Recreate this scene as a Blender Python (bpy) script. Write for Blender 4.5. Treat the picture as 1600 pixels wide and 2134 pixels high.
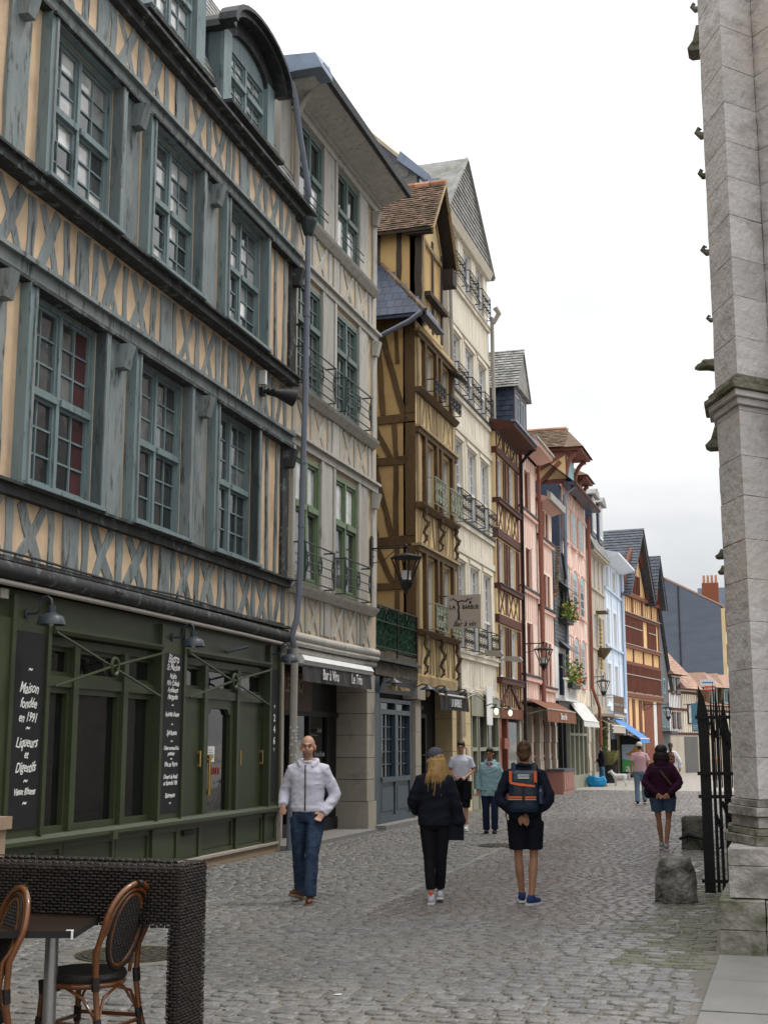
import bpy, bmesh, math, random
import numpy as np
from mathutils import Vector, Matrix, noise as mnoise
random.seed(7)
rng = np.random.default_rng(11)
S = bpy.context.scene
COL = S.collection
for o in list(bpy.data.objects): bpy.data.objects.remove(o)

# ------------------------------------------------------------------ camera
PITCH, YAW = math.radians(10.1423), math.radians(17.218)
cam_d = bpy.data.cameras.new('camera'); cam = bpy.data.objects.new('camera', cam_d); COL.objects.link(cam)
cam_d.sensor_fit = 'HORIZONTAL'; cam_d.sensor_width = 36; cam_d.lens = 60.75; cam_d.clip_end = 2000; cam_d.clip_start = .05
cam.location = (8.0, 0, 1.7); cam.rotation_euler = (math.radians(90)+PITCH, 0, YAW); S.camera = cam
# ------------------------------------------------------------------ sky
SUN_EL, SUN_AZ = math.radians(61), math.radians(52)      # azimuth from +Y towards +X
W = bpy.data.worlds.new('World'); S.world = W; W.use_nodes = True
nt = W.node_tree; nt.nodes.clear(); N = nt.nodes.new; L = nt.links.new
sky = N('ShaderNodeTexSky'); sky.sky_type = 'NISHITA'; sky.sun_disc = False; sky.sun_elevation = SUN_EL; sky.sun_rotation = SUN_AZ
bg1 = N('ShaderNodeBackground'); bg1.inputs['Strength'].default_value = .1; L(sky.outputs[0], bg1.inputs['Color'])
tc = N('ShaderNodeTexCoord'); sep = N('ShaderNodeSeparateXYZ'); L(tc.outputs['Generated'], sep.inputs[0])
# overcast sky: brighter overhead than at the horizon
ma = N('ShaderNodeMath'); ma.operation = 'MULTIPLY_ADD'; ma.use_clamp = False; L(sep.outputs['Z'], ma.inputs[0]); ma.inputs[1].default_value = 2.6; ma.inputs[2].default_value = .88
mp = N('ShaderNodeMapping'); mp.inputs['Scale'].default_value = (2.2, 2.2, 6.5); L(tc.outputs['Generated'], mp.inputs[0])
nz = N('ShaderNodeTexNoise'); nz.inputs['Scale'].default_value = 1.15; nz.inputs['Detail'].default_value = 7; nz.inputs['Roughness'].default_value = .52; L(mp.outputs[0], nz.inputs['Vector'])
cr = N('ShaderNodeValToRGB'); cr.color_ramp.elements[0].position = .36; cr.color_ramp.elements[1].position = .62
cr.color_ramp.elements[0].color = (.73, .755, .79, 1); cr.color_ramp.elements[1].color = (1.0, 1.0, 1.0, 1); L(nz.outputs[0], cr.inputs[0])
vm = N('ShaderNodeVectorMath'); vm.operation = 'SCALE'; L(cr.outputs[0], vm.inputs[0]); L(ma.outputs[0], vm.inputs['Scale'])
bg2 = N('ShaderNodeBackground'); bg2.inputs['Strength'].default_value = .70; L(vm.outputs[0], bg2.inputs['Color'])
mx = N('ShaderNodeMixShader'); mx.inputs[0].default_value = .97; L(bg1.outputs[0], mx.inputs[1]); L(bg2.outputs[0], mx.inputs[2])
wo = N('ShaderNodeOutputWorld'); L(mx.outputs[0], wo.inputs[0])
# ------------------------------------------------------------------ sun behind thin cloud
sd = bpy.data.lights.new('sun', 'SUN'); sd.energy = 1.5; sd.angle = math.radians(10); sd.color = (1, .95, .88)
so = bpy.data.objects.new('sun', sd); COL.objects.link(so)
so.rotation_euler = Vector((-math.sin(SUN_AZ)*math.cos(SUN_EL), -math.cos(SUN_AZ)*math.cos(SUN_EL), -math.sin(SUN_EL))).to_track_quat('-Z', 'Y').to_euler()
S.cycles.max_bounces = 4; S.cycles.diffuse_bounces = 2; S.cycles.glossy_bounces = 2; S.cycles.transmission_bounces = 2; S.cycles.transparent_max_bounces = 4
vs = S.view_settings; vs.view_transform = 'Standard'; vs.look = 'None'; vs.exposure = 0.15; vs.gamma = 1; vs.use_curve_mapping = False

# ------------------------------------------------------------------ helpers
def tag(o, label=None, cat=None, group=None, kind=None):
    if label: o['label'] = label
    if cat: o['category'] = cat
    if group: o['group'] = group
    if kind: o['kind'] = kind
    return o
def thing(name, label, cat, loc=(0, 0, 0), rz=0, group=None):
    o = bpy.data.objects.new(name, None); COL.objects.link(o); o.location = loc; o.rotation_euler = (0, 0, rz)
    o.empty_display_size = .1
    return tag(o, label, cat, group)
def addobj(name, me, parent=None, loc=None, rot=None, scale=None):
    o = bpy.data.objects.new(name, me); COL.objects.link(o)
    if parent: o.parent = parent
    if loc is not None: o.location = loc
    if rot is not None: o.rotation_euler = rot
    if scale is not None: o.scale = scale
    return o
def copy_tree(o, parent=None):
    c = o.copy(); COL.objects.link(c); c.parent = parent
    for ch in list(o.children): copy_tree(ch, c)
    return c
class MB:
    def __init__(s): s.v = []; s.f = []
    def quad(s, a, b, c, d):
        n = len(s.v); s.v += [a, b, c, d]; s.f.append((n, n+1, n+2, n+3)); return s
    def poly(s, pts):
        n = len(s.v); s.v += list(pts); s.f.append(tuple(range(n, n+len(pts)))); return s
    def box(s, x0, x1, y0, y1, z0, z1):
        n = len(s.v)
        s.v += [(x0, y0, z0), (x1, y0, z0), (x1, y1, z0), (x0, y1, z0), (x0, y0, z1), (x1, y0, z1), (x1, y1, z1), (x0, y1, z1)]
        s.f += [(n, n+3, n+2, n+1), (n+4, n+5, n+6, n+7), (n, n+1, n+5, n+4), (n+1, n+2, n+6, n+5), (n+2, n+3, n+7, n+6), (n+3, n, n+4, n+7)]
        return s
    def prism(s, poly, fn, d0, d1):
        """poly: 2-D outline, fn(a,b,d)->xyz"""
        n = len(s.v); k = len(poly)
        s.v += [fn(a, b, d0) for a, b in poly]+[fn(a, b, d1) for a, b in poly]
        s.f.append(tuple(range(n+k-1, n-1, -1))); s.f.append(tuple(range(n+k, n+2*k)))
        for i in range(k):
            j = (i+1) % k; s.f.append((n+i, n+j, n+k+j, n+k+i))
        return s
    def yz(s, poly, x0, x1): return s.prism(poly, lambda a, b, d: (d, a, b), x0, x1)
    def xz(s, poly, y0, y1): return s.prism(poly, lambda a, b, d: (a, d, b), y0, y1)
    def xy(s, poly, z0, z1): return s.prism(poly, lambda a, b, d: (a, b, d), z0, z1)
    def tube(s, pts, r, n=6, caps=True, closed=False):
        P = [Vector(p) for p in pts]; R = r if hasattr(r, '__len__') else [r]*len(P); base = len(s.v); m = len(P)
        up = Vector((0, 0, 1))
        for i, p in enumerate(P):
            a = P[(i-1) % m] if (closed or i > 0) else p; b = P[(i+1) % m] if (closed or i < m-1) else p
            t = (b-a).normalized() if (b-a).length > 1e-9 else up
            u = t.cross(Vector((.31, .12, .94)) if abs(t.z) < .9 else Vector((1, .1, 0))).normalized() if i == 0 else (u-t*u.dot(t)).normalized(); w = t.cross(u)
            for k in range(n):
                q = 2*math.pi*k/n; s.v.append(tuple(p+(u*math.cos(q)+w*math.sin(q))*R[i]))
        for i in range(m if closed else m-1):
            j = (i+1) % m
            for k in range(n):
                l = (k+1) % n; s.f.append((base+i*n+k, base+i*n+l, base+j*n+l, base+j*n+k))
        if caps and not closed:
            s.f.append(tuple(base+k for k in range(n))[::-1]); s.f.append(tuple(base+(m-1)*n+k for k in range(n)))
        return s
    def lathe(s, prof, c=(0, 0, 0), n=16, sx=1, sy=1):
        base = len(s.v)
        for r, z in prof:
            for k in range(n):
                q = 2*math.pi*k/n; s.v.append((c[0]+r*sx*math.cos(q), c[1]+r*sy*math.sin(q), c[2]+z))
        for i in range(len(prof)-1):
            for k in range(n):
                l = (k+1) % n; s.f.append((base+i*n+k, base+i*n+l, base+(i+1)*n+l, base+(i+1)*n+k))
        s.f.append(tuple(base+k for k in range(n))[::-1]); s.f.append(tuple(base+(len(prof)-1)*n+k for k in range(n)))
        return s
    def ell(s, c, r, n=10, m=7, rot=None):
        base = len(s.v)
        for i in range(m+1):
            th = math.pi*(i+.001)/(m+.002)
            for k in range(n):
                q = 2*math.pi*k/n; v = Vector((r[0]*math.sin(th)*math.cos(q), r[1]*math.sin(th)*math.sin(q), r[2]*math.cos(th)))
                if rot: v = rot @ v
                s.v.append((c[0]+v.x, c[1]+v.y, c[2]+v.z))
        for i in range(m):
            for k in range(n):
                l = (k+1) % n; s.f.append((base+i*n+k, base+(i+1)*n+k, base+(i+1)*n+l, base+i*n+l))
        s.f.append(tuple(base+k for k in range(n))); s.f.append(tuple(base+m*n+k for k in range(n))[::-1])
        return s
    def mesh(s, name, mat, smooth=False):
        me = bpy.data.meshes.new(name); me.from_pydata(s.v, [], s.f); me.update()
        if mat: me.materials.append(mat)
        if smooth:
            me.polygons.foreach_set('use_smooth', [True]*len(me.polygons))
            try: me.set_sharp_from_angle(angle=math.radians(50))
            except Exception: pass
        return me
    def build(s, name, mat, parent=None, smooth=False, loc=None, rot=None):
        return addobj(name, s.mesh(name, mat, smooth), parent, loc, rot)
_bc = {}
def boxpart(name, mat, parent, x0, x1, y0, y1, z0, z1):
    """a box as an object of its own; alike boxes share mesh data"""
    d = (round(x1-x0, 4), round(y1-y0, 4), round(z1-z0, 4)); k = (d, mat.name)
    if k not in _bc:
        b = min(.006, min(d)*.2); m = MB().box(-d[0]/2, d[0]/2, -d[1]/2, d[1]/2, -d[2]/2, d[2]/2).mesh(name, mat); _bc[k] = m
    return addobj(name, _bc[k], parent, ((x0+x1)/2, (y0+y1)/2, (z0+z1)/2))

# ------------------------------------------------------------------ materials
MATS = {}
def sr(r, g, b):
    f = lambda c: (c/255/12.92) if c/255 <= .04045 else ((c/255+.055)/1.055)**2.4
    return (f(r), f(g), f(b))
def pmat(name, col, rough=.75, var=.2, sc=(3, 3, 3), bump=.2, bsc=50, bdist=.01, col2=None, w=.0, wsc=(5, 5, 5), rnd=0., spec=.35, metal=0, soft=.06, rvar=0., coat=0, col3=None, w3=0, w3sc=(1, 1, 1), bstretch=None, objco=False):
    m = bpy.data.materials.new(name); m.use_nodes = True; t = m.node_tree; N = t.nodes.new; Lk = t.links.new
    b = t.nodes['Principled BSDF']; b.inputs['Roughness'].default_value = rough; b.inputs['Metallic'].default_value = metal
    b.inputs['Specular IOR Level'].default_value = spec; b.inputs['Coat Weight'].default_value = coat
    if objco: pos = N('ShaderNodeTexCoord').outputs['Object']
    else: pos = N('ShaderNodeNewGeometry').outputs['Position']
    def noise(scale, s, det=3, ro=.6):
        mp = N('ShaderNodeMapping'); mp.inputs['Scale'].default_value = scale; Lk(pos, mp.inputs[0])
        n = N('ShaderNodeTexNoise'); n.inputs['Scale'].default_value = s; n.inputs['Detail'].default_value = det; n.inputs['Roughness'].default_value = ro
        Lk(mp.outputs[0], n.inputs['Vector']); return n.outputs[0]
    n1 = noise(sc, 1.0)
    mr = N('ShaderNodeMapRange'); mr.inputs[1].default_value = .25; mr.inputs[2].default_value = .75; mr.inputs[3].default_value = 1-var; mr.inputs[4].default_value = 1+var; Lk(n1, mr.inputs[0])
    fac = mr.outputs[0]
    if rnd:
        oi = N('ShaderNodeObjectInfo'); ge = N('ShaderNodeNewGeometry')
        a = N('ShaderNodeMath'); a.operation = 'ADD'; Lk(oi.outputs['Random'], a.inputs[0]); Lk(ge.outputs['Random Per Island'], a.inputs[1])
        fr = N('ShaderNodeMath'); fr.operation = 'FRACT'; Lk(a.outputs[0], fr.inputs[0])
        r2 = N('ShaderNodeMapRange'); r2.inputs[3].default_value = 1-rnd; r2.inputs[4].default_value = 1+rnd; Lk(fr.outputs[0], r2.inputs[0])
        mu = N('ShaderNodeMath'); mu.operation = 'MULTIPLY'; Lk(fac, mu.inputs[0]); Lk(r2.outputs[0], mu.inputs[1]); fac = mu.outputs[0]
    vs_ = N('ShaderNodeVectorMath'); vs_.operation = 'SCALE'; vs_.inputs[0].default_value = col; Lk(fac, vs_.inputs['Scale']); c = vs_.outputs[0]
    def wearmix(c, colx, wx, scx, softx):
        n2 = noise(scx, 1.0, 4, .7); r = N('ShaderNodeMapRange'); th = .72-.5*wx
        r.inputs[1].default_value = th-softx; r.inputs[2].default_value = th+softx; Lk(n2, r.inputs[0])
        mixn = N('ShaderNodeMix'); mixn.data_type = 'RGBA'; Lk(r.outputs[0], mixn.inputs[0]); Lk(c, mixn.inputs[6]); mixn.inputs[7].default_value = (*colx, 1); return mixn.outputs[2]
    if col3: c = wearmix(c, col3, w3, w3sc, .12)
    if col2: c = wearmix(c, col2, w, wsc, soft)
    Lk(c, b.inputs['Base Color'])
    if rvar:
        n3 = noise((1.1, .5, 1), 1.0); r = N('ShaderNodeMapRange'); r.inputs[1].default_value = .35; r.inputs[2].default_value = .65; r.inputs[3].default_value = rough-rvar; r.inputs[4].default_value = rough+rvar; Lk(n3, r.inputs[0]); Lk(r.outputs[0], b.inputs['Roughness'])
    if bump:
        bs = bstretch or (1, 1, 1); nb = noise(tuple(bsc*q for q in bs), 1.0, 2); bu = N('ShaderNodeBump'); bu.inputs['Strength'].default_value = bump; bu.inputs['Distance'].default_value = bdist; Lk(nb, bu.inputs['Height']); Lk(bu.outputs[0], b.inputs['Normal'])
    MATS[name] = m
    return m
def glassmat(name, col, rough=.06, var=.5, sc=(3, 3, 3), rnd=.5, spec=1.0):
    m = pmat(name, col, rough=rough, var=var, sc=sc, bump=.12, bsc=3.0, bdist=.02, rnd=rnd, spec=spec); return m
G3 = (1, 1, 1)
wood = dict(sc=(7, 7, 1.5), bump=.5, bsc=30, bstretch=(1, 1, .12), bdist=.008)
M_A_pl = pmat('plaster peach', (.62, .455, .30), .85, .2, (1.6, 1.6, 1.1), .5, 14, col2=(.44, .33, .235), w=.24, wsc=(2, 2, 1.2), soft=.12)
M_A_t = pmat('timber blue grey', (.175, .21, .212), .7, .22, col2=(.05, .055, .055), w=.24, wsc=(11, 11, 2.0), rnd=.18, col3=(.26, .275, .265), w3=.3, w3sc=(2, 2, 1), **wood)
M_A_dk = pmat('timber weathered black', (.035, .036, .036), .75, .4, col2=(.14, .17, .17), w=.22, wsc=(6, 6, 6), rnd=.2, **wood)
M_A_win = pmat('window paint teal', (.175, .232, .242), .5, .12, col2=(.075, .1, .105), w=.2, wsc=(10, 10, 2), rnd=.06, **wood)
M_slate = pmat('slate', (.075, .085, .105), .5, .3, (5, 5, 5), .3, 30, rnd=.25, col2=(.13, .14, .12), w=.12, wsc=(2, 2, 2))
M_slate_lt = pmat('slate pale weathered', (.30, .295, .28), .7, .25, (4, 4, 4), .3, 30, rnd=.2, col2=(.12, .12, .09), w=.25, wsc=(1.5, 1.5, 1.5), soft=.12)
M_slate_b = pmat('slate blue', (.045, .06, .095), .4, .3, (5, 5, 5), .25, 30, rnd=.3)
M_zinc = pmat('zinc', (.21, .26, .34), .45, .15, (2, 2, 2), .1, 20, metal=.3, col2=(.12, .15, .2), w=.2, wsc=(2, 2, 2), soft=.15)
M_lead = pmat('lead black', (.02, .021, .023), .5, .4, (4, 4, 4), .4, 20, col2=(.07, .075, .07), w=.2, wsc=(5, 5, 5))
M_pipe = pmat('pipe blue grey', (.17, .19, .235), .45, .12, (2, 2, 2), .1, 20)
M_pipe_b = pmat('pipe beige', (.36, .33, .29), .5, .12, (2, 2, 2), .1, 20)
M_ol = pmat('shop paint olive', (.043, .054, .026), .42, .12, (2, 2, 2), .12, 25, rnd=.05)
M_ol_in = pmat('shop paint olive panel', (.037, .047, .022), .45, .12, (2, 2, 2), .12, 25)
M_black = pmat('black board', (.012, .012, .014), .6, .2, (3, 3, 3), .1, 30)
M_iron = pmat('iron black', (.012, .012, .013), .5, .3, (8, 8, 8), .2, 30)
M_iron_g = pmat('iron green grey', (.03, .045, .045), .5, .2, (8, 8, 8), .1, 30)
M_iron_w = pmat('iron pale green', (.33, .36, .28), .55, .25, (8, 8, 8), .1, 30, col2=(.1, .11, .08), w=.25, wsc=(9, 9, 9))
M_lampgrey = pmat('lamp enamel slate grey', (.035, .045, .055), .4, .1, (3, 3, 3), 0)
M_white = pmat('white paint', (.74, .74, .73), .55, .08, (3, 3, 3), .1, 30, rnd=.05)
M_letter = pmat('white lettering', (.78, .78, .76), .6, .05, (3, 3, 3), 0)
M_brass = pmat('brass', (.55, .36, .12), .35, .1, (5, 5, 5), 0, metal=.9)
M_g_dark = glassmat('glass dark', (.022, .024, .026))
M_g_grey = glassmat('glass with grey curtain', (.085, .09, .09))
M_g_curt_sky = glassmat('glass white curtain and sky reflection', (.48, .48, .47), var=.4)  # pale pane colour: white curtains plus painted-in bright sky reflection
M_g_red = glassmat('glass with red curtain', (.07, .018, .02), var=.2, rnd=.15)
M_g_shop = glassmat('glass shop', (.006, .007, .007), .05, spec=.6)
M_dark = pmat('dark interior', (.012, .011, .01), .9, .3, (2, 2, 2), 0)
M_stone_b = pmat('stone beige pier', (.36, .325, .27), .85, .15, (2, 2, 2), .3, 40, rnd=.07, col2=(.22, .2, .165), w=.15, wsc=(2, 2, 2), soft=.12)
M_plinth = pmat('stone plinth tan', (.33, .24, .165), .8, .15, (2, 2, 2), .2, 40, col2=(.2, .16, .11), w=.15, wsc=(2, 2, 2), soft=.15)
M_B_pl = pmat('plaster buff', (.58, .48, .34), .85, .1, (1.5, 1.5, 1.5), .2, 25)
M_B_t = pmat('timber pale grey', (.45, .43, .385), .75, .15, col2=(.2, .185, .16), w=.16, wsc=(10, 10, 2), rnd=.12, **wood)
M_B_w1 = pmat('window paint green', (.15, .21, .115), .5, .1, rnd=.05, **wood)
M_B_w2 = pmat('window paint grey green', (.115, .165, .15), .5, .1, rnd=.05, **wood)
M_C_pl = pmat('plaster ochre', (.53, .35, .15), .85, .12, (1.2, 1.2, 1.2), .25, 25, col2=(.42, .26, .1), w=.12, wsc=(1.5, 1.5, 1.5), soft=.15)
M_C_pf = pmat('plaster yellow cream', (.62, .47, .24), .85, .1, (1.5, 1.5, 1.5), .2, 25)
M_C_t = pmat('timber brown', (.115, .065, .024), .75, .25, col2=(.05, .03, .014), w=.2, wsc=(10, 10, 3), rnd=.15, **wood)
M_C_tl = pmat('timber light brown', (.33, .24, .125), .75, .2, col2=(.16, .1, .05), w=.2, wsc=(10, 10, 3), rnd=.12, **wood)
M_C_td = pmat('timber black brown', (.05, .036, .026), .75, .3, rnd=.2, **wood)
M_tile = pmat('roof tile brown', (.20, .13, .088), .85, .3, (6, 6, 6), .3, 30, rnd=.35, col2=(.1, .09, .05), w=.25, wsc=(2.5, 2.5, 2.5), soft=.12)
M_tile_o = pmat('roof tile orange', (.42, .21, .13), .8, .2, (6, 6, 6), .3, 30, rnd=.2)
M_tile_p = pmat('roof tile pink brown', (.40, .255, .19), .85, .2, (6, 6, 6), .3, 30, rnd=.22)
M_D_pl = pmat('plaster cream white', (.74, .675, .55), .85, .08, (1.5, 1.5, 1.5), .2, 25, col2=(.5, .45, .36), w=.1, wsc=(2, 2, 1), soft=.15)
M_D_t = pmat('timber cream', (.71, .65, .53), .8, .06, col2=(.42, .38, .31), w=.14, wsc=(12, 12, 1.5), rnd=.07, **wood)
M_mort = pmat('shop paint sage', (.27, .27, .20), .55, .1, (2, 2, 2), .1, 25)
M_cream = pmat('plaster cream yellow', (.58, .46, .26), .8, .1, (1.5, 1.5, 1.5), .15, 25)
M_E_t = pmat('timber red brown', (.085, .024, .014), .7, .2, rnd=.15, **wood)
M_E_pl = pmat('plaster straw', (.74, .55, .30), .85, .08, (1.5, 1.5, 1.5), .2, 25)
M_F_pl = pmat('plaster pink', (.84, .65, .55), .85, .08, (1.5, 1.5, 1.5), .2, 25)
M_F_t = pmat('timber rose', (.70, .44, .365), .75, .12, rnd=.1, **wood)
M_F_d = pmat('paint brick red', (.25, .085, .055), .6, .12, rnd=.08, **wood)
M_H_t = pmat('timber salmon', (.68, .43, .36), .75, .12, rnd=.1, **wood)
M_turq = pmat('shutter turquoise', (.30, .50, .53), .55, .1, rnd=.06, **wood)
M_I_pl = pmat('plaster greige', (.47, .41, .33), .85, .12, (1.5, 1.5, 1.5), .2, 25)
M_J_pl = pmat('plaster ice blue', (.72, .78, .86), .8, .06, (1.5, 1.5, 1.5), .15, 25)
M_J_t = pmat('timber sky blue', (.56, .66, .80), .75, .06, rnd=.06, **wood)
M_K_pl = pmat('plaster apricot', (.80, .53, .26), .85, .08, (1.5, 1.5, 1.5), .2, 25)
M_K_t = pmat('timber oxblood', (.185, .06, .036), .7, .15, rnd=.12, **wood)
M_brick = pmat('brick red', (.22, .075, .04), .85, .25, (8, 8, 8), .3, 30, rnd=.2)
M_church = pmat('limestone weathered', (.52, .50, .49), .9, .12, (1.2, 1.2, 2.0), .6, 14, bdist=.03, col2=(.36, .33, .305), w=.24, wsc=(2.6, 2.6, 6), rnd=.1, soft=.1, col3=(.52, .47, .43), w3=.3, w3sc=(.8, .8, .8))
M_chbase = pmat('limestone base stained', (.37, .345, .32), .9, .2, (2, 2, 3), .7, 13, bdist=.03, col2=(.16, .145, .125), w=.36, wsc=(2.4, 2.4, 5), rnd=.12, soft=.12, col3=(.46, .43, .40), w3=.3, w3sc=(1.5, 1.5, 1.5))
M_chmoss = pmat('limestone mossy', (.29, .27, .24), .9, .2, (2, 2, 2), .7, 12, bdist=.03, col2=(.055, .06, .02), w=.42, wsc=(2.5, 2.5, 4), rnd=.1, soft=.14)
# ================================================================== ground
M_mortar = pmat('street mortar', (.175, .16, .138), .8, .25, (1.5, 1.5, 1), .6, 30, bdist=.012, col2=(.1, .105, .055), w=.13, wsc=(1.4, 1.4, 1), soft=.1)
M_cob = pmat('granite sett', (.196, .19, .182), .38, .28, (9, 9, 9), .8, 40, bdist=.012, rnd=.2, col2=(.10, .095, .09), w=.30, wsc=(34, 34, 34), rvar=.17, soft=.08, col3=(.235, .215, .19), w3=.3, w3sc=(.7, .7, .7))
M_cob_r = pmat('worn sett', (.178, .165, .155), .27, .2, (7, 7, 7), .6, 30, bdist=.01, rnd=.24, col2=(.185, .14, .125), w=.25, wsc=(3, 3, 3), rvar=.17, soft=.12)
M_slab = pmat('granite slab', (.215, .208, .196), .7, .12, (3, 3, 3), .4, 90, rnd=.08, col2=(.22, .21, .2), w=.12, wsc=(2, 2, 2), soft=.1)
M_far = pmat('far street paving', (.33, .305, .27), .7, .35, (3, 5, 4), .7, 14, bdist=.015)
street = MB().quad((-12, -60, -.005), (60, -60, -.005), (60, 400, -.005), (-12, 400, -.005)).build('street', M_mortar); tag(street, kind='structure')
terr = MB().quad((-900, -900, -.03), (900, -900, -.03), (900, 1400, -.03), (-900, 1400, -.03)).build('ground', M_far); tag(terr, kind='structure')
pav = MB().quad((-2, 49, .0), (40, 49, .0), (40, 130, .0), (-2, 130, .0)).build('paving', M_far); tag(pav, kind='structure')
def cob_ring(rx, ry, seed, k=14):
    r = np.random.default_rng(seed); a = (np.arange(k)+.5)/k*2*np.pi
    p = 7.0; c, s_ = np.cos(a), np.sin(a); q = (np.abs(c)**p+np.abs(s_)**p)**(-1/p)*(1+r.uniform(-.055, .045, k))
    q *= 1-.10*r.random()*(np.abs(c*s_)*2)**3
    return c*q*rx, s_*q*ry
def cob_mesh_arrays(cx, cy, rx, ry, h, tx, ty, seed):
    x, y = cob_ring(rx, ry, seed); k = len(x); r = np.random.default_rng(seed+500)
    lv = [(1.0, 0), (.965, .62), (.88, .92), (.55, 1.0)]; V = []
    for n_, (sc, hz) in enumerate(lv):
        zz = -.02 if hz == 0 else h*hz
        V.append(np.stack([cx+x*sc, cy+y*sc, np.full(k, zz)+(tx*x*sc+ty*y*sc)*(hz > 0)+(r.uniform(-.0018, .0018, k) if n_ > 1 else 0)], 1))
    V = np.concatenate(V); F = []
    for i in range(len(lv)-1):
        for j in range(k):
            l = (j+1) % k; F.append((i*k+j, i*k+l, (i+1)*k+l, (i+1)*k+j))
    F.append(tuple((len(lv)-1)*k+j for j in range(k)))
    return V, F
setts = []
y = 7.2; row = 0
def blocked(cx, cy):
    for mx_, my_, r in ((3.25, 22.13, .5), (2.75, 9.95, .52)):
        if (cx-mx_)**2+(cy-my_)**2 < r*r: return True
    return False
while y < 49:
    d = random.uniform(.12, .16)*(1.0 if y < 13 else .88)
    x = .25+random.uniform(-.2, 0)
    while x < 9.6:
        lw = random.uniform(.12, .24) if (x < 3.6 or y < 13) else random.uniform(.11, .18)
        cx, cy = x+lw/2, y+d/2+.05*math.sin(x*1.3)+.02*math.sin(x*4+row*.4)
        skip = blocked(cx, cy) or (cx > 7.27 and cy < 11.4) or (cx > 7.22 and cy < 13.1 and cy > 11.4) or (cy < 8.3 and cx < 3.0) or (cx > 7.3 and cy > 15)
        # stay inside what the camera sees, with a margin
        ang = math.atan2(cx-8, cy)+YAW
        if not skip and -.36 < ang < .42:
            moss = cx > 6.72+.12*math.sin(cy*2.3)+random.uniform(-.35, .35) and cy > 10.6; worn = 2 if moss else cx > 3.75 and cy > 12.9+.25*math.sin(cx*3) and cx < 6.9
            setts.append((cx, cy, lw/2-random.uniform(.003, .015), d/2-random.uniform(.005, .017), random.uniform(.0, .009) if not worn else random.uniform(.0, .006), random.uniform(-.025, .025), random.uniform(-.03, .03), worn))
        x += lw
    y += d; row += 1
setts.sort(key=lambda s: (s[0]-8)**2+s[1]**2)
near, rest = setts[:300], setts[300:]
vari = []
for q in range(16):
    V, F = cob_mesh_arrays(0, 0, .1, .07, .010, random.uniform(-.04, .04), random.uniform(-.05, .05), q)
    me = bpy.data.meshes.new('cobble'); me.from_pydata([tuple(v) for v in V], [], F); me.materials.append(M_cob); me.polygons.foreach_set('use_smooth', [True]*len(F)); vari.append(me)
for q, (cx, cy, rx, ry, h, tx, ty, wn) in enumerate(near):
    addobj('cobble', random.choice(vari), street, (cx, cy, random.uniform(-.006, .004)), (random.uniform(-.02, .02), random.uniform(-.02, .02), random.choice((0, math.pi))+random.uniform(-.04, .04)), (rx/.1, ry/.07, random.uniform(.6, 1.3)))
M_cob_m = pmat('mossy sett', (.175, .168, .135), .6, .3, (6, 6, 6), .8, 30, bdist=.012, rnd=.25, col2=(.06, .068, .018), w=.4, wsc=(6, 6, 6), soft=.15)
for worn, nm, mt in ((False, 'granite_setts', M_cob), (True, 'worn_setts', M_cob_r), (2, 'mossy_setts', M_cob_m)):
    VV, FF, n = [], [], 0
    for q, (cx, cy, rx, ry, h, tx, ty, wn) in enumerate(rest):
        if wn is not worn and wn != worn or (wn == 1 and worn == 2): continue
        V, F = cob_mesh_arrays(cx, cy, rx, ry, h, tx, ty, q % 97); VV.append(V); FF += [tuple(i+n for i in f) for f in F]; n += len(V)
    me = bpy.data.meshes.new(nm); me.from_pydata(np.concatenate(VV).tolist(), [], FF); me.materials.append(mt); me.polygons.foreach_set('use_smooth', [True]*len(FF))
    o = addobj(nm, me, street); tag(o, kind='stuff')
M_edge = pmat('edging granite', (.235, .22, .20), .6, .25, (9, 9, 9), .6, 40, rnd=.2)
# pale edging stones along the change of paving
for q in range(34):
    yy = 13.0+q*.42; xx = 3.72-.045*(yy-13)+random.uniform(-.02, .02)
    if blocked(xx, yy): continue
    boxpart('edging_stone', M_edge, street, xx-.045, xx+.045, yy+.02, yy+.38, -.05, .003+random.uniform(0, .006))
# granite slabs in front of the church buttress
for i in range(4):
    y1 = 11.25-i*1.18
    for j in range(3):
        x0 = 7.355+j*.62+(.02 if j else 0); x1 = x0+.60
        boxpart('paving_slab', M_slab, street, x0, x1, y1-1.165, y1-.012, -.05, .022+.003*((i+j) % 2))
# manhole covers
M_manhole = pmat('cast iron cover', (.10, .085, .05), .5, .35, (40, 40, 40), .8, 70, col2=(.02, .02, .02), w=.45, wsc=(50, 50, 50))
for nm, x, y, lb in (('manhole_cover', 3.25, 22.13, 'cast iron manhole cover in the setts near the woman with the cane'), ('manhole_cover', 2.75, 9.95, 'patterned cast iron manhole cover seen behind the bistro chair')):
    b = MB().lathe([(.0, -.02), (.44, -.02), (.44, .008), (.40, .008), (.40, .003), (.385, .003), (.385, .012), (.0, .012)], (x, y, 0), 36); o = b.build(nm, M_manhole); tag(o, lb, 'manhole cover', 'manhole covers')
    mm = MB()
    for ring in (.1, .18, .26, .33):
        for k in range(int(ring*70)):
            a = 2*math.pi*k/int(ring*70)+ring; mm.box(x+ring*math.cos(a)-.014, x+ring*math.cos(a)+.014, y+ring*math.sin(a)-.02, y+ring*math.sin(a)+.02, .012, .017)
    p = mm.build('stud_pattern', M_manhole, o)
mmr = MB().lathe([(.46, -.03), (.46, .004), (.6, .004), (.6, -.03)], (2.75, 9.95, 0), 30).build('manhole_surround', M_mortar, street)
# a scrap of paper on the setts
o = MB().quad((4.94, 8.72, .02), (4.995, 8.71, .025), (5.0, 8.73, .03), (4.945, 8.74, .022)).build('paper_scrap', M_white); tag(o, 'small scrap of white paper lying on the setts', 'litter')
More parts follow.
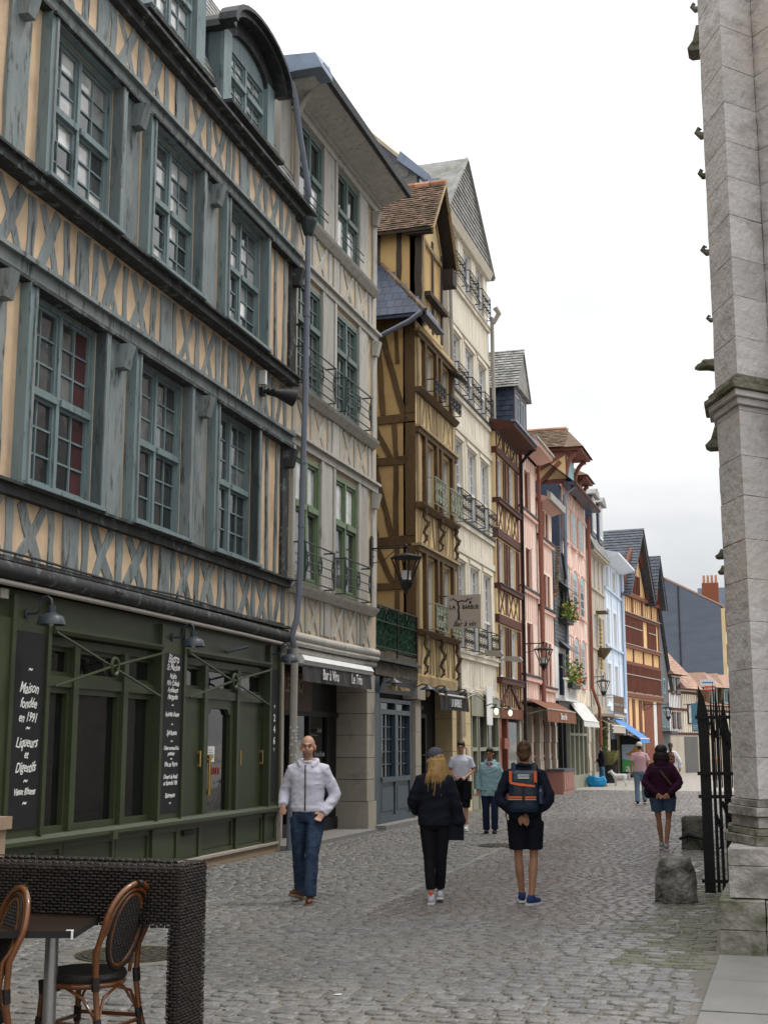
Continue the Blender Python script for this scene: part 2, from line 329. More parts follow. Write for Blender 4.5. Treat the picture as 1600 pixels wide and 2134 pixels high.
# ================================================================== house helpers
class House:
    def __init__(s, name, label, loc, rz=0, cat='house'):
        s.r = thing(name, label, cat, loc, rz, 'houses along the street')
    def p(s, mb, name, mat, parent=None, smooth=False): return mb.build(name, mat, parent or s.r, smooth)
def wall(mb, y0, y1, z0, z1, x, holes=(), depth=.25, back=None):
    """front skin with rectangular openings and their reveals"""
    ys = sorted({y0, y1, *[min(max(h[i], y0), y1) for h in holes for i in (0, 1)]}); zs = sorted({z0, z1, *[min(max(h[i], z0), z1) for h in holes for i in (2, 3)]})
    for a, b in zip(ys, ys[1:]):
        for c, d in zip(zs, zs[1:]):
            my, mz = (a+b)/2, (c+d)/2
            if any(h[0] < my < h[1] and h[2] < mz < h[3] for h in holes): continue
            mb.quad((x, a, c), (x, b, c), (x, b, d), (x, a, d))
    xb = x-depth
    for h in holes:
        a, b, c, d = h[:4]
        mb.quad((x, a, c), (x, a, d), (xb, a, d), (xb, a, c)); mb.quad((x, b, d), (x, b, c), (xb, b, c), (xb, b, d))
        mb.quad((x, b, c), (x, a, c), (xb, a, c), (xb, b, c)); mb.quad((x, a, d), (x, b, d), (xb, b, d), (xb, a, d))
    xe = back if back is not None else x-.6
    mb.quad((x, y0, z0), (x, y0, z1), (xe, y0, z1), (xe, y0, z0)); mb.quad((x, y1, z1), (x, y1, z0), (xe, y1, z0), (xe, y1, z1))
    mb.quad((x, y0, z1), (x, y1, z1), (xe, y1, z1), (xe, y0, z1)); mb.quad((x, y1, z0), (x, y0, z0), (xe, y0, z0), (xe, y1, z0))
    return mb
def timber(par, x, p0, p1, w, mat, proud=.03, wob=.008, name='timber', w2=None, plane='yz', at=None, bow=0):
    """one hewn timber on a wall: p0->p1 in the wall's (along, up) plane"""
    (a0, b0), (a1, b1) = p0, p1; L_ = math.hypot(a1-a0, b1-b0); n = max(2, min(7, int(L_/.3)+1)); w2 = w if w2 is None else w2
    dx, dz = (a1-a0)/L_, (b1-b0)/L_; nx, nz = -dz, dx; lf, rt = [], []
    bw = bow or random.uniform(-1, 1)*wob*1.2
    for i in range(n+1):
        t = i/n; ww = (w*(1-t)+w2*t)/2; off = bw*math.sin(math.pi*t); j = lambda: random.uniform(-wob, wob)*(0 if i in (0, n) else 1)
        lf.append((a0+dx*L_*t+nx*(ww+off+j()), b0+dz*L_*t+nz*(ww+off+j()))); rt.append((a0+dx*L_*t-nx*(ww-off+j()), b0+dz*L_*t-nz*(ww-off+j())))
    pr = proud+random.uniform(-.004, .004); c = .006; mb = MB()
    fn = (lambda a, b, d: (x+d, a, b)) if plane == 'yz' else (lambda a, b, d: (a, at-d, b))
    def ring(i):
        (la, lb), (ra, rb) = lf[i], rt[i]; k = c
        return [fn(la, lb, -.03), fn(la, lb, pr-c), fn(la-nx*k, lb-nz*k, pr), fn(ra+nx*k, rb+nz*k, pr), fn(ra, rb, pr-c), fn(ra, rb, -.03)]
    for i in range(n+1): mb.v += ring(i)
    for i in range(n):
        for k in range(5): mb.f.append((i*6+k, (i+1)*6+k, (i+1)*6+k+1, i*6+k+1))
    mb.f.append((0, 1, 2, 3, 4, 5)); e = n*6; mb.f.append((e+5, e+4, e+3, e+2, e+1, e))
    return mb.build(name, mat, par)
UN = {'P': .34, 'I': .15, 'X': .56, '/': .36, '\\': .36, 'g': .1, 'i': .1, 'V': .4}
def frieze(par, x, y0, y1, z0, z1, pat, mat, proud=.03, gap=.07, k=1.0, wX=.105, wob=.008, matP=None):
    tot = sum(UN[c] for c in pat)+gap*(len(pat)+1); f = (y1-y0)/tot; y = y0+gap*f
    for c in pat:
        u = UN[c]*f; lean = random.uniform(-.02, .02)*(2 if wob > .02 else 1)
        if c in 'PIi': timber(par, x, (y+u/2, z0), (y+u/2+lean, z1), u*random.uniform(.88, 1.08)*k, (matP or mat) if c == 'P' else mat, proud+(.012 if c == 'P' else 0), wob)
        elif c == 'X':
            ww = wX*f*k; j4 = [random.uniform(-.05, .05)*(wob > .02) for _ in range(4)]; timber(par, x, (y+ww*.4+j4[0], z0), (y+u-ww*.4+j4[1], z1), ww*random.uniform(.75, 1.15), mat, proud, wob); timber(par, x, (y+u-ww*.4+j4[2], z0), (y+ww*.4+j4[3], z1), ww*random.uniform(.75, 1.15), mat, proud-.009, wob)
        elif c == '/': timber(par, x, (y+.04, z0), (y+u-.04, z1), wX*f*k, mat, proud-.004, wob)
        elif c == '\\': timber(par, x, (y+u-.04, z0), (y+.04, z1), wX*f*k, mat, proud-.004, wob)
        elif c == 'V':
            timber(par, x, (y+u/2-.04, z0), (y+.05, z1), .08*f, mat, proud-.004, wob); timber(par, x, (y+u/2+.05, z0), (y+u-.05, z1), .08*f, mat, proud-.009, wob)
        y += u+gap*f
_wc = {}
def window(H, y0, y1, z0, z1, x, fmat, cols=2, rows=(3, 3), split=.5, casements=2, fr=.06, bar=.02, panes=True, gm=None, gm2=None, name='window', transom=True, stile=.04, depth=.06):
    """cross window: frame with mullion and transom, casements with glazing bars, panes"""
    w, h = round(y1-y0, 3), round(z1-z0, 3); key = (w, h, cols, rows, split, casements, fr, bar, fmat.name, transom, stile, depth)
    cells = []; c0, c1 = -w/2+fr, w/2-fr; zt = split*h; lights = []
    cw = (c1-c0-(casements-1)*fr)/casements
    for c in range(casements):
        a = c0+c*(cw+fr)
        if transom: lights += [(a, a+cw, fr, zt-fr*.6, rows[1]), (a, a+cw, zt+fr*.6, h-fr, rows[0])]
        else: lights += [(a, a+cw, fr, h-fr, rows[0])]
    for a, b, c, d, nr in lights:
        a2, b2, c2, d2 = a+stile, b-stile, c+stile, d-stile
        pw = (b2-a2-(cols-1)*bar)/cols; ph = (d2-c2-(nr-1)*bar)/nr
        for i in range(cols):
            for j in range(nr): cells.append((a2+i*(pw+bar), a2+i*(pw+bar)+pw, c2+j*(ph+bar), c2+j*(ph+bar)+ph, d <= zt+.01))
    if key not in _wc:
        m = MB(); m.box(0, depth+.03, -w/2, -w/2+fr, 0, h).box(0, depth+.03, w/2-fr, w/2, 0, h).box(0, depth+.028, -w/2+fr, w/2-fr, 0, fr).box(0, depth+.028, -w/2+fr, w/2-fr, h-fr, h)
        for c in range(1, casements): a = c0+c*(cw+fr)-fr; m.box(0, depth+.025, a, a+fr, fr, h-fr)
        if transom:
            for c in range(casements): a = c0+c*(cw+fr); m.box(0, depth+.05, a, a+cw, zt-fr*.6, zt+fr*.6)
        for a, b, c, d, nr in lights:
            m.box(0, depth, a, a+stile, c, d).box(0, depth, b-stile, b, c, d).box(0, depth-.002, a+stile, b-stile, c, c+stile).box(0, depth-.002, a+stile, b-stile, d-stile, d)
            pw = (b-a-2*stile-(cols-1)*bar)/cols; ph = (d-c-2*stile-(nr-1)*bar)/nr
            for i in range(1, cols): q = a+stile+i*(pw+bar)-bar; m.box(.012, depth-.014, q, q+bar, c+stile, d-stile)
            for j in range(1, nr): q = c+stile+j*(ph+bar)-bar; m.box(.013, depth-.017, a+stile, b-stile, q, q+bar)
        _wc[key] = m.mesh(name, fmat)
    o = addobj(name, _wc[key], H.r if isinstance(H, House) else H, (x, (y0+y1)/2, z0))
    gm = gm or M_g_dark; gm2 = gm2 or gm
    if panes:
        for a, b, c, d, low in cells:
            g = gm2 if low else gm; g = g(a, c) if callable(g) else g
            k = ('pane', round(b-a, 3), round(d-c, 3), g.name)
            if k not in _wc: pw, ph = (b-a)/2+.004, (d-c)/2+.004; _wc[k] = MB().box(-.002, .002, -pw, pw, -ph, ph).mesh('pane', g)
            addobj('pane', _wc[k], o, (.02, (a+b)/2, (c+d)/2), (0, random.uniform(-.03, .03), random.uniform(-.025, .025)))
    else:
        k = ('glz', w, h, gm.name)
        if k not in _wc: _wc[k] = MB().box(.015, .02, -w/2+fr*.5, w/2-fr*.5, fr*.5, h-fr*.5).mesh('glazing', gm)
        addobj('glazing', _wc[k], o, (0, 0, 0), (0, random.uniform(-.01, .01), 0))
    return o
def slates(y0, y1, p_lo, p_hi, ex=.17, wd=.2, th=.008, jit=.01):
    """courses of slates on a slope; p_lo/p_hi = (x,z) of the slope's foot and head"""
    mb = MB(); (xa, za), (xb, zb) = p_lo, p_hi; L_ = math.hypot(xb-xa, zb-za); n = int(L_/ex); ux, uz = (xb-xa)/L_, (zb-za)/L_; nx, nz = uz, -ux
    if nx < 0 and nz < 0: nx, nz = -nx, -nz
    if nz < 0: nx, nz = -nx, -nz
    for r in range(n+1):
        t0 = r*ex; t1 = min(t0+ex*1.25, L_); y = y0-(wd/2 if r % 2 else 0)
        while y < y1:
            a, b = max(y, y0)+.003, min(y+wd, y1)-.003
            if b-a > .03:
                l = th*1.6+random.uniform(0, .004); u = .001; tt = t0+random.uniform(-jit, jit)
                q = lambda t, off, yy: (xa+ux*t+nx*off, yy, za+uz*t+nz*off); k = len(mb.v)
                mb.v += [q(tt, l, a), q(tt, l, b), q(t1, u, b), q(t1, u, a), q(tt, l-th*1.4, a), q(tt, l-th*1.4, b)]
                mb.f += [(k, k+1, k+2, k+3), (k, k+4, k+5, k+1), (k, k+3, k+4), (k+1, k+5, k+2)]
            y += wd
    return mb
def pipe(H, pts, r, mat, name='drainpipe', rings=True, n=10):
    m = MB().tube(pts, r, n)
    o = m.build(name, mat, H, True)
    if rings:
        for i in range(len(pts)-1):
            a, b = Vector(pts[i]), Vector(pts[i+1])
            if (b-a).length > 1.2:
                k = int((b-a).length/1.6)
                for j in range(1, k+1):
                    c = a.lerp(b, j/(k+1)); d = (b-a).normalized()*.02; MB().tube([c-d, c+d], r*1.22, n).build('pipe_collar', mat, o, True)
    return o
def spiral(cx, cz, r0, r1, a0, turns, n=14):
    return [(cx+(r0+(r1-r0)*i/n)*math.cos(a0+turns*2*math.pi*i/n), cz+(r0+(r1-r0)*i/n)*math.sin(a0+turns*2*math.pi*i/n)) for i in range(n+1)]
_rc = {}
def balconette(H, y0, y1, z0, z1, x, d, style, mat, name='balcony_grille'):
    w, h = round(y1-y0, 3), round(z1-z0, 3); key = (w, h, d, style, mat.name)
    if key not in _rc:
        m = MB(); r = .011; T = lambda pts, rr=r, n=5: m.tube([(d, a, b) for a, b in pts], rr, n)
        for zz, rr in ((h, .016), (0, .014)):
            m.tube([(0, 0, zz), (d, 0, zz), (d, w, zz), (0, w, zz)], rr, 5)
        for yy in (0, w): m.tube([(d, yy, 0), (d, yy, h)], .012, 5)
        if style == 'oval':
            for zz in (.27*h, .5*h, .75*h): T([(.05, zz), (w-.05, zz)])
            T([(0, 0), (.06, .27*h)]); T([(0, h), (.06, .75*h)]); T([(w, 0), (w-.06, .27*h)]); T([(w, h), (w-.06, .75*h)])
            for cy in (.08, w/2, w-.08):
                rx = .085 if cy == w/2 else .05
                T([(cy+rx*math.cos(a), .5*h+.25*h*math.sin(a)) for a in np.linspace(0, 2*math.pi, 15)], .012)
                for sg in (-1, 1):
                    for u in (-1, 1): T(spiral(cy+u*rx*.4, .5*h+sg*.1*h, .035, .008, 0 if u > 0 else math.pi, .9*sg*u, 9), .009, 4)
        elif style == 'scroll':
            n = max(2, round(w/.26))
            for i in range(n):
                c = (i+.5)*w/n; ww = w/n
                for sg in (-1, 1):
                    T(spiral(c+sg*ww*.22, h*.72, .10, .02, math.pi/2*sg+math.pi/2, 1.3*sg, 14), .010, 4); T(spiral(c+sg*ww*.2, h*.28, .11, .02, -math.pi/2*sg-math.pi/2, 1.2*sg, 14), .010, 4)
                    T([(c, .05), (c+sg*ww*.3, h*.3), (c+sg*.02, h*.55), (c+sg*ww*.38, h*.95)], .010, 4)
                T([(c, 0), (c, h)], .009, 4)
        else:
            for zz in (.12*h, .46*h, .54*h, .88*h): T([(0, zz), (w, zz)], .009, 4)
            n = max(2, round(w/.3))
            for band in ((.12, .46), (.54, .88)):
                for i in range(n):
                    c = (i+.5)*w/n; mz = (band[0]+band[1])/2*h; hh = (band[1]-band[0])*h/2
                    T(spiral(c-.06, mz, hh*.9, .012, 0, 1.4, 12), .009, 4); T(spiral(c+.06, mz, hh*.9, .012, math.pi, 1.4, 12), .009, 4)
        _rc[key] = m.mesh(name, mat, True)
    return addobj(name, _rc[key], H, (x, y0, z0))
def text(s, size, mat, parent, loc, rot=(math.pi/2, 0, math.pi/2), sx=1, sy=1, shear=0, weight=0, align='CENTER', ext=.002, name='lettering', space=1.0, wob=0):
    c = bpy.data.curves.new('t', 'FONT'); c.body = s; c.size = size; c.align_x = align; c.align_y = 'CENTER'; c.shear = shear; c.offset = weight; c.extrude = ext; c.resolution_u = 3; c.space_character = space
    o = bpy.data.objects.new('t', c); me = bpy.data.meshes.new_from_object(o); bpy.data.objects.remove(o); bpy.data.curves.remove(c)
    me.materials.clear(); me.materials.append(mat); me.name = name
    if wob:
        for v in me.vertices: v.co.y += wob*size*math.sin(v.co.x/size*3.1+len(s)); v.co.x += wob*.5*size*math.sin(v.co.y/size*5)
    return addobj(name, me, parent, loc, rot, (sx, sy, 1))
# ================================================================== house A : blue-grey timbers, olive shopfront
A = House('timbered_house', 'tall half-timbered house with blue-grey beams, peach plaster and olive bistro shopfront', (0, 20, 0), .0253)
a = A.r
YL = -26  # front carried on out of view, added to darken street and shopfront
WIN = [(-8.28, -6.70), (-5.76, -4.22), (-3.22, -1.64)]
A.p(MB().box(-8, -.5, YL, -.02, 0, 10.95), 'carcass', M_dark)
# upper walls
for nm, x, z0, z1, w0, w1 in (('wall', .08, 3.55, 7.72, 4.42, 6.58), ('wall', .18, 7.72, 10.95, 7.86, 9.74)):
    A.p(wall(MB(), YL, 0, z0, z1, x, [(p, q, w0, w1) for p, q in WIN], .3, back=-.5), nm, M_A_pl)
def A_floor(x, sill, w0, w1, head, fr0, fr1, top, gm, gm2):
    # sill and rails
    A.p(MB().yz([(YL, sill-.11), (.02, sill-.11), (.02, sill), (YL, sill)], x-.1, x+.10), 'sill_beam', M_A_dk)
    A.p(MB().box(x-.1, x+.15, YL, .02, sill+.002, sill+.035), 'sill_moulding', M_A_dk)
    A.p(MB().box(x-.1, x+.10, YL, 0, head, head+.16), 'head_rail', M_A_t)
    A.p(MB().box(x-.1, x+.16, YL, 0, head+.162, head+.215), 'head_moulding', M_A_t)
    A.p(MB().box(x-.1, x+.13, YL, 0, head-.045, head-.002), 'head_moulding', M_A_dk)
    for k, (p, q) in enumerate(WIN):
        window(A, p, q, w0, w1, x-.10, M_A_win, 2, (3, 3), .5, gm=gm[k], gm2=gm2[k], fr=.065, bar=.023, stile=.036)
        for c0, c1 in ((p-.13, p-.001), (q+.001, q+.13)):
            boxpart('window_casing', M_A_win, a, x-.2, x+.135, c0, c1, w0-.04, head-.05)
            boxpart('casing_moulding', M_A_t, a, x-.1, x+.155, c0+(.085 if c0 < p-.05 else 0)-.0, c0+(.13 if c0 < p-.05 else .045), w0-.04, head-.05)
        boxpart('window_ledge', M_A_win, a, x-.1, x+.19, p-.1, q+.1, w0-.05, w0-.004)
        boxpart('window_casing', M_A_win, a, x-.2, x+.12, p, q, w1+.001, head-.048)
        boxpart('window_drip', M_A_dk, a, x+.0, x+.18, p-.12, q+.12, head-.085, head-.046)
    piers = [(-9.35, -8.45), (-6.55, -5.9), (-4.07, -3.36)]
    for p, q in piers:
        c = (p+q)/2+.02
        timber(a, x, (c, w0-.04), (c+random.uniform(-.03, .03), head-.05), .40, M_A_t, .045, .014)
        # corbel under the head rail
        m = MB().prism([(0, 0), (.13, .0), (.2, .3), (0, .3)], lambda u, v, d: (x+.04+u, d, head-.40+v), c-.085, c+.085); A.p(m, 'corbel', M_A_t)
    for c, w_, l in ((-1.28, .10, .03), (-.92, .09, -.05), (-.55, .09, .05)): timber(a, x, (c, w0-.04), (c+l, head-.05), w_, M_A_t, .03, .012)
    timber(a, x, (-.17, w0-.04), (-.17, head-.05), .30, M_A_dk, .05, .016)
    m = MB().prism([(0, 0), (.13, .0), (.2, .3), (0, .3)], lambda u, v, d: (x+.04+u, d, head-.40+v), -.26, -.09); A.p(m, 'corbel', M_A_dk)
    if fr1 > fr0:
        b = [(-9.6, -7.35), (-7.3, -5.1), (-5.05, -2.75), (-2.7, -.02)]
        pats = ['PIXIXI', 'PIXIXI', 'PIXIXIi', 'PIXIXI/I']
        for (p, q), pt in zip(b, pats): frieze(a, x, p, q, fr0, fr1, pt, M_A_t, .016, wob=.024, wX=.165)
mixp = lambda aa, c: random.choice((M_g_curt_sky, M_g_curt_sky, M_g_grey)); mixq = lambda aa, c: random.choice((M_g_grey, M_g_dark, M_g_grey, M_g_curt_sky))  # pane tones mixed to paint curtains and varied sky reflections
redp = lambda aa, c: M_g_red if aa > .3 else M_g_grey
A_floor(.08, 4.36, 4.44, 6.58, 6.66, 6.89, 7.66, 0, [redp, M_g_grey, M_g_grey], [lambda aa, c: M_g_red if aa > .28 else M_g_dark, M_g_dark, M_g_dark])
A_floor(.18, 7.82, 7.89, 9.74, 9.84, 10.06, 10.80, 0, [mixp, mixp, mixp], [mixq, mixq, mixq])
for (p, q), pt in zip([(-9.4, -7.4), (-7.35, -4.95), (-4.9, -2.7), (-2.65, -.02)], ['IXIXI', 'PIXIXI', 'PIXIXI', 'PIXIXI/I']): frieze(a, .08, p, q, 3.62, 4.24, pt, M_A_t, .022, wob=.024, wX=.165)
# eaves
A.p(MB().yz([(YL, 10.82), (.35, 10.82), (.35, 10.95), (YL, 10.95)], -.2, .3), 'eave_beam', M_A_dk)
A.p(MB().box(-.2, .42, YL, .5, 10.96, 11.01), 'eave_gutter', M_A_dk)
# jetty beam with carved rolls over the shop, and the conduit under it
A.p(MB().tube([(.13, YL, 3.47), (.14, -6.5, 3.47), (.13, -3, 3.455), (.12, -.02, 3.43)], .095, 12), 'jetty_beam', M_A_dk, smooth=True)
A.p(MB().box(-.2, .19, YL, 0, 3.56, 3.605), 'jetty_ledge', M_A_dk)
A.p(MB().tube([(.15, YL, 3.34), (.15, -6, 3.335), (.15, -2, 3.32), (.15, -.15, 3.30)], .032, 10), 'conduit', M_pipe_b, smooth=True)
A.p(MB().tube([(.17, YL, 3.625), (.2, -8, 3.64), (.18, -6, 3.61), (.2, -4.4, 3.64), (.17, -2, 3.6), (.18, -.3, 3.62)], .014, 5), 'cable', M_iron)
text('1700', .09, M_A_dk, a, (.237, -6.2, 3.46), sx=1.3, ext=.006)
# ---------- mansard roof and dormers
roof_lo, roof_hi = (.30, 11.0), (-.95, 14.4)
A.p(MB().quad((roof_lo[0]-.03, YL, 11.0), (roof_lo[0]-.03, .3, 11.0), (roof_hi[0]-.03, .3, 14.4), (roof_hi[0]-.03, YL, 14.4)).quad((-.98, YL, 14.4), (-.98, .3, 14.4), (-7, .3, 16.2), (-7, YL, 16.2)).poly([(.27, .3, 11.0), (-.98, .3, 14.4), (-7, .3, 16.2), (-7, .3, 11.0)]), 'roof', M_slate)
o = A.p(slates(YL, .3, roof_lo, roof_hi, .16, .17), 'roof_slates', M_slate_lt); tag(o, kind='stuff')
def dormer(p, q, z0, z1, arch=True):
    c = (p+q)/2; hw = (q-p)/2; x = .16
    # cheeks
    for yy in (p-.28, q+.28):
        A.p(MB().xz([(x, z0-.25), (x, z1+.05), (-1.0, z1+.05), (-.75, z1), (.15, z0-.3)], yy-.02, yy+.02), 'dormer_cheek', M_slate_b)
    A.p(MB().box(-.9, x-.12, p-.2, q+.2, z0-.2, z1), 'dormer_body', M_dark)
    for yy0, yy1 in ((p-.3, p), (q, q+.3)): boxpart('dormer_post', M_A_win, a, x-.2, x+.06, yy0, yy1, z0-.1, z1+.1)
    boxpart('dormer_sill', M_A_dk, a, x-.2, x+.24, p-.35, q+.35, z0-.16, z0-.10)
    boxpart('dormer_apron', M_A_win, a, x-.25, x+.1, p, q, z0-.1, z0)
    window(A, p, q, z0, z1, x-.1, M_A_win, 2, (2, 3) if arch else (3, 3), .55, gm=M_g_curt_sky, gm2=M_g_curt_sky, fr=.07, bar=.028)
    # arched head and lead hood
    n = 14; R = hw+.32; rise = .52
    arc = [(c+R*math.cos(math.pi*i/n), z1+rise*math.sin(math.pi*i/n)) for i in range(n+1)]
    inn = [(c+(hw-.0)*math.cos(math.pi*i/n), z1+.30*math.sin(math.pi*i/n)) for i in range(n+1)]
    m = MB()
    for i in range(n): m.yz([inn[i], inn[i+1], arc[i+1], arc[i]][::-1], x-.1, x+.05)
    A.p(m, 'dormer_arch', M_A_dk)
    m = MB().yz(inn, x-.09, x-.02); A.p(m, 'dormer_fanlight', M_A_win)
    m = MB()
    for i in range(n):
        (a0, b0), (a1, b1) = arc[i], arc[i+1]
        k = 1.10; o0 = (c+(a0-c)*k, z1+(b0-z1)*k+.03); o1 = (c+(a1-c)*k, z1+(b1-z1)*k+.03)
        m.yz([(a0, b0), (a1, b1), o1, o0][::-1], -1.4, x+.26)
        o2 = (c+(a0-c)*1.19, z1+(b0-z1)*1.16+.05); o3 = (c+(a1-c)*1.19, z1+(b1-z1)*1.16+.05)
        m.yz([o0, o1, o3, o2][::-1], x+.05, x+.34)
    A.p(m, 'dormer_hood', M_lead)
dormer(-5.86, -4.38, 11.28, 12.85)
dormer(-3.08, -1.52, 11.36, 12.42)
# ---------- drainpipe between A and B
pipe(a, [(.30, -.62, 13.0), (.34, -.55, 12.8), (.34, -.28, 12.2), (.42, .05, 11.15)], .05, M_pipe)
A.p(MB().lathe([(.06, 0), (.09, .05), (.15, .26), (.15, .32)], (.38, .12, 10.45), 12), 'rainwater_hopper', M_iron_g)
A.p(MB().box(.12, .34, -.02, .02, 8.8, 8.83), 'pipe_bracket', M_iron)
pipe(a, [(.38, .12, 10.5), (.36, .10, 7.5), (.30, .08, 4.2), (.27, .07, 3.75), (.22, -.02, 3.45), (.24, .06, 3.25)], .05, M_pipe)
pp = pipe(a, [(.24, .06, 3.25), (.22, .08, 1.1)], .06, M_pipe_b, rings=False)
pipe(a, [(.22, .08, 1.15), (.21, .08, 0)], .075, M_pipe)
M_stick = pmat('sticker white', (.6, .6, .58), .6, .3, (9, 9, 9), 0)
for q in range(70):
    z = .75+(q//3)*.055; an = random.uniform(-1.6, 1.2)+(q % 3)*.9-.9; r_ = random.uniform(.013, .024)
    if z > 2.0: continue
    MB().lathe([(0.001, .0), (r_, .0), (r_, .003), (.001, .003)], n=7).build('sticker', M_stick, pp, loc=(.23+.062*math.cos(an), .07+.062*math.sin(an), z), rot=(0, math.pi/2, an))
A.p(MB().box(-.3, .06, -.10, -.005, 0, 3.3), 'quoin', M_stone_b)
# ---------- shopfront
A.p(MB().box(-.45, -.22, YL, -.1, 0, 3.35), 'shop_back', M_dark)
def panel(y0, y1, z0, z1, x=0., m1=None, m2=None, b=.07, name='shop_panel'):
    m = MB().box(x-.14, x, y0, y0+b, z0, z1).box(x-.14, x, y1-b, y1, z0, z1).box(x-.14, x-.001, y0+b, y1-b, z0, z0+b).box(x-.14, x-.001, y0+b, y1-b, z1-b, z1).box(x-.14, x-.025, y0+b, y1-b, z0+b, z1-b)
    m.quad((x-.02, y0+b+.02, z0+b+.02), (x-.02, y1-b-.02, z0+b+.02), (x-.02, y1-b-.02, z1-b-.02), (x-.02, y0+b+.02, z1-b-.02))
    return A.p(m, name, m1 or M_ol)
PIL = [(-8.22, -7.42), (-4.63, -3.84), (-.64, -.12)]
A.p(MB().box(-.2, .03, YL, -.12, 2.985, 3.31), 'shop_fascia', M_ol)
A.p(MB().box(-.2, .06, YL, -8.22, 0, 3.0), 'shop_end_board', M_ol)
for k, (p, q) in enumerate(PIL):
    A.p(MB().box(-.2, .05, p, q, .72, 3.25), 'shop_pilaster', M_ol)
    for c0, c1 in ((p, p+.075), (q-.075, q)): boxpart('pilaster_strip', M_ol, a, .05, .085, c0, c1, .74, 3.25)
    b0, b1 = p+.1, q-.1
    bd = A.p(MB().yz([(b0, .86), (b0+.04, .82), (b1-.04, .82), (b1, .86), (b1, 2.84), (b1-.04, 2.88), (b0+.04, 2.88), (b0, 2.84)], .04, .065), 'sign_board', M_black)
    c = (b0+b1)/2; X = .068
    tx = lambda s, z, sz, **kw: text(s, sz, M_letter, bd, (X, c+kw.pop('dy', 0), z), shear=.35, weight=kw.pop('wt', .002), wob=.05, ext=.001, **kw)
    if k == 0:
        for z, s_, sz in ((2.48, '~', .17), (2.28, 'Maison', .165), (2.12, 'fondée', .15), (1.97, 'en 1991', .14), (1.86, '~', .17), (1.71, 'Liqueurs', .155), (1.58, 'et', .12), (1.45, 'Digestifs', .145), (1.31, '~', .17), (1.20, 'Vieux Rhums', .10), (1.08, '~', .17)): tx(s_, z, sz, sx=.8)
    elif k == 1:
        for z, s_, sz in ((2.81, 'Bistro', .17), (2.70, 'St Maclou', .125), (2.58, 'Mojito', .1), (2.49, 'Piña Colada', .1), (2.40, 'Ambiance', .1), (2.31, 'Margarita', .1), (2.2, '~', .12), (2.08, "Apéritifs d'antan", .082), (1.95, '~', .12), (1.84, 'Spiritueux', .095), (1.73, '~', .12), (1.64, 'Cidre normand à la', .072), (1.57, 'pression', .075), (1.5, '~', .12), (1.43, 'Vins au Verre', .09), (1.27, 'Ouvert du lundi', .082), (1.19, 'au Samedi à 18h', .08), (1.03, 'Bienvenue', .09), (.93, '~', .12)): tx(s_, z, sz, sx=.8, wt=.0015)
    else:
        for z, s_, sz in ((2.26, '*', .12), (2.10, '2', .16), (1.92, '4', .16), (1.74, '6', .16), (1.58, '*', .12)): text(s_, sz, M_letter, bd, (X, c, z), weight=.003, ext=.001)
    panel(p, q, .13, .62, .03)
# sill moulding, stall riser, stone base
A.p(MB().xz([(-.2, .62), (.06, .62), (.1, .65), (.1, .69), (.06, .73), (-.2, .735)], YL, -.08), 'shop_sill', M_ol)
for p, q in ((-25, -8.24), (-7.4, -6.85), (-6.83, -5.6), (-5.58, -4.65), (-3.82, -3.04)): panel(p, q, .1, .62, 0)
panel(-1.76, -.66, .13, .62, .0); panel(-3.0, -1.8, .15, .64, -.03, name='door_panel')
A.p(MB().box(-.3, .035, -4.7, -.1, .0, .12), 'stone_base', M_plinth); A.p(MB().box(-.3, .07, -4.65, -.09, .121, .155), 'stone_base_cap', M_stone_b)
A.p(MB().box(-.3, .02, YL, -4.7, 0, .1), 'stone_base', M_plinth)
boxpart('letter_slot', M_black, a, -.02, .012, -3.62, -3.3, .47, .54)
boxpart('shop_socket', M_ol, a, .09, .13, -5.9, -5.78, .58, .68)
def bay(p, q, mulls):
    A.p(MB().xz([(-.15, 2.88), (.09, 2.9), (.12, 2.94), (.12, 2.97), (-.15, 2.98)], p, q), 'window_head_moulding', M_ol)
    A.p(MB().box(-.15, -.01, p, q, 2.78, 2.88), 'bay_rail', M_ol); A.p(MB().box(-.17, .0, p, q, 2.33, 2.45), 'transom', M_ol)
    for m0 in mulls: boxpart('mullion', M_ol, a, -.17, .02, m0-.06, m0+.06, .735, 2.80)
    ed = [p]+mulls+[q]
    for u, v in zip(ed, ed[1:]):
        f = MB(); u0, v0 = u+.06*(u != p), v-.06*(v != q)
        for z0, z1 in ((2.45, 2.78),): f.box(-.16, -.05, u0, u0+.05, z0, z1).box(-.16, -.05, v0-.05, v0, z0, z1).box(-.16, -.051, u0+.05, v0-.05, z0, z0+.05).box(-.16, -.051, u0+.05, v0-.05, z1-.05, z1)
        t = A.p(f, 'transom_light', M_ol); MB().box(-.1, -.095, u0, v0, 2.45, 2.78).build('pane', M_g_shop, t)
    # crossed iron rods with a ring
    c = (p+q)/2; rod = MB().tube([(.10, p+.05, 2.92), (.12, c, 2.6), (.10, q-.04, 2.30)], .016, 6).tube([(.12, p+.05, 2.32), (.13, c, 2.62), (.12, q-.04, 2.86)], .016, 6)
    r_ = A.p(rod, 'crossed_rods', M_ol); MB().tube([(.135, c+.085*math.cos(t), 2.61+.1*math.sin(t)) for t in np.linspace(0, 2*math.pi, 17)], .024, 6).build('rod_ring', M_ol, r_, True)
bay(-7.42, -4.63, [-6.72, -5.48]); bay(-3.84, -.64, [-3.0, -1.78])
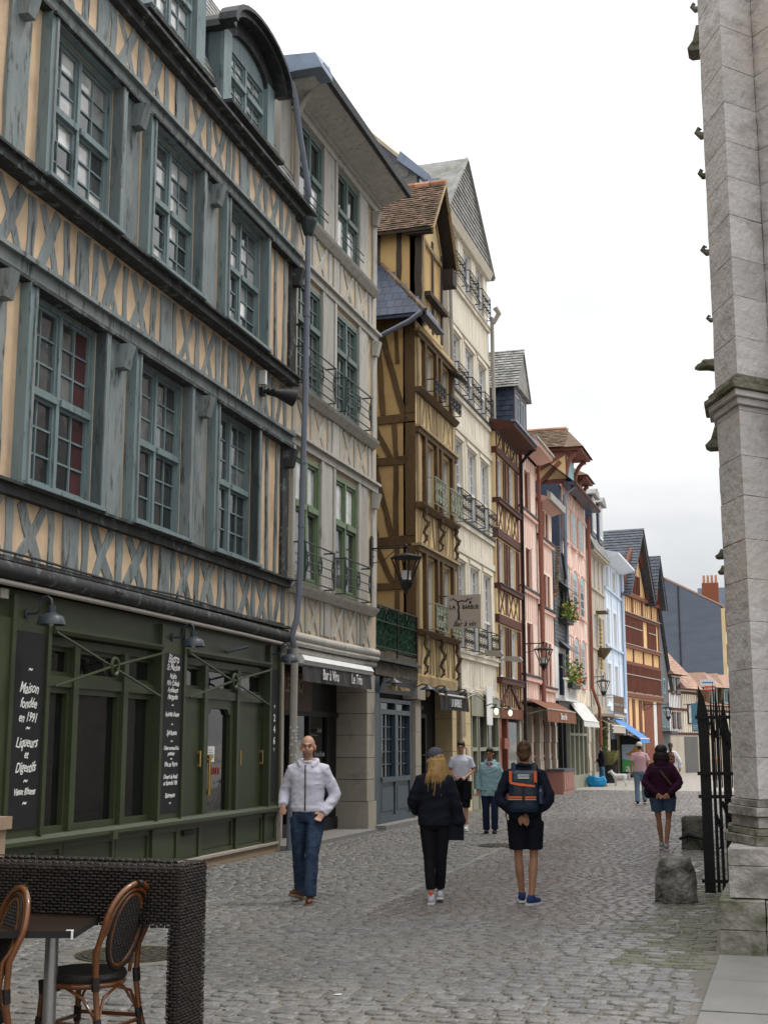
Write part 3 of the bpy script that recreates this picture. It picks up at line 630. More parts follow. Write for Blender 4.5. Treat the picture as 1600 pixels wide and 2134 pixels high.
for u, v in ((-7.42, -6.78), (-6.66, -5.54), (-5.42, -4.63)):
    f = MB().box(-.16, -.03, u, u+.06, .735, 2.33).box(-.16, -.03, v-.06, v, .735, 2.33).box(-.16, -.031, u+.06, v-.06, .735, .80).box(-.16, -.031, u+.06, v-.06, 2.26, 2.33)
    t = A.p(f, 'shop_window', M_ol); MB().box(-.1, -.095, u, v, .735, 2.33).build('pane', M_g_shop, t)
for u, v in ((-3.84, -3.06), (-1.72, -.64)):
    t = A.p(MB().box(-.16, -.035, u, v, .735, 2.33), 'shutter', M_ol_in)
    for hy in (u+.08, v-.08): MB().box(-.035, .0, hy-.018, hy+.018, 1.38, 1.42).box(-.035, .0, hy-.018, hy+.018, 1.56, 1.6).tube([(.005, hy, 1.38), (.005, hy, 1.6)], .013, 6).build('handle', M_brass, t)
# door: framed glass, brass pull
f = MB().box(-.16, -.03, -2.94, -2.8, .66, 2.33).box(-.16, -.03, -1.98, -1.84, .66, 2.33).box(-.16, -.031, -2.8, -1.98, .66, .74)
f.yz([(-2.8, 2.12), (-2.74, 2.12), (-2.70, 2.18), (-2.64, 2.2), (-2.14, 2.2), (-2.08, 2.18), (-2.04, 2.12), (-1.98, 2.12), (-1.98, 2.33), (-2.8, 2.33)], -.16, -.032)
dr = A.p(f, 'shop_door', M_ol); MB().box(-.1, -.095, -2.8, -1.98, .7, 2.3).build('pane', M_g_shop, dr)
MB().tube([(.03, -2.86, .98), (.03, -2.86, 1.5)], .02, 8).box(-.04, .03, -2.88, -2.84, 1.0, 1.05).box(-.04, .03, -2.88, -2.84, 1.43, 1.48).box(-.04, .045, -2.9, -2.76, 1.49, 1.54).build('door_pull', M_brass, dr)
MB().box(-.094, -.09, -2.66, -2.42, 1.44, 1.66).build('notice', M_white, dr)
M_redtx = pmat('red lettering', (.30, .03, .02), .6, .05, G3, 0)
text('LILLET', .14, M_redtx, dr, (-.088, -2.40, 1.30), weight=.003)
for q in range(7): MB().box(-.0895, -.089, -2.64, -2.5+random.uniform(0, .06), 1.62-q*.025, 1.626-q*.025).build('notice_line', M_black, dr)
# white soft box of an alarm on the fascia
boxpart('alarm_box', M_pipe_b, a, .03, .1, -8.5, -8.36, 3.18, 3.28)
# iron stub on the fascia
A.p(MB().tube([(.03, -2.35, 3.03), (.3, -2.15, 3.12)], .022, 6), 'iron_stub', M_iron_g)

# ================================================================== house B : buff plaster, green windows, projecting eave
B = House('timbered_house', 'narrow buff timbered house with green windows and ornate iron balcony grilles above the wine bar', (0, 20, 0))
b = B.r
B.p(MB().box(-8, -.55, .02, 4.98, 3.2, 13.0), 'carcass', M_dark)
BW = [(.28, 1.58), (2.36, 3.72)]
B.p(wall(MB(), .01, 5.0, 3.5, 13.0, .08, [(p, q, z0, z1) for p, q in BW for z0, z1 in ((4.42, 6.66), (7.86, 9.86), (11.12, 12.80))], .28, back=-.55), 'wall', M_B_pl)
def B_floor(sill, w0, w1, head, fr0, fr1, x=.08, wm=None, pats=(), cols=2, rows=(3, 3), split=.5, gm=M_g_dark, gm2=M_g_dark):
    B.p(MB().xz([(x-.1, sill-.16), (x+.06, sill-.16), (x+.15, sill-.05), (x+.17, sill), (x-.1, sill)], .0, 4.75), 'sill_beam', M_B_t)
    B.p(MB().box(x-.1, x+.07, .0, 4.95, head, head+.14), 'head_rail', M_B_t); B.p(MB().box(x-.1, x+.13, .0, 4.98, head+.142, head+.19), 'head_moulding', M_B_t)
    for k, (p, q) in enumerate(BW):
        window(B, p, q, w0, w1, x-.07, wm, cols, rows, split, fr=.08, bar=.025, stile=.05, gm=gm, gm2=gm2)
        for c0, c1 in ((p-.12, p-.001), (q+.001, q+.12)): boxpart('window_casing', M_B_t, b, x-.1, x+.06, c0, c1, w0-.02, head-.002)
    for p, q in ((1.74, 2.2), (3.88, 4.3)): boxpart('pier_board', M_B_t, b, x-.02, x+.045, p, q, w0-.02, head-.004)
    timber(b, x, (4.78, w0-.1), (4.78, head), .25, M_B_t, .05, .01)
    m = MB().prism([(0, 0), (.1, .0), (.17, .3), (0, .3)], lambda u, v, d: (x+.03+u, d, head-.36+v), 4.62, 4.78); B.p(m, 'corbel', M_B_t)
    if fr1: frieze(b, x, .12, 4.9, fr0, fr1, pats, M_B_t, .026)
B_floor(4.36, 4.42, 6.66, 6.76, 6.97, 7.62, wm=M_B_w1, pats='IXIXIPIXIXII', cols=1, rows=(1, 1), split=.6, gm=M_g_curt_sky, gm2=M_g_grey)
B_floor(7.80, 7.86, 9.86, 9.98, 10.2, 10.88, wm=M_B_w2, pats='IXIXIPIXIXII', cols=2, rows=(2, 4), split=.62, gm=M_g_grey, gm2=M_g_grey)
B_floor(11.06, 11.12, 12.80, 12.84, 0, 0, wm=M_B_w2, cols=1, rows=(1, 1), split=.5, gm=M_g_dark, gm2=M_g_curt_sky)
frieze(b, .08, .1, 4.7, 3.6, 4.2, 'IXIXIPIXIXIIX', M_B_t, .026)
for z in (11.3, 11.45):
    for p, q in BW: B.p(MB().tube([(.22, p, z), (.22, q, z)], .012, 5), 'window_rail', M_iron_g)
for p, q in BW:
    balconette(b, p-.05, q+.15, 4.40, 5.06, .1, .24, 'oval', M_iron_g); balconette(b, p-.05, q+.15, 7.84, 8.5, .1, .24, 'oval', M_iron_g)
# cornice rolls above the shop
for z, r_, x in ((3.47, .08, .12), (3.36, .05, .13), (3.25, .06, .06)): B.p(MB().tube([(x, -.02, z+.01), (x, 2.5, z), (x, 4.95, z+.01)], r_, 10), 'cornice_roll', M_B_t, smooth=True)
B.p(MB().box(-.55, .04, .02, 4.95, 3.06, 3.5), 'lintel', M_B_t)
# eave with gutter and flat soffit
B.p(MB().xz([(.0, 12.98), (.12, 13.02), (.75, 13.24), (.78, 13.32), (-.3, 13.7), (-.3, 12.98)], -.35, 5.08), 'eave', M_B_t)
B.p(MB().xz([(.74, 13.22), (.83, 13.22), (.85, 13.36), (.74, 13.34)], -.45, 5.12), 'gutter', M_lead)
for z, x in ((12.9, .12), (12.97, .17)): B.p(MB().box(-.1, x, .0, 5.0, z, z+.06), 'eave_moulding', M_B_t)
B.p(MB().box(-.7, .87, -.62, -.05, 13.2, 13.24).poly([(.87, -.62, 13.24), (.87, -.05, 13.24), (.80, .0, 13.52), (.74, -.6, 13.5)]).poly([(.87, -.62, 13.24), (.74, -.6, 13.5), (-.7, -.6, 13.6), (-.7, -.62, 13.1)]).poly([(.74, -.6, 13.5), (.80, 0, 13.52), (-.7, .0, 13.7), (-.7, -.6, 13.6)]), 'zinc_box', M_zinc)
B.p(MB().box(-.5, .08, -.5, .02, 11.0, 13.2), 'party_wall', M_B_t)
pipe(b, [(.5, .05, 13.2), (.3, .03, 12.95), (.18, .02, 12.7), (.18, .02, 11.1)], .055, M_pipe_b)
B.p(MB().quad((.7, -.3, 13.4), (.7, 5.05, 13.4), (-4, 5.05, 13.9), (-4, -.3, 13.9)).poly([(.7, 5.05, 13.4), (-.5, 5.05, 13.0), (-8, 5.05, 13.0), (-8, 5.05, 13.9), (-4, 5.05, 13.9)]), 'roof', M_slate_lt)
# shop: recessed front behind a stone pier
pier = []
for i, (z0, z1) in enumerate(((0, .58), (.59, 1.0), (1.01, 1.42), (1.43, 1.86), (1.87, 2.28), (2.29, 2.7), (2.71, 3.06))):
    boxpart('pier_stone', M_stone_b, b, -.62, .02+(.03 if i == 0 else 0), 4.62, 5.12+(.02 if i == 0 else 0), z0, z1)
B.p(MB().box(-.6, -.0, .05, .22, 0, 3.1), 'shop_jamb', M_stone_b)
B.p(MB().box(-1.4, -.62, .2, 5.1, 0, 3.2), 'shop_back', M_black)
B.p(MB().box(-.62, .25, .1, 4.6, -.02, .07), 'shop_step', M_slab)
B.p(MB().box(-.62, -.3, .2, 4.62, 2.95, 3.06), 'shop_ceiling', M_dark)
sg = B.p(MB().box(-.62, -.52, 1.15, 2.95, 2.28, 2.98), 'shop_sign', pmat('sign dark wood', (.10, .04, .015), .6, .3, (4, 4, 4), .2, 30))
text('LE TRIO', .36, pmat('dim gold lettering', (.35, .26, .13), .5, .1, G3, 0), sg, (-.515, 2.0, 2.72), sx=.72, weight=.006)
f = MB(); 
for y0_ in (.9, 1.9, 2.9, 3.9): f.box(-.62, -.54, y0_-.04, y0_+.04, .07, 2.3)
f.box(-.62, -.541, .4, 4.5, .07, .3).box(-.62, -.541, .4, 4.5, 2.2, 2.3); fo = B.p(f, 'shop_front', M_black)
for y0_ in (.94, 1.94, 2.94): MB().box(-.6, -.59, y0_, y0_+.92, .3, 2.2).build('pane', M_g_shop, fo)
M_cw = pmat('chalk lettering', (.34, .34, .33), .8, .2, (20, 20, 20), 0)
for s_, z in (('Le vin', 1.95), ('Vins du Monde', 1.5), ('Cave à Manger', 1.24), ('Produits Locaux', 1.0)): text(s_, .13, M_cw, fo, (-.53, 3.4, z), sx=.72, shear=.2, weight=.002)
MB().box(-.535, -.53, 2.1, 2.5, 1.3, 1.75).build('menu_card', M_letter, fo)
# ================================================================== low restaurant link between B and C
K_ = House('restaurant_annex', 'low single-storey restaurant front with slate blue doors and a netted terrace on top', (0, 25.12, 0), cat='shop')
k = K_.r
M_alba = pmat('paint slate blue', (.05, .075, .095), .45, .12, (2, 2, 2), .1, 25)
M_oldwood = pmat('old oak lintel', (.10, .08, .06), .85, .35, col2=(.03, .025, .02), w=.3, wsc=(5, 5, 5), **{q: v for q, v in wood.items()})
K_.p(MB().box(-5, -.22, .02, 3.16, 0, 3.5), 'carcass', M_dark)
K_.p(MB().box(-.25, .03, .0, 3.18, 3.08, 3.36), 'lintel_beam', M_oldwood)
K_.p(MB().box(-.4, .12, -.02, 3.2, 3.37, 3.43), 'terrace_edge', M_lead)
K_.p(MB().box(-5, .02, .0, 3.18, 3.43, 3.58), 'terrace_kerb', M_oldwood)
K_.p(MB().box(-.22, .0, .02, .38, 0, 3.06), 'shop_jamb', M_alba)
K_.p(MB().box(-.3, .26, .0, 3.2, -.02, .1), 'threshold', M_slab)
f = MB(); y0_, y1_ = .4, 2.72
for yy in (y0_, (y0_+y1_)/2-.05, y1_-.1): f.box(-.16, .0, yy, yy+.1, .1, 2.62)
f.box(-.16, -.001, y0_+.1, y1_-.1, 2.3, 2.4).box(-.16, -.001, y0_+.1, y1_-.1, 2.54, 2.62).box(-.16, .03, y0_+.1, y1_-.1, .92, 1.02).box(-.16, -.001, y0_+.1, y1_-.1, .1, .24)
dr = K_.p(f, 'double_door', M_alba)
for u, v in ((.5, 1.51), (1.61, 2.62)):
    MB().box(-.1, -.095, u, v, 1.02, 2.3).build('pane', M_g_dark, dr); MB().box(-.1, -.095, u, v, 2.4, 2.54).build('pane', M_g_dark, dr)
    g = MB()
    for i in range(1, 4): g.box(-.095, -.07, u+i*(v-u)/4-.012, u+i*(v-u)/4+.012, 1.02, 2.3)
    for i in range(1, 5): g.box(-.095, -.072, u, v, 1.02+i*1.28/5-.012, 1.02+i*1.28/5+.012)
    g.build('glazing_bars', M_alba, dr)
    MB().box(-.12, -.03, u, v, .24, .92).box(-.03, -.015, u+.1, v-.1, .34, .82).build('door_panel', M_alba, dr)
sg = K_.p(MB().prism([(0, 0), (.02, 0), (.14, .32), (.12, .32)], lambda u, v, d: (.06+u, d, 2.72+v), .1, 2.55), 'restaurant_sign', pmat('sign slate', (.04, .052, .06), .4, .1, G3, 0))
M_gold = pmat('gold lettering', (.40, .29, .13), .5, .1, G3, 0)
text('ALBA', .27, M_gold, sg, (.15, .9, 2.87), (math.pi/2-.3, 0, math.pi/2), sx=.7, shear=.25); text('RESTAURANT', .15, M_gold, sg, (.148, 1.75, 2.85), (math.pi/2-.3, 0, math.pi/2), sx=.8, shear=.2)
# terrace railing with green netting
r_ = K_.p(MB().tube([(.03, .0, 4.52), (.03, 3.15, 4.52)], .02, 6).tube([(.03, .0, 4.2), (.03, 3.15, 4.2)], .014, 6).tube([(.03, .0, 3.66), (.03, 3.15, 3.66)], .014, 6).tube([(.03, .03, 3.5), (.03, .03, 4.52)], .018, 6).tube([(.03, 1.57, 3.5), (.03, 1.57, 4.52)], .018, 6).tube([(.03, 3.1, 3.5), (.03, 3.1, 4.52)], .018, 6), 'terrace_railing', M_iron)
for c in (.8, 2.35): MB().tube([(.03, c, 4.25), (.03, c+.08, 4.36), (.03, c, 4.47), (.03, c-.08, 4.36)], .01, 5, closed=True).build('rail_diamond', M_iron, r_)
M_net = pmat('hedge netting green', (.012, .06, .028), .8, .6, (40, 40, 14), 1, 60, bdist=.03, rnd=.3)
m = MB()
for i in range(1500):
    yy, zz = random.uniform(.05, 3.1), random.uniform(3.64, 4.48); l = random.uniform(.03, .08); an = random.uniform(-.5, .5)
    xx = .0+random.uniform(-.03, .02); m.quad((xx, yy, zz), (xx+random.uniform(-.02, .02), yy+.012, zz+.004), (xx+.01, yy+.012+l*math.sin(an), zz+l*math.cos(an)), (xx-.005, yy+l*math.sin(an), zz+l*math.cos(an)))
m.quad((-.03, .03, 3.62), (-.03, 3.12, 3.62), (-.03, 3.12, 4.49), (-.03, .03, 4.49))
tag(K_.p(m, 'green_netting', M_net), kind='stuff')
# ================================================================== house C : ochre, brown timbers, tiled gable
Cc = House('timbered_house', 'narrow ochre timbered house with brown beams, tiled gable and carved brackets', (0, 28.3, 0))
c = Cc.r
Cc.p(MB().box(-7, -.35, .25, 3.7, 3.2, 11.6), 'carcass', M_dark)
WC = [(.72, 1.62), (2.2, 3.15)]
Cc.p(wall(MB(), 0, 3.72, 3.2, 11.6, 0, [(p, q, z0, z1) for p, q in WC for z0, z1 in ((4.30, 6.0), (7.25, 8.78), (10.0, 11.16))], .4, back=-.3), 'front_wall', M_C_pf)
Cc.p(MB().box(-7, -.0015, 0, .3, 3.2, 11.6), 'side_wall', M_C_pl)
def st(p0, p1, w, mat=M_C_t, pr=.03, **kw): return timber(c, 0, p0, p1, w, mat, pr, .014, plane='xz', at=0, **kw)
for zz, w in ((9.2, .2), (8.2, .2), (6.3, .22), (5.24, .16), (11.5, .16)): st((-3, zz-.05), (-.005, zz+.02), w, pr=.034)
for z0, z1 in ((9.32, 11.42), (6.42, 9.08), (3.5, 6.18)): st((-.12, z0), (-.12, z1), .24, pr=.045)
for p0, p1, w in (((-.93, 11.42), (-.79, 9.31), .13), ((-.86, 11.42), (-.28, 9.32), .15), ((-.48, 11.42), (-.43, 10.56), .1), ((-1.0, 9.08), (-.62, 8.3), .13), ((-.52, 9.1), (-.47, 8.3), .12), ((-1.16, 8.7), (-.95, 8.3), .12), ((-.98, 8.1), (-.58, 6.42), .13), ((-.47, 8.1), (-.47, 6.42), .12), ((-1.2, 7.6), (-.94, 6.42), .12), ((-.95, 6.18), (-.55, 5.33), .12), ((-.45, 6.18), (-.45, 5.33), .11), ((-1.05, 5.15), (-.75, 3.6), .12), ((-.45, 5.15), (-.42, 3.6), .11), ((-1.5, 11.42), (-1.45, 9.3), .12), ((-1.6, 8.1), (-1.4, 6.4), .12)): st(p0, p1, w)
# front: moulded posts and rails round the windows
def C_floor(sill, w0, w1, head, grille, gz):
    Cc.p(MB().xz([(-.1, sill-.13), (.08, sill-.12), (.16, sill-.03), (.17, sill), (-.1, sill)], -.03, 3.65), 'sill_beam', M_C_t)
    Cc.p(MB().box(-.1, .09, -.02, 3.66, head, head+.12), 'head_rail', M_C_t); Cc.p(MB().box(-.1, .14, -.04, 3.68, head+.122, head+.18), 'head_moulding', M_C_tl)
    for p, q in WC:
        window(Cc, p, q, w0, w1, -.17, M_white, 2, (4,), .5, casements=2, fr=.035, bar=.018, stile=.03, panes=False, transom=False, gm=M_g_dark)
        for u, v in ((p-.16, p-.002), (q+.002, q+.16)): boxpart('window_post', M_C_t, c, -.35, .09, u, v, sill+.002, head-.002)
        if grille: balconette(c, p-.05, q+.1, gz[0], gz[1], .1, .2, grille, M_iron_w if gz[0] < 9 else M_iron)
    for yy in (.15, 3.55): timber(c, 0, (yy, sill), (yy, head), .16, M_C_tl, .05, .01)
C_floor(4.26, 4.30, 6.0, 6.06, 'scroll', (4.3, 4.9)); C_floor(7.2, 7.25, 8.78, 8.86, 'scroll', (7.26, 7.9)); C_floor(9.95, 10.0, 11.16, 11.2, 'scroll', (10.0, 10.3))
frieze(c, 0, .05, 3.6, 9.08, 9.8, 'II/I\\IIPI/XI', M_C_tl, .02); frieze(c, 0, .05, 3.6, 6.28, 7.05, 'I/IV\\IPIV/I', M_C_tl, .02); frieze(c, 0, .05, 3.6, 3.3, 4.12, 'I/XIVPIXV\\I', M_C_tl, .02)
# carved S-brackets
M_carve = pmat('carved oak', (.12, .085, .045), .8, .5, (20, 20, 20), 1, 40, bdist=.02)
def carved(y, z0, z1):
    n = 10; m = MB()
    pts = [(.06+.1*max(0, math.sin(math.pi*(i/n))**.5)*(.5+.5*i/n)+.05*math.sin(i*1.4), y+.02*math.sin(i), z0+(z1-z0)*i/n) for i in range(n+1)]
    m.tube(pts, [.022+.028*(i/n)+.01*(i % 2) for i in range(n+1)], 7)
    for i in range(2, n, 2): m.ell((pts[i][0]+.03, pts[i][1], pts[i][2]), (.025, .04, .04), 7, 5)
    Cc.p(m, 'carved_bracket', M_carve, smooth=True)
for y in (.42, 1.9, 3.4): carved(y, 6.3, 7.1); carved(y, 3.25, 4.15)
Cc.p(MB().box(-.3, .02, .0, 3.7, 2.98, 3.22), 'lintel', pmat('lintel ochre stone', (.36, .26, .13), .85, .3, (5, 5, 5), .5, 20))
# slate skirt on the near side, slates one by one
SK = lambda X, Y: 11.65+(Y+.42)*1.6
Cc.p(MB().poly([(-3.2, -.42, 11.62), (.36, -.42, 11.62), (-1.0, .6, 13.25), (-3.2, .6, 13.25)]).poly([(.36, -.42, 11.62), (.36, 1.0, 11.72), (-.02, .62, 12.3), (-1.0, .6, 13.25)]).box(-3.2, .36, -.42, -.38, 11.54, 11.62).box(.2, .4, -.42, 1.2, 11.55, 11.62), 'skirt_roof', M_slate_b)
nx_ = Vector((0, -1.6, 1)).normalized()
for r in range(8):
    u0 = r*.14
    xr = .34-1.36*(u0/1.02)
    x = xr-.0; n = 0; x -= (0 if r % 2 else .1)
    while x > -1.9:
        w_ = .2; x0, x1 = x-w_+.004, min(x, xr-.01)-.004
        if x1-x0 > .05:
            ya, yb = -.44+u0, -.44+u0+.17; za, zb = SK(0, ya)+.016, SK(0, yb)+.004
            MB().poly([(x0, ya, za), (x1, ya, za), (x1-(.0), yb, zb), (x0, yb, zb)]).poly([(x0, ya, za-.012), (x1, ya, za-.012), (x1, ya, za), (x0, ya, za)]).build('slate', M_slate_b, c)
        x -= w_
hip = MB()
for i in range(11):
    t = i/11; p0 = Vector((.36-1.36*t, -.42+1.02*t, 11.66+1.62*t)); p1 = Vector((.36-1.36*(t+.11), -.42+1.02*(t+.11), 11.66+1.62*(t+.11)+.02)); hip.tube([p0, p1], [.06, .05], 6)
Cc.p(hip, 'hip_tiles', M_tile)
pipe(c, [(.3, -.47, 11.62), (.0, -.50, 11.4), (-1.3, -.4, 10.9)], .06, M_pipe, name='gutter_pipe')
# lucarne with its side wall of vertical posts and the tiled gable roof
LS = .60
Cc.p(MB().box(-5, -.001, LS, 2.5, 11.6, 14.1), 'lucarne_wall', M_C_pl)
for X in (-1.75, -1.13, -.58, -.09): timber(c, 0, (X, 11.9), (X+.02, 14.1), .13 if X < -.2 else .18, M_C_td, .03, .012, plane='xz', at=LS)
Cc.p(wall(MB(), LS, 2.5, 11.6, 14.1, .02, [(.82, 1.42, 12.55, 13.75), (1.62, 2.25, 12.55, 13.75)], .3, back=-.3).yz([(LS, 14.1), (2.5, 14.1), (1.55, 15.3)], -.2, .02), 'lucarne_front', M_C_pf)
for u, v in ((.82, 1.42), (1.62, 2.25)): window(Cc, u, v, 12.55, 13.75, -.12, M_white, 2, (3,), .5, casements=1, fr=.035, bar=.018, stile=.03, panes=False, transom=False)
for yy in (.70, 1.52, 2.38): timber(c, .02, (yy, 11.7), (yy, 14.1), .16, M_C_td if yy > .8 else M_C_tl, .03)
boxpart('lucarne_sill', M_C_td, c, -.1, .2, .68, 2.42, 12.42, 12.53)
timber(c, .02, (.72, 13.85), (2.35, 13.80), .12, M_C_tl, .035); timber(c, .02, (.75, 14.05), (1.5, 15.1), .1, M_C_tl, .035); timber(c, .02, (2.35, 14.05), (1.6, 15.1), .1, M_C_tl, .035)
frieze(c, .02, .66, 2.45, 11.75, 12.4, 'V/X\\', M_C_tl, .02)
AP, EL, ER = (1.55, 15.66), (.30, 14.02), (2.78, 13.85)
def tiles(par, e, ap, x0, x1, mat, ex=.1, wd=.15, side=-1):
    m = MB(); L_ = math.hypot(ap[0]-e[0], ap[1]-e[1]); n = int(L_/ex); uy, uz = (ap[0]-e[0])/L_, (ap[1]-e[1])/L_; ny, nz = (-uz, uy) if uy > 0 else (uz, -uy)
    for r in range(n+1):
        x = x0-(wd/2 if r % 2 else 0); t0, t1 = r*ex, min(r*ex+ex*1.2, L_+.02)
        while x < x1:
            a0, b0 = max(x, x0)+.004, min(x+wd, x1)-.004
            if b0-a0 > .03:
                h = .03+random.uniform(0, .014); q = len(m.v); tt = t0+random.uniform(-.01, .01)
                P = lambda t, o_, X: (X, e[0]+uy*t+ny*o_, e[1]+uz*t+nz*o_)
                m.v += [P(tt, h, a0), P(tt, h, b0), P(t1, .004, b0), P(t1, .004, a0), P(tt, h-.02, a0), P(tt, h-.02, b0)]
                m.f += [(q, q+1, q+2, q+3), (q, q+4, q+5, q+1), (q, q+3, q+4), (q+1, q+5, q+2)]
            x += wd
    return m
XO = .34
rf = Cc.p(MB().xz([], 0, 0) if 0 else MB().prism([EL, AP, ER, (ER[0], ER[1]-.07), (AP[0], AP[1]-.09), (EL[0], EL[1]-.07)], lambda u, v, d: (d, u, v), -5, XO), 'roof', M_C_td)
tag(tiles(c, EL, AP, -5, XO+.04, M_tile).build('roof_tiles', M_tile, rf), kind='stuff'); tag(tiles(c, ER, AP, -5, XO+.04, M_tile).build('roof_tiles', M_tile, rf), kind='stuff')
for i in range(12): MB().tube([(XO+.05-i*.42, AP[0], AP[1]+.0), (XO+.05-i*.42-.40, AP[0], AP[1]+.015)], [.10, .085], 8).build('ridge_tile', M_tile_o, rf)
Cc.p(MB().tube([(XO+.02, EL[0], EL[1]-.06), (XO+.02, AP[0], AP[1]-.06), (XO+.02, ER[0], ER[1]-.06)], .05, 4), 'barge_board', M_C_tl)
Cc.p(MB().box(-.2, XO-.02, 2.45, 2.85, 13.3, 13.72), 'eave_block', M_C_td); Cc.p(MB().yz([(LS, 13.95), (2.6, 13.75), (AP[0], 15.4)], .0, .03) if 0 else MB().box(-.3, XO, .34, .5, 13.9, 13.98), 'purlin', M_C_td)
# small tiled hood on a bracket between C and D
Cc.p(MB().prism([(0, .25), (.42, 0), (.42, .05), (0, .32)], lambda u, v, d: (u, d, 10.95+v), 3.0, 3.75), 'window_hood', M_C_td)
# shop entrance of C
for z0, z1 in ((0, .5), (.51, 1.2), (1.21, 1.95), (1.96, 2.66)): boxpart('pier_stone', M_stone_b, c, -1.0, .05, -.28, .16, z0, z1)
boxpart('pier_capital', M_stone_b, c, -.6, .12, -.36, .3, 2.67, 2.98)
for z0, z1 in ((0, .7), (.71, 1.5), (1.51, 2.3), (2.31, 2.98)): boxpart('reveal_block', M_cream, c, -.46, -.02, 3.3, 3.72, z0, z1)
Cc.p(MB().box(-1, -.46, .1, 3.7, 0, 3.0), 'shop_back', M_dark)
f = Cc.p(MB().box(-.46, -.38, .9, 1.0, 0, 2.4).box(-.46, -.38, 2.1, 2.2, 0, 2.4).box(-.46, -.381, 1.0, 2.1, 2.3, 2.4), 'shop_door', M_black); MB().box(-.44, -.43, 1.0, 2.1, .1, 2.3).build('pane', M_g_shop, f)
text('Bar à vin', .2, M_gold, f, (-.36, 1.5, 2.55), shear=.3)

# ================================================================== house D : cream, slate gable, many grilles
D = House('timbered_house', 'tall cream-white plastered house with slate-hung gable and rows of black window grilles', (0, 32.1, 0)); D.r.rotation_euler = (0, -.0125, 0)
d = D.r; DW = [(.25, 1.25), (1.85, 2.85), (3.45, 4.4)]
DF = [(4.1, 6.42), (7.62, 9.72), (11.06, 12.66), (14.2, 15.62)]
D.p(MB().box(-8, -.5, .02, 4.95, 3, 15.9), 'carcass', M_dark)
D.p(wall(MB(), 0, 4.98, 3.1, 16.0, 0, [(p, q, z0, z1) for p, q in DW for z0, z1 in DF], .34, back=-.5), 'wall', M_D_pl)
for fi, (z0, z1) in enumerate(DF):
    for p, q in DW:
        window(D, p, q, z0, z1, -.15, M_white, 2, (4, 3) if fi < 3 else (4, 2), .42, casements=2, fr=.04, bar=.02, stile=.035, panes=False, gm=M_g_dark, transom=True)
        balconette(d, p-.04, q+.08, z0+.02, z0+.66, .0, .2, 'grid', M_iron)
        timber(d, 0, (p-.07, z0), (p-.07, z1+.05), .1, M_D_t, .015); timber(d, 0, (q+.07, z0), (q+.07, z1+.05), .1, M_D_t, .015)
        timber(d, 0, (p-.14, z1+.12), (q+.14, z1+.10), .12, M_D_t, .045)
    D.p(MB().box(-.1, .09, -.02, 4.99, z0-.09, z0-.03), 'sill_ledge', M_lead if fi in (1, 2) else M_D_t); D.p(MB().box(-.1, .06, -.01, 4.98, z0-.22, z0-.092), 'sill_beam', M_D_t)
    if fi < 3: D.p(MB().box(-.1, .05, -.01, 4.98, z1+.24, z1+.4), 'head_rail', M_D_t)
    lo = [3.2, 6.84, 10.12, 13.08][fi]
    frieze(d, 0, .05, 4.92, lo, z0-.24, ['IIXIIVII/IIII', 'I/II\\IIVIIXIII', 'II/III\\IIVIII', 'IIIVIIII/IIII'][fi], M_D_t, .008, k=.7)
    for yy in (1.55, 3.15): timber(d, 0, (yy, z0), (yy+.02, z1+.1), .13, M_D_t, .02)
D.p(MB().tube([(.24, 4.97, 14.78), (.34, 5.02, 14.6), (.16, 5.02, 14.3)], [.09, .08, .06], 8), 'gutter_spout', M_pipe_b, smooth=True)
D.p(MB().tube([(.1, 4.98, 14.5), (.12, 5.02, 14.4), (.1, 5.0, 11.0)], .06, 8), 'drainpipe', M_pipe_b, smooth=True)
D.p(MB().tube([(.08, .02, 14.6), (.08, .03, 9), (.08, .1, 3.0), (.07, .1, 0)], .05, 8), 'drainpipe', M_pipe_b, smooth=True)
D.p(MB().xz([(-.1, 15.66), (.1, 15.68), (.2, 15.9), (-.1, 15.92)], -.05, 5.05), 'gable_cornice', M_D_t)
gl = MB().yz([(-.3, 15.92), (5.25, 15.92), (2.05, 18.25)], -.1, .1); D.p(gl, 'gable', M_slate_lt)
m = MB()
for r in range(15):
    z = 15.95+r*.15; h = (z-15.92)/2.33; ya, yb = -.25+2.3*h, 5.2-3.15*h; y = ya-(.1 if r % 2 else 0)
    while y < yb:
        u, v = max(y, ya)+.003, min(y+.2, yb)-.003
        if v-u > .03: m.quad((.14, u, z), (.14, v, z), (.103, v, z+.18), (.103, u, z+.18)); m.quad((.14, u, z), (.11, u, z), (.11, v, z), (.14, v, z))
        y += .2
tag(D.p(m, 'gable_slates', M_slate_lt), kind='stuff')
D.p(MB().tube([(.14, -.45, 15.85), (.14, 2.05, 18.32), (.14, 5.35, 15.85)], .07, 4), 'barge_board', M_slate_lt)
D.p(MB().poly([(.16, -.4, 15.85), (.16, 2.05, 18.35), (-7, 2.05, 18.35), (-7, -.4, 15.85)]).poly([(.16, 5.4, 15.8), (-7, 5.4, 15.8), (-7, 2.05, 18.35), (.16, 2.05, 18.35)]), 'roof', M_slate_lt)
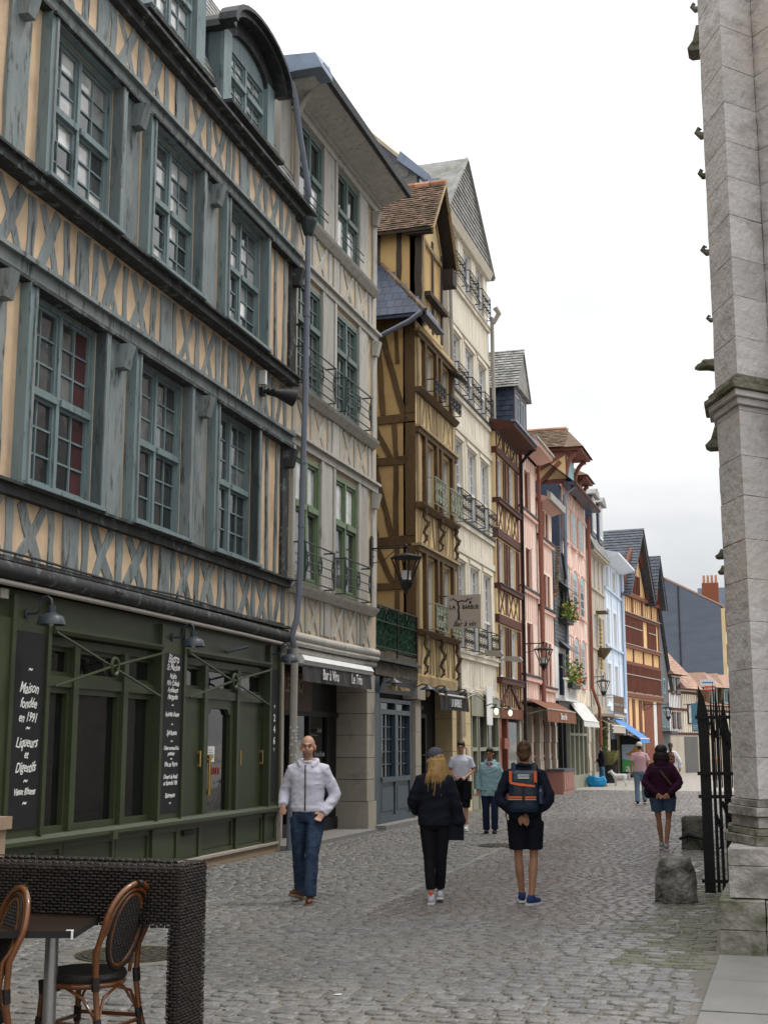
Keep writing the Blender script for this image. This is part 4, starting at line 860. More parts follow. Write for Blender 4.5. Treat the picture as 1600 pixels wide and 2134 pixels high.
# rear gable wall hung with large grey slates
D.p(MB().xz([(-8, 11.5), (-.75, 11.5), (-.75, 17.15), (-5.2, 21.6), (-8, 21.6)], -.06, .1), 'rear_gable_wall', M_slate)
M_bigsl = pmat('slate large grey', (.155, .15, .135), .75, .25, (3, 3, 3), .3, 30, rnd=.15, col2=(.3, .28, .24), w=.12, wsc=(4, 4, 4))
for r in range(16):
    zz = 13.6+r*.38
    for i in range(14):
        X1 = -.78-i*.44-(.22 if r % 2 else 0); X0 = X1-.432; top = 17.15+(-.75-X1)*1.0
        if zz+.38 > top: continue
        MB().poly([(X0, -.085, zz), (X1-.06, -.085, zz), (X1, -.085, zz+.06), (X1, -.066, zz+.41), (X0, -.066, zz+.41)]).build('wall_slate', M_bigsl, d)
D.p(MB().tube([(-.75, -.1, 17.15), (-5.2, -.1, 21.6)], .07, 4), 'verge_flashing', M_D_t)
D.p(MB().prism([(-1.3, 17.5), (-.45, 16.75), (-.4, 16.95), (-1.2, 17.75)], lambda u, v, q: (u, q, v), -.2, .25).box(-.5, -.1, -.2, .3, 16.6, 16.8).prism([(-1.6, 16.5), (-1.5, 16.5), (-1.5, 16.56), (-1.6, 16.56)], lambda u, v, q: (u, q, v), -.2, .1).box(-2.6, -.8, -.16, -.08, 16.35, 16.47).box(-1.05, -.82, -.15, -.09, 15.6, 16.35), 'zinc_flashing', M_zinc)
# shopfront of D
D.p(MB().box(-.5, -.2, .05, 4.95, 0, 3.05), 'shop_back', M_dark)
for z0, z1 in ((0, .55), (.56, 1.1), (1.11, 1.65), (1.66, 2.2), (2.21, 2.9)): boxpart('pier_stone', M_cream, d, -.5, .03, .1, 1.35, z0, z1)
D.p(MB().box(-.3, .06, 1.4, 4.95, 2.42, 3.0), 'shop_fascia', M_mort); D.p(MB().box(-.3, .03, .05, 4.95, 2.98, 3.14), 'shop_cornice', M_D_t)
for u, v in ((1.45, 2.15), (2.3, 3.35), (3.5, 4.85)):
    f = D.p(MB().box(-.15, .03, u, u+.1, .5, 2.42).box(-.15, .03, v-.1, v, .5, 2.42).box(-.15, .029, u+.1, v-.1, 1.5, 1.6).box(-.15, .05, u, v, .4, .52).box(-.15, .02, u, v, 0, .4), 'shop_window', M_mort); MB().box(-.08, -.07, u, v, .52, 2.42).build('pane', M_g_dark, f)
boxpart('intercom', M_pipe_b, d, .03, .06, .75, .95, 1.25, 1.6)
D.p(MB().box(.03, .05, .35, .75, 1.9, 2.5), 'wall_niche', pmat('paint tan', (.30, .23, .12), .8, .1, G3, 0))
for i in range(3):
    pts = [(.07, .2+i*.3+j*.5, 3.05-.06*i-.07*math.sin(j*1.3+i)) for j in range(9)]; D.p(MB().tube(pts, .012, 4), 'cable', M_D_t)
# ================================================================== houses E..J along the straight part of the street
def rowhouse(name, label, s0, w, eave, pl, tm, X=0, rz=0, floors=(), fr=(), base=3.0, posts=(), roofm=None, over=.35, roof_h=2.5, rails=(), wk=None, proud=.02, fk=.8, loc=None, depth=6):
    H = House(name, label, loc or (X, s0, 0), rz)
    H.p(MB().box(-depth, -.4, .02, w-.02, 2.6, eave), 'carcass', M_dark)
    holes = [(p, q, z0, z1) for z0, z1, ws in floors for p, q in ws]
    H.p(wall(MB(), 0, w, base, eave, 0, holes, .25, back=-.5), 'wall', pl)
    for z0, z1, pat in fr: frieze(H.r, 0, .03, w-.03, z0, z1, pat, tm, proud, k=fk, wob=.006)
    for z, h, pr, m in rails: H.p(MB().box(-.1, pr, -.01, w+.01, z, z+h), 'rail', m or tm)
    for y, z0, z1, ww in posts: timber(H.r, 0, (y, z0), (y, z1), ww, tm, .035, .006)
    for z0, z1, ws in floors:
        for p, q in ws:
            kw = dict(fmat=M_white, cols=2, rows=(5,), casements=1 if q-p < .75 else 2, fr=.05, bar=.022, stile=.035, panes=False, transom=False, gm=M_g_dark); kw.update(wk or {})
            window(H, p, q, z0, z1, -.14, **kw)
    if roofm:
        H.p(MB().poly([(over, -.05, eave-.02), (over, w+.05, eave-.02), (-depth/2, w+.05, eave+roof_h), (-depth/2, -.05, eave+roof_h)]).poly([(over, -.05, eave-.02), (-depth/2, -.05, eave+roof_h), (-depth, -.05, eave-.02)]).poly([(over, w+.05, eave-.02), (-depth, w+.05, eave-.02), (-depth/2, w+.05, eave+roof_h)]).poly([(over, -.05, eave-.05), (-.3, -.05, eave-.05), (-.3, w+.05, eave-.05), (over, w+.05, eave-.05)]), 'roof', roofm)
        tag(H.p(slates(-.05, w+.05, (over+.02, eave-.02), (-depth/2, eave+roof_h), .2, .25), 'roof_covering', roofm), kind='stuff')
    return H
# ---- E red-brown timbers, straw plaster
EW = [(.28, 1.0), (1.95, 2.75)]
E_ = rowhouse('timbered_house', 'straw-coloured house with dark red-brown beams and crossed braces next to the cream house', 36.95, 3.4, 10.95, M_E_pl, M_E_t, floors=[(8.9, 10.2, EW), (6.36, 7.66, EW), (3.62, 5.12, EW)], base=2.7,
    fr=[(10.5, 10.95, 'IXIIXIXI'), (8.05, 8.72, 'IXIIXIXI'), (5.5, 6.15, 'IXIIXXI'), (2.75, 3.4, 'IIIiIIIiII')], rails=[(10.24, .2, .07, None), (7.72, .26, .07, None), (5.18, .25, .07, None), (8.74, .12, .12, None), (6.18, .13, .12, None), (3.42, .15, .12, None), (8.86, .03, .15, M_lead), (6.31, .03, .15, M_lead), (3.57, .03, .15, M_lead)],
    posts=[(y, z0, z1, .16) for z0, z1 in ((8.9, 10.2), (6.36, 7.66), (3.62, 5.12)) for y in (.15, 1.13, 1.45, 1.82, 2.9, 3.2)], roofm=M_slate, over=.1, roof_h=3)
e = E_.r
E_.p(MB().xz([(-.2, 10.95), (.1, 10.9), (.62, 11.0), (.62, 11.12), (-.2, 11.3)], -.1, 3.5), 'eave', M_E_t); E_.p(MB().box(.52, .68, -.12, 3.55, 11.13, 11.19), 'gutter', M_zinc)
timber(e, 0, (1.5, 3.4), (.2, 2.75), .14, M_E_t, .05); timber(e, 0, (1.7, 3.4), (3.1, 2.75), .14, M_E_t, .05)
E_.p(MB().box(-.3, .06, .05, 3.35, 2.42, 2.72), 'lintel', pmat('lintel rust', (.16, .06, .035), .9, .3, (6, 6, 6), .6, 20))
E_.p(MB().box(-.8, -.3, 0, 3.4, 0, 2.7), 'shop_back', M_dark)
for y, ww, m in ((.05, .3, M_F_d), (1.15, .12, M_F_d), (1.3, 1.2, M_g_dark), (3.0, .3, M_stone_b)): E_.p(MB().box(-.3, .0, y, y+ww, 0, 2.42), 'shop_post', m)
E_.p(MB().box(-.1, .1, .3, .95, 1.55, 1.85), 'shop_plaque', M_F_d)
pipe(e, [(.55, 3.3, 11.0), (.3, 3.35, 10.8), (.12, 3.42, 10.6), (.1, 3.42, 0)], .055, M_lead, rings=False)
# ---- F two pink houses
FW = [(.12, .82), (1.12, 1.92), (2.15, 2.75)]
fk_ = dict(fmat=M_F_d, gm=M_g_dark, cols=1, rows=(1,), casements=2, fr=.06)
F1 = rowhouse('pink_house', 'tall pink house with brick-red window frames behind the brown awning', 40.35, 3.1, 11.2, M_F_pl, M_F_t, floors=[(9.3, 10.68, FW[:2]), (6.72, 8.06, FW[:2]), (3.9, 5.58, FW[:2])], base=3.05, wk=fk_, fk=.55, proud=.012,
    fr=[(10.72, 11.15, 'IIVIIIII'), (8.12, 9.1, 'I/IIIII\\'), (5.64, 6.5, 'IIIIIIII'), (3.06, 3.65, 'IVIIIIVI')], rails=[(9.2, .07, .12, M_lead), (9.08, .11, .09, None), (6.62, .07, .12, M_lead), (6.5, .11, .09, None), (3.82, .07, .14, M_lead), (3.68, .13, .11, None)], posts=[(2.0, 3.9, 5.6, .14), (2.0, 6.7, 8.1, .14), (2.0, 9.3, 10.7, .14)], roofm=M_slate, over=.1)
F1.p(MB().xz([(-.2, 11.15), (.1, 11.15), (.6, 11.3), (.62, 11.45), (-.2, 11.6)], -.05, 3.15), 'eave', M_F_t); F1.p(MB().box(.5, .68, -.06, 3.2, 11.43, 11.5), 'gutter', M_pipe_b)
pipe(F1.r, [(.12, 3.1, 11.2), (.12, 3.12, 3.0)], .06, M_F_d, rings=False); pipe(F1.r, [(.1, .03, 11.0), (.1, .03, 3.0), (.1, .05, 0)], .06, M_F_d, rings=False)
# slate dormer tower on the first pink house
f1 = F1.r
F1.p(MB().box(-3.2, -.15, .25, 2.3, 11.2, 13.35), 'dormer_wall', M_slate_b)
sl_ = MB()
for r in range(12):
    X = -.155+(.12 if r % 2 else 0); zz = 11.25+r*.175
    while X > -2.4: sl_.quad((X-.235, .225, zz), (min(X, -.155), .225, zz), (min(X, -.155), .246, zz+.19), (X-.235, .246, zz+.19)); X -= .24
tag(sl_.build('cheek_slates', M_slate_b, f1), kind='stuff')
F1.p(wall(MB(), .25, 2.3, 11.3, 13.35, -.1, [(.42, 1.18, 11.5, 13.1), (1.36, 2.14, 11.5, 13.1)], .2, back=-.3), 'dormer_front', M_slate)
for u in (.42, 1.36): window(F1, u, u+.77, 11.5, 13.1, -.22, M_white, 2, (4,), casements=1, fr=.05, panes=False, transom=False, gm=M_g_curt_sky)
F1.p(MB().yz([(.12, 13.3), (2.42, 13.3), (1.28, 14.75)], -.2, .0).poly([(.05, .05, 13.22), (.05, 1.28, 14.8), (-4.2, 1.28, 14.8), (-4.2, .05, 13.22)]).poly([(.05, 2.5, 13.22), (-4.2, 2.5, 13.22), (-4.2, 1.28, 14.8), (.05, 1.28, 14.8)]), 'dormer_roof', M_slate_lt)
tag(tiles(f1, (.03, 13.2), (1.28, 14.82), -4.2, .08, M_slate_lt, .14, .2).build('dormer_slates', M_slate_lt, f1), kind='stuff')
F2 = rowhouse('pink_house', 'lower pink house with triple brick-red windows and zinc-edged eave', 43.55, 2.95, 10.0, M_F_pl, M_F_t, floors=[(8.86, 9.86, [(.3, .95), (1.05, 1.65), (1.75, 2.3)]), (6.4, 7.58, [(.4, 1.05), (1.15, 1.75), (1.85, 2.4)]), (3.66, 5.18, [(.4, 1.05), (1.15, 1.75), (1.85, 2.4)])], base=3.1, wk=dict(fk_, gm=M_F_d), fk=.5, proud=.012,
    fr=[(7.7, 8.6, 'IIIIIIII'), (5.25, 6.1, 'IIIIIIII'), (3.12, 3.45, 'IIIIIIIII')], rails=[(8.76, .07, .12, M_lead), (8.64, .11, .08, None), (6.32, .06, .12, M_lead), (6.18, .12, .08, None), (3.58, .06, .13, M_lead), (3.47, .1, .1, None)], roofm=M_slate, over=.1)
F2.p(MB().xz([(-.2, 9.9), (.05, 9.9), (.5, 10.05), (-.2, 10.3)], -.05, 3.0), 'eave', M_F_t); F2.p(MB().xz([(.4, 9.98), (.52, 9.98), (.54, 10.22), (.4, 10.3)], -.1, 3.02), 'gutter', M_pipe_b)
pipe(F2.r, [(.15, .02, 9.9), (.12, .05, 3.0)], .07, M_F_d, rings=False)
for Hh, w in ((F1, 3.1), (F2, 2.95)):
    Hh.p(MB().box(-.8, -.35, 0, w, 0, 3.1), 'shop_back', M_dark)
    for y, ww in ((.0, .25), (1.4, .35), (w-.3, .3)):
        for i in range(5): boxpart('pier_stone', M_I_pl, Hh.r, -.35, .02+.02*(i % 2), y, y+ww, i*.58, i*.58+.57)
    for y in (.3, .75, 1.8, 2.2):
        f = Hh.p(MB().box(-.2, -.08, y, y+.08, 0, 2.6).box(-.2, -.08, y+.34, y+.42, 0, 2.6).box(-.2, -.081, y+.08, y+.34, 1.25, 1.33).box(-.2, -.09, y+.08, y+.34, 0, .7).box(-.2, -.081, y+.08, y+.34, 2.5, 2.6), 'shop_window', M_F_d); MB().box(-.15, -.14, y+.08, y+.34, .7, 2.5).build('pane', M_g_shop, f)
M_pinkwood = pmat('paint dusty rose', (.33, .16, .13), .6, .1, G3, 0)
st_ = MB().box(0, .55, 1.0, 3.3, .0, .78); o = F2.p(st_, 'stall_riser', M_pinkwood); F2.p(MB().box(-.02, .6, .95, 3.35, .78, .84), 'stall_top', M_slate)
for i in range(5): F2.p(MB().box(.55, .575, 1.08+i*.44, 1.42+i*.44, .15, .68), 'stall_panel', M_pinkwood)
# ---- G narrow slate front
G_ = House('slate_house', 'narrow slate-hung house with white balcony and geranium boxes between pink and salmon houses', (0, 46.55, 0)); g = G_.r
G_.p(MB().box(-5, -.2, .02, 3.3, 0, 6.5), 'carcass', M_dark)
gpoly = [(.05, 5.2), (3.3, 5.2), (3.25, 6.5), (1.45, 8.7), (.05, 8.7)]
G_.p(MB().yz(gpoly, -.5, .0), 'slate_wall', M_slate)
m = MB()
for r in range(24):
    z = 5.2+r*.15; yb = 3.3 if z < 6.5 else 3.25-1.8*(z-6.5)/2.2; y = .05-(.12 if r % 2 else 0)
    while y < yb:
        u, v = max(y, .05)+.004, min(y+.24, yb)-.004
        if v-u > .04 and not (1.15 < (u+v)/2 < 2.1 and 6.25 < z < 7.4): m.quad((.03, u, z), (.03, v, z), (.006, v, z+.17), (.006, u, z+.17))
        y += .24
M_slate_m = pmat('slate mid grey', (.12, .13, .14), .6, .2, (5, 5, 5), .2, 30, rnd=.15); tag(G_.p(m, 'wall_slates', M_slate_m), kind='stuff')
tag(tiles(g, (.0, 6.9), (.9, 8.9), -.3, .16, M_tile, .12, .16).build('verge_tiles', M_tile, g), kind='stuff')
G_.p(MB().tube([(.12, 3.3, 6.4), (.12, 1.45, 8.75)], .06, 4), 'verge_board', M_lead)
for z0, z1 in ((6.3, 7.35),): G_.p(MB().box(-.1, .02, 1.1, 2.15, z0, z1), 'window_opening', M_g_dark)
for z, y0_, y1_ in ((7.4, 1.0, 2.4), (5.15, .9, 2.9)):
    G_.p(MB().prism([(0, .38), (.45, 0), (.45, .04), (0, .43)], lambda u, v, q: (u, q, z+v-.1), y0_, y1_), 'slate_hood', M_slate_m)
G_.p(wall(MB(), .05, 3.3, 3.2, 5.2, .0, [(.85, 2.3, 3.45, 5.0)], .3, back=-.4), 'white_wall', M_white); G_.p(MB().box(-.35, -.28, .8, 2.4, 3.4, 5.05), 'balcony_opening', M_dark)
bl = MB()
for i in range(9):
    y = .25+i*.32; bl.tube([(.3, y, 3.3), (.3, y+.16, 3.98)], .02, 4); bl.tube([(.3, y+.16, 3.3), (.3, y, 3.98)], .02, 4)
bl.box(.26, .34, .1, 3.2, 3.98, 4.04).box(.0, .34, .1, 3.2, 3.22, 3.3); G_.p(bl, 'balcony_rail', M_white)
G_.p(MB().box(-.3, .12, .0, 3.3, 2.9, 3.2), 'shop_fascia', M_lead); G_.p(MB().box(-.5, -.15, .05, 3.3, 0, 2.9), 'shop_back', M_g_shop)
for y in (.1, 1.15, 2.0, 3.1): G_.p(MB().box(-.2, .02, y, y+.12, 0, 2.9), 'shop_post', M_black)
G_.p(MB().box(-.2, .02, .22, 3.1, .1, .75), 'shop_riser', pmat('paint slate grey', (.1, .115, .13), .5, .1, G3, 0)); G_.p(MB().box(-.3, .15, .05, 3.3, 0, .1), 'step', M_slab)
# ---- H salmon with turquoise arched windows
H_ = House('salmon_house', 'salmon timbered house with turquoise arched windows and overhanging tiled dormers', (0, 49.0, 0)); h = H_.r; HWD = 6.0
H_.p(MB().box(-6, -.3, .02, HWD, 0, 11.6), 'carcass', M_dark)
H_.p(MB().box(-6, -.02, -.6, .02, 3.2, 11.5), 'party_wall_slate', M_slate_b)
H_.p(MB().box(-.4, .0, -.02, HWD, 3.1, 11.6), 'wall', M_F_pl)
for z0, z1, ws in ((9.46, 10.85, [(.1, 1.0), (1.9, 2.95), (3.75, 4.8)]), (6.76, 8.45, [(.1, 1.0), (1.9, 2.95), (3.75, 4.7)]), (3.95, 5.8, [(1.9, 2.85), (3.65, 4.6)])):
    for p, q in ws:
        n = 8; cc = (p+q)/2; arc = [(p, z0), (q, z0)]+[(cc+(q-p)/2*math.cos(math.pi*i/n), z1-.25+.25*math.sin(math.pi*i/n)) for i in range(n+1)]
        o = H_.p(MB().yz(arc, -.02, .05), 'arched_window', M_turq)
        pm = MB()
        for i in range(2):
            for j in range(4): yy = p+.12+i*((q-p)-.24+.04)/2; hh = (z1-.35-z0)/4; pm.box(.05, .056, yy, yy+((q-p)-.28)/2, z0+.1+j*hh, z0+.1+j*hh+hh-.06)
        pm.build('pane', M_g_grey, o)
        ar2 = [(cc+(q-p)*.6*math.cos(math.pi*i/n), z1-.25+.32*math.sin(math.pi*i/n)) for i in range(n+1)]
        H_.p(MB().tube([(.03, a_, b_) for a_, b_ in [(ar2[0][0], z0)]+ar2+[(ar2[-1][0], z0)]], .05, 4), 'window_surround', M_H_t)
        H_.p(MB().box(-.1, .12, p-.1, q+.1, z0-.08, z0), 'window_sill', M_H_t)
for z0, z1, pt in ((8.6, 9.3, 'IVI/IIVI\\IVI'), (5.9, 6.6, 'IVI\\IIVI/IVI'), (10.95, 11.6, 'IIII/IIIII')): frieze(h, 0, .05, HWD-.05, z0, z1, pt, M_H_t, .012, k=.6, wob=.006)
for z in (9.36, 8.5, 6.66, 5.82, 10.88): H_.p(MB().box(-.1, .025, .0, HWD, z, z+.09), 'rail', M_H_t)
for y in (1.4, 3.3, 5.3):
    for z0, z1 in ((9.45, 10.9), (6.75, 8.5), (3.9, 5.85)): timber(h, 0, (y, z0), (y, z1), .14, M_H_t, .02)
H_.p(MB().box(-.2, .02, .1, HWD, 3.2, 3.85), 'lower_frieze', M_K_pl); frieze(h, .02, .1, HWD-.1, 3.22, 3.85, 'VXVXIVXVI', M_white, .02, k=.8)
H_.p(MB().quad((.6, -.6, 11.55), (.6, HWD, 11.55), (-3, HWD, 14.6), (-3, -.6, 14.6)).box(.2, .62, -.6, HWD, 11.45, 11.56), 'roof', M_slate_b)
H_.p(MB().tube([(.62, -.6, 11.5), (.62, HWD, 11.52)], .07, 6), 'gutter', M_E_t)
pipe(h, [(.5, -.1, 11.45), (.15, -.25, 11.1), (.1, -.28, 3.2)], .07, M_zinc, rings=False); pipe(h, [(.15, HWD-.05, 11.3), (.12, HWD, 4.0), (.3, HWD+.6, 3.2), (.35, HWD+.6, 0)], .07, M_F_d, rings=False)
def bracket_dormer(y0_, y1_, z0, apex, out):
    cc = (y0_+y1_)/2
    H_.p(MB().box(-2.5, .1, y0_, y1_, 11.6, z0), 'dormer_wall', M_F_d); H_.p(MB().box(.08, .13, y0_+.25, y1_-.25, 11.75, z0-.15), 'dormer_window', M_turq)
    m = MB().xz([(-2.2, 11.9), (.1, 11.9), (.1, z0), (-2.2, z0)], y0_-.03, y0_-.005); H_.p(m, 'dormer_infill', M_K_pl)
    for a0, a1 in (((-1.9, 11.8), (.0, z0-.1)), ((-.9, 11.8), (-.1, z0-.4)), ((-2, z0-.08), (.1, z0-.08))): timber(h, 0, a0, a1, .17, M_F_d, .04, plane='xz', at=y0_-.03)
    for yy in (y0_+.05, y1_-.05):
        arc = [(.1+(out-.1)*(1-math.cos(t)), yy, 11.9+(z0-11.95)*math.sin(t)) for t in np.linspace(0, math.pi/2, 9)]; H_.p(MB().tube(arc, .09, 5), 'curved_bracket', M_F_d)
    H_.p(MB().box(-2.5, out+.15, y0_-.2, y1_+.2, z0, z0+.16), 'eave_plate', M_F_d)
    rf = H_.p(MB().poly([(out+.25, y0_-.35, z0+.1), (out+.25, y1_+.35, z0+.1), (out-.6, cc, apex)]).poly([(out+.25, y0_-.35, z0+.1), (out-.6, cc, apex), (-4, cc, apex), (-4, y0_-.35, z0+.1)]).poly([(out+.25, y1_+.35, z0+.1), (-4, y1_+.35, z0+.1), (-4, cc, apex), (out-.6, cc, apex)]), 'dormer_roof', M_tile)
    tag(tiles(h, (y0_-.38, z0+.1), (cc, apex+.02), -4, out-.5, M_tile, .14, .2).build('dormer_tiles', M_tile, h), kind='stuff')
    for i in range(8): MB().tube([(out-.6-i*.45, cc, apex), (out-.6-i*.45-.42, cc, apex+.02)], [.1, .08], 6).build('ridge_tile', M_tile_o, rf)
bracket_dormer(.5, 2.6, 13.0, 14.15, .6); bracket_dormer(3.4, 4.9, 12.45, 13.15, .35)
H_.p(MB().box(-.3, .1, .3, HWD, 2.85, 3.2), 'shop_fascia', M_mort); H_.p(MB().box(-.5, -.2, .3, HWD, 0, 2.9), 'shop_back', M_dark)
for y in (.4, 1.5, 2.6, 3.7): f = H_.p(MB().box(-.2, .03, y, y+.12, 0, 2.85).box(-.2, .03, y+.98, y+1.1, 0, 2.85).box(-.2, .029, y+.12, y+.98, 2.0, 2.1).box(-.2, .029, y+.12, y+.98, 0, .5), 'shop_window', M_mort); MB().box(-.1, -.09, y+.1, y+1, .5, 2.85).build('pane', M_g_shop, f)
for i in range(5): boxpart('pier_stone', M_I_pl, h, -.4, .05+.02*(i % 2), 4.9, 5.6, i*.58, i*.58+.57)
# ---- I greige with mansard dormers
IW = [(.25, .85), (1.4, 2.15), (2.75, 3.5), (4.1, 4.7)]
I_ = rowhouse('greige_house', 'greige stone-coloured house with mansard dormers and a small ornate balcony', 55.4, 5.0, 10.0, M_I_pl, M_I_pl, floors=[(8.5, 9.85, IW), (5.9, 7.3, IW), (3.3, 4.9, IW)], base=2.9, wk=dict(gm=M_g_grey), fk=.6, proud=.012, fr=[(7.5, 8.4, 'I/IIVI\\I'), (5.1, 5.8, 'IIVIIVII')], rails=[(8.36, .08, .08, None), (5.76, .08, .08, None), (9.9, .12, .3, None)])
i_ = I_.r
I_.p(MB().quad((.3, -.1, 10.0), (.3, 5.1, 10.0), (-.8, 5.1, 12.9), (-.8, -.1, 12.9)).quad((-.8, -.1, 12.9), (-.8, 5.1, 12.9), (-4, 5.1, 13.6), (-4, -.1, 13.6)).poly([(.3, -.1, 10), (-.8, -.1, 12.9), (-4, -.1, 13.6), (-4, -.1, 10)]), 'mansard', M_slate_m)
tag(I_.p(slates(-.1, 5.1, (.33, 10.0), (-.78, 12.9), .18, .22), 'mansard_slates', M_slate_lt), kind='stuff')
for y in (.8, 3.0):
    I_.p(MB().box(-1.2, .12, y, y+1.3, 10.7, 12.6), 'dormer', M_slate_b); I_.p(MB().box(.12, .16, y+.18, y+1.12, 10.9, 12.45), 'dormer_window', M_white); I_.p(MB().box(.16, .17, y+.3, y+1.0, 11.05, 12.35), 'dormer_pane', M_g_curt_sky)
    arc = [(y-.12+1.54*j/8, 12.55+.32*math.sin(math.pi*j/8)) for j in range(9)]; I_.p(MB().yz([(y-.12, 12.5)]+arc+[(y+1.42, 12.5)], -1.3, .32), 'dormer_hood', M_slate_lt)
balconette(i_, 1.0, 4.6, 2.95, 3.75, .05, .75, 'scroll', pmat('rusty iron', (.2, .13, .09), .7, .3, (8, 8, 8), 0)); I_.p(MB().box(0, .85, .9, 4.7, 2.85, 2.95), 'balcony_slab', M_I_pl)
gc = MB()
for j in range(12): gc.ell((.14, 2.45+.05*math.sin(j), 5.0+j*.19), (.08, .1+.05*(j % 3), .1), 6, 4)
I_.p(gc, 'gilt_carving', pmat('gilt wood', (.42, .30, .11), .5, .4, (20, 20, 20), .5, 30)); I_.p(MB().lathe([(.05, 0), (.3, .3), (.42, .5), (.3, .5)], (.2, 2.5, 5.35), 8).box(0, .45, 2.1, 2.9, 7.4, 7.5), 'statue_console', M_carve)
I_.p(MB().box(-.6, -.3, .1, 5, 0, 2.9), 'shop_back', M_dark)
for y, ww in ((.0, .5), (4.4, .6)):
    for j in range(5): boxpart('pier_stone', M_I_pl, i_, -.4, .05, y, y+ww, j*.58, j*.58+.57)
f = I_.p(MB().box(-.2, .0, .5, 4.4, 2.3, 2.85).box(-.2, .0, .5, .65, 0, 2.3).box(-.2, .0, 2.4, 2.55, 0, 2.3).box(-.2, .0, .65, 2.4, 0, .5), 'shop_window', M_I_pl); MB().box(-.12, -.1, .6, 4.4, .5, 2.3).build('pane', M_g_grey, f)
# ---- J ice blue
JW = [(.5, 1.7), (3.1, 4.3)]
J_ = rowhouse('blue_house', 'pale ice-blue timbered house with projecting eave above the bright blue awning', 60.5, 6.2, 10.3, M_J_pl, M_J_t, floors=[(9.0, 10.1, JW), (6.3, 8.0, JW), (3.6, 5.4, JW)], base=2.9, wk=dict(gm=M_g_curt_sky), fk=.6, proud=.012, fr=[(8.2, 8.85, 'I/VII\\VI/II'), (5.6, 6.15, 'I\\VII/VI\\II')], rails=[(8.86, .1, .1, None), (6.16, .1, .1, None), (3.2, .2, .15, M_J_pl)], posts=[(y, 3.5, 10.2, .18) for y in (.2, 2.4, 4.7, 6.0)], roofm=M_slate, over=.1)
J_.p(MB().xz([(-.2, 10.25), (.1, 10.2), (.75, 10.4), (.75, 10.5), (-.2, 10.7)], -.1, 6.3), 'eave', M_J_pl); pipe(J_.r, [(.12, 6.15, 10.2), (.12, 6.15, 0)], .08, M_J_t, rings=False)
J_.p(MB().box(-.6, -.3, .1, 6, 0, 2.9), 'shop_back', M_dark); J_.p(MB().box(-.3, .02, 5.4, 6.1, 0, 2.9), 'stone_pier', M_I_pl); J_.p(MB().box(-.3, .02, .0, .4, 0, 2.9), 'stone_pier', M_I_pl)
J_.p(MB().box(-.3, .05, .5, 2.6, 1.9, 2.8), 'shop_sign', pmat('sign charcoal', (.05, .055, .075), .6, .1, G3, 0))
J_.p(MB().box(.05, .056, 1.1, 1.8, 2.34, 2.42).box(.05, .056, 1.3, 1.8, 2.2, 2.24), 'sign_print', M_letter)
# ---- K double-gabled oxblood house, turned a little to face us
K2 = House('gabled_house', 'large apricot house with oxblood beams, lattice windows and two steep slate gables', (0, 66.75, 0), -.127); kk = K2.r
K2.p(MB().box(-8, -.2, .02, 8.3, 0, 9.6), 'carcass', M_dark); K2.p(MB().box(-.25, .0, .0, 8.3, 4.2, 9.4), 'wall', M_K_pl)
for z, hh, pr in ((4.05, .18, .2), (5.72, .16, .1), (6.56, .16, .16), (8.22, .16, .12), (9.25, .18, .22)): K2.p(MB().box(-.1, pr, -.02, 8.32, z, z+hh), 'rail', M_K_t)
for z in (4.24, 6.73, 8.39): K2.p(MB().box(-.1, .2, .0, 8.3, z, z+.04), 'ledge', M_pipe_b)
def lattice(y0_, y1_, z0, z1):
    o = K2.p(MB().box(-.05, .03, y0_, y1_, z0, z1), 'window_band', M_g_red); n = int((y1_-y0_)/.22)
    for j in range(n+1): boxpart('mullion', M_K_t, o, .03, .1, y0_+j*(y1_-y0_)/n-.035, y0_+j*(y1_-y0_)/n+.035, z0, z1)
    boxpart('transom', M_pipe_b, o, .03, .12, y0_, y1_, (z0+z1)/2+.15, (z0+z1)/2+.2)
lattice(.1, 8.2, 4.35, 5.72); lattice(.3, 4.1, 6.8, 8.2); lattice(5.6, 7.4, 6.8, 8.2)
for y0_, y1_ in ((.1, 2.2), (2.3, 4.4), (4.5, 6.6), (6.7, 8.2)):
    frieze(kk, 0, y0_, y1_, 5.9, 6.54, 'VVVV', M_K_pl, .02, wob=.006); frieze(kk, 0, y0_, y1_, 8.44, 9.22, 'IIII', M_K_t, .012, k=.3)
for y in (.05, 2.25, 4.45, 6.65, 8.25): timber(kk, 0, (y, 4.2), (y, 9.3), .13, M_K_t, .06)
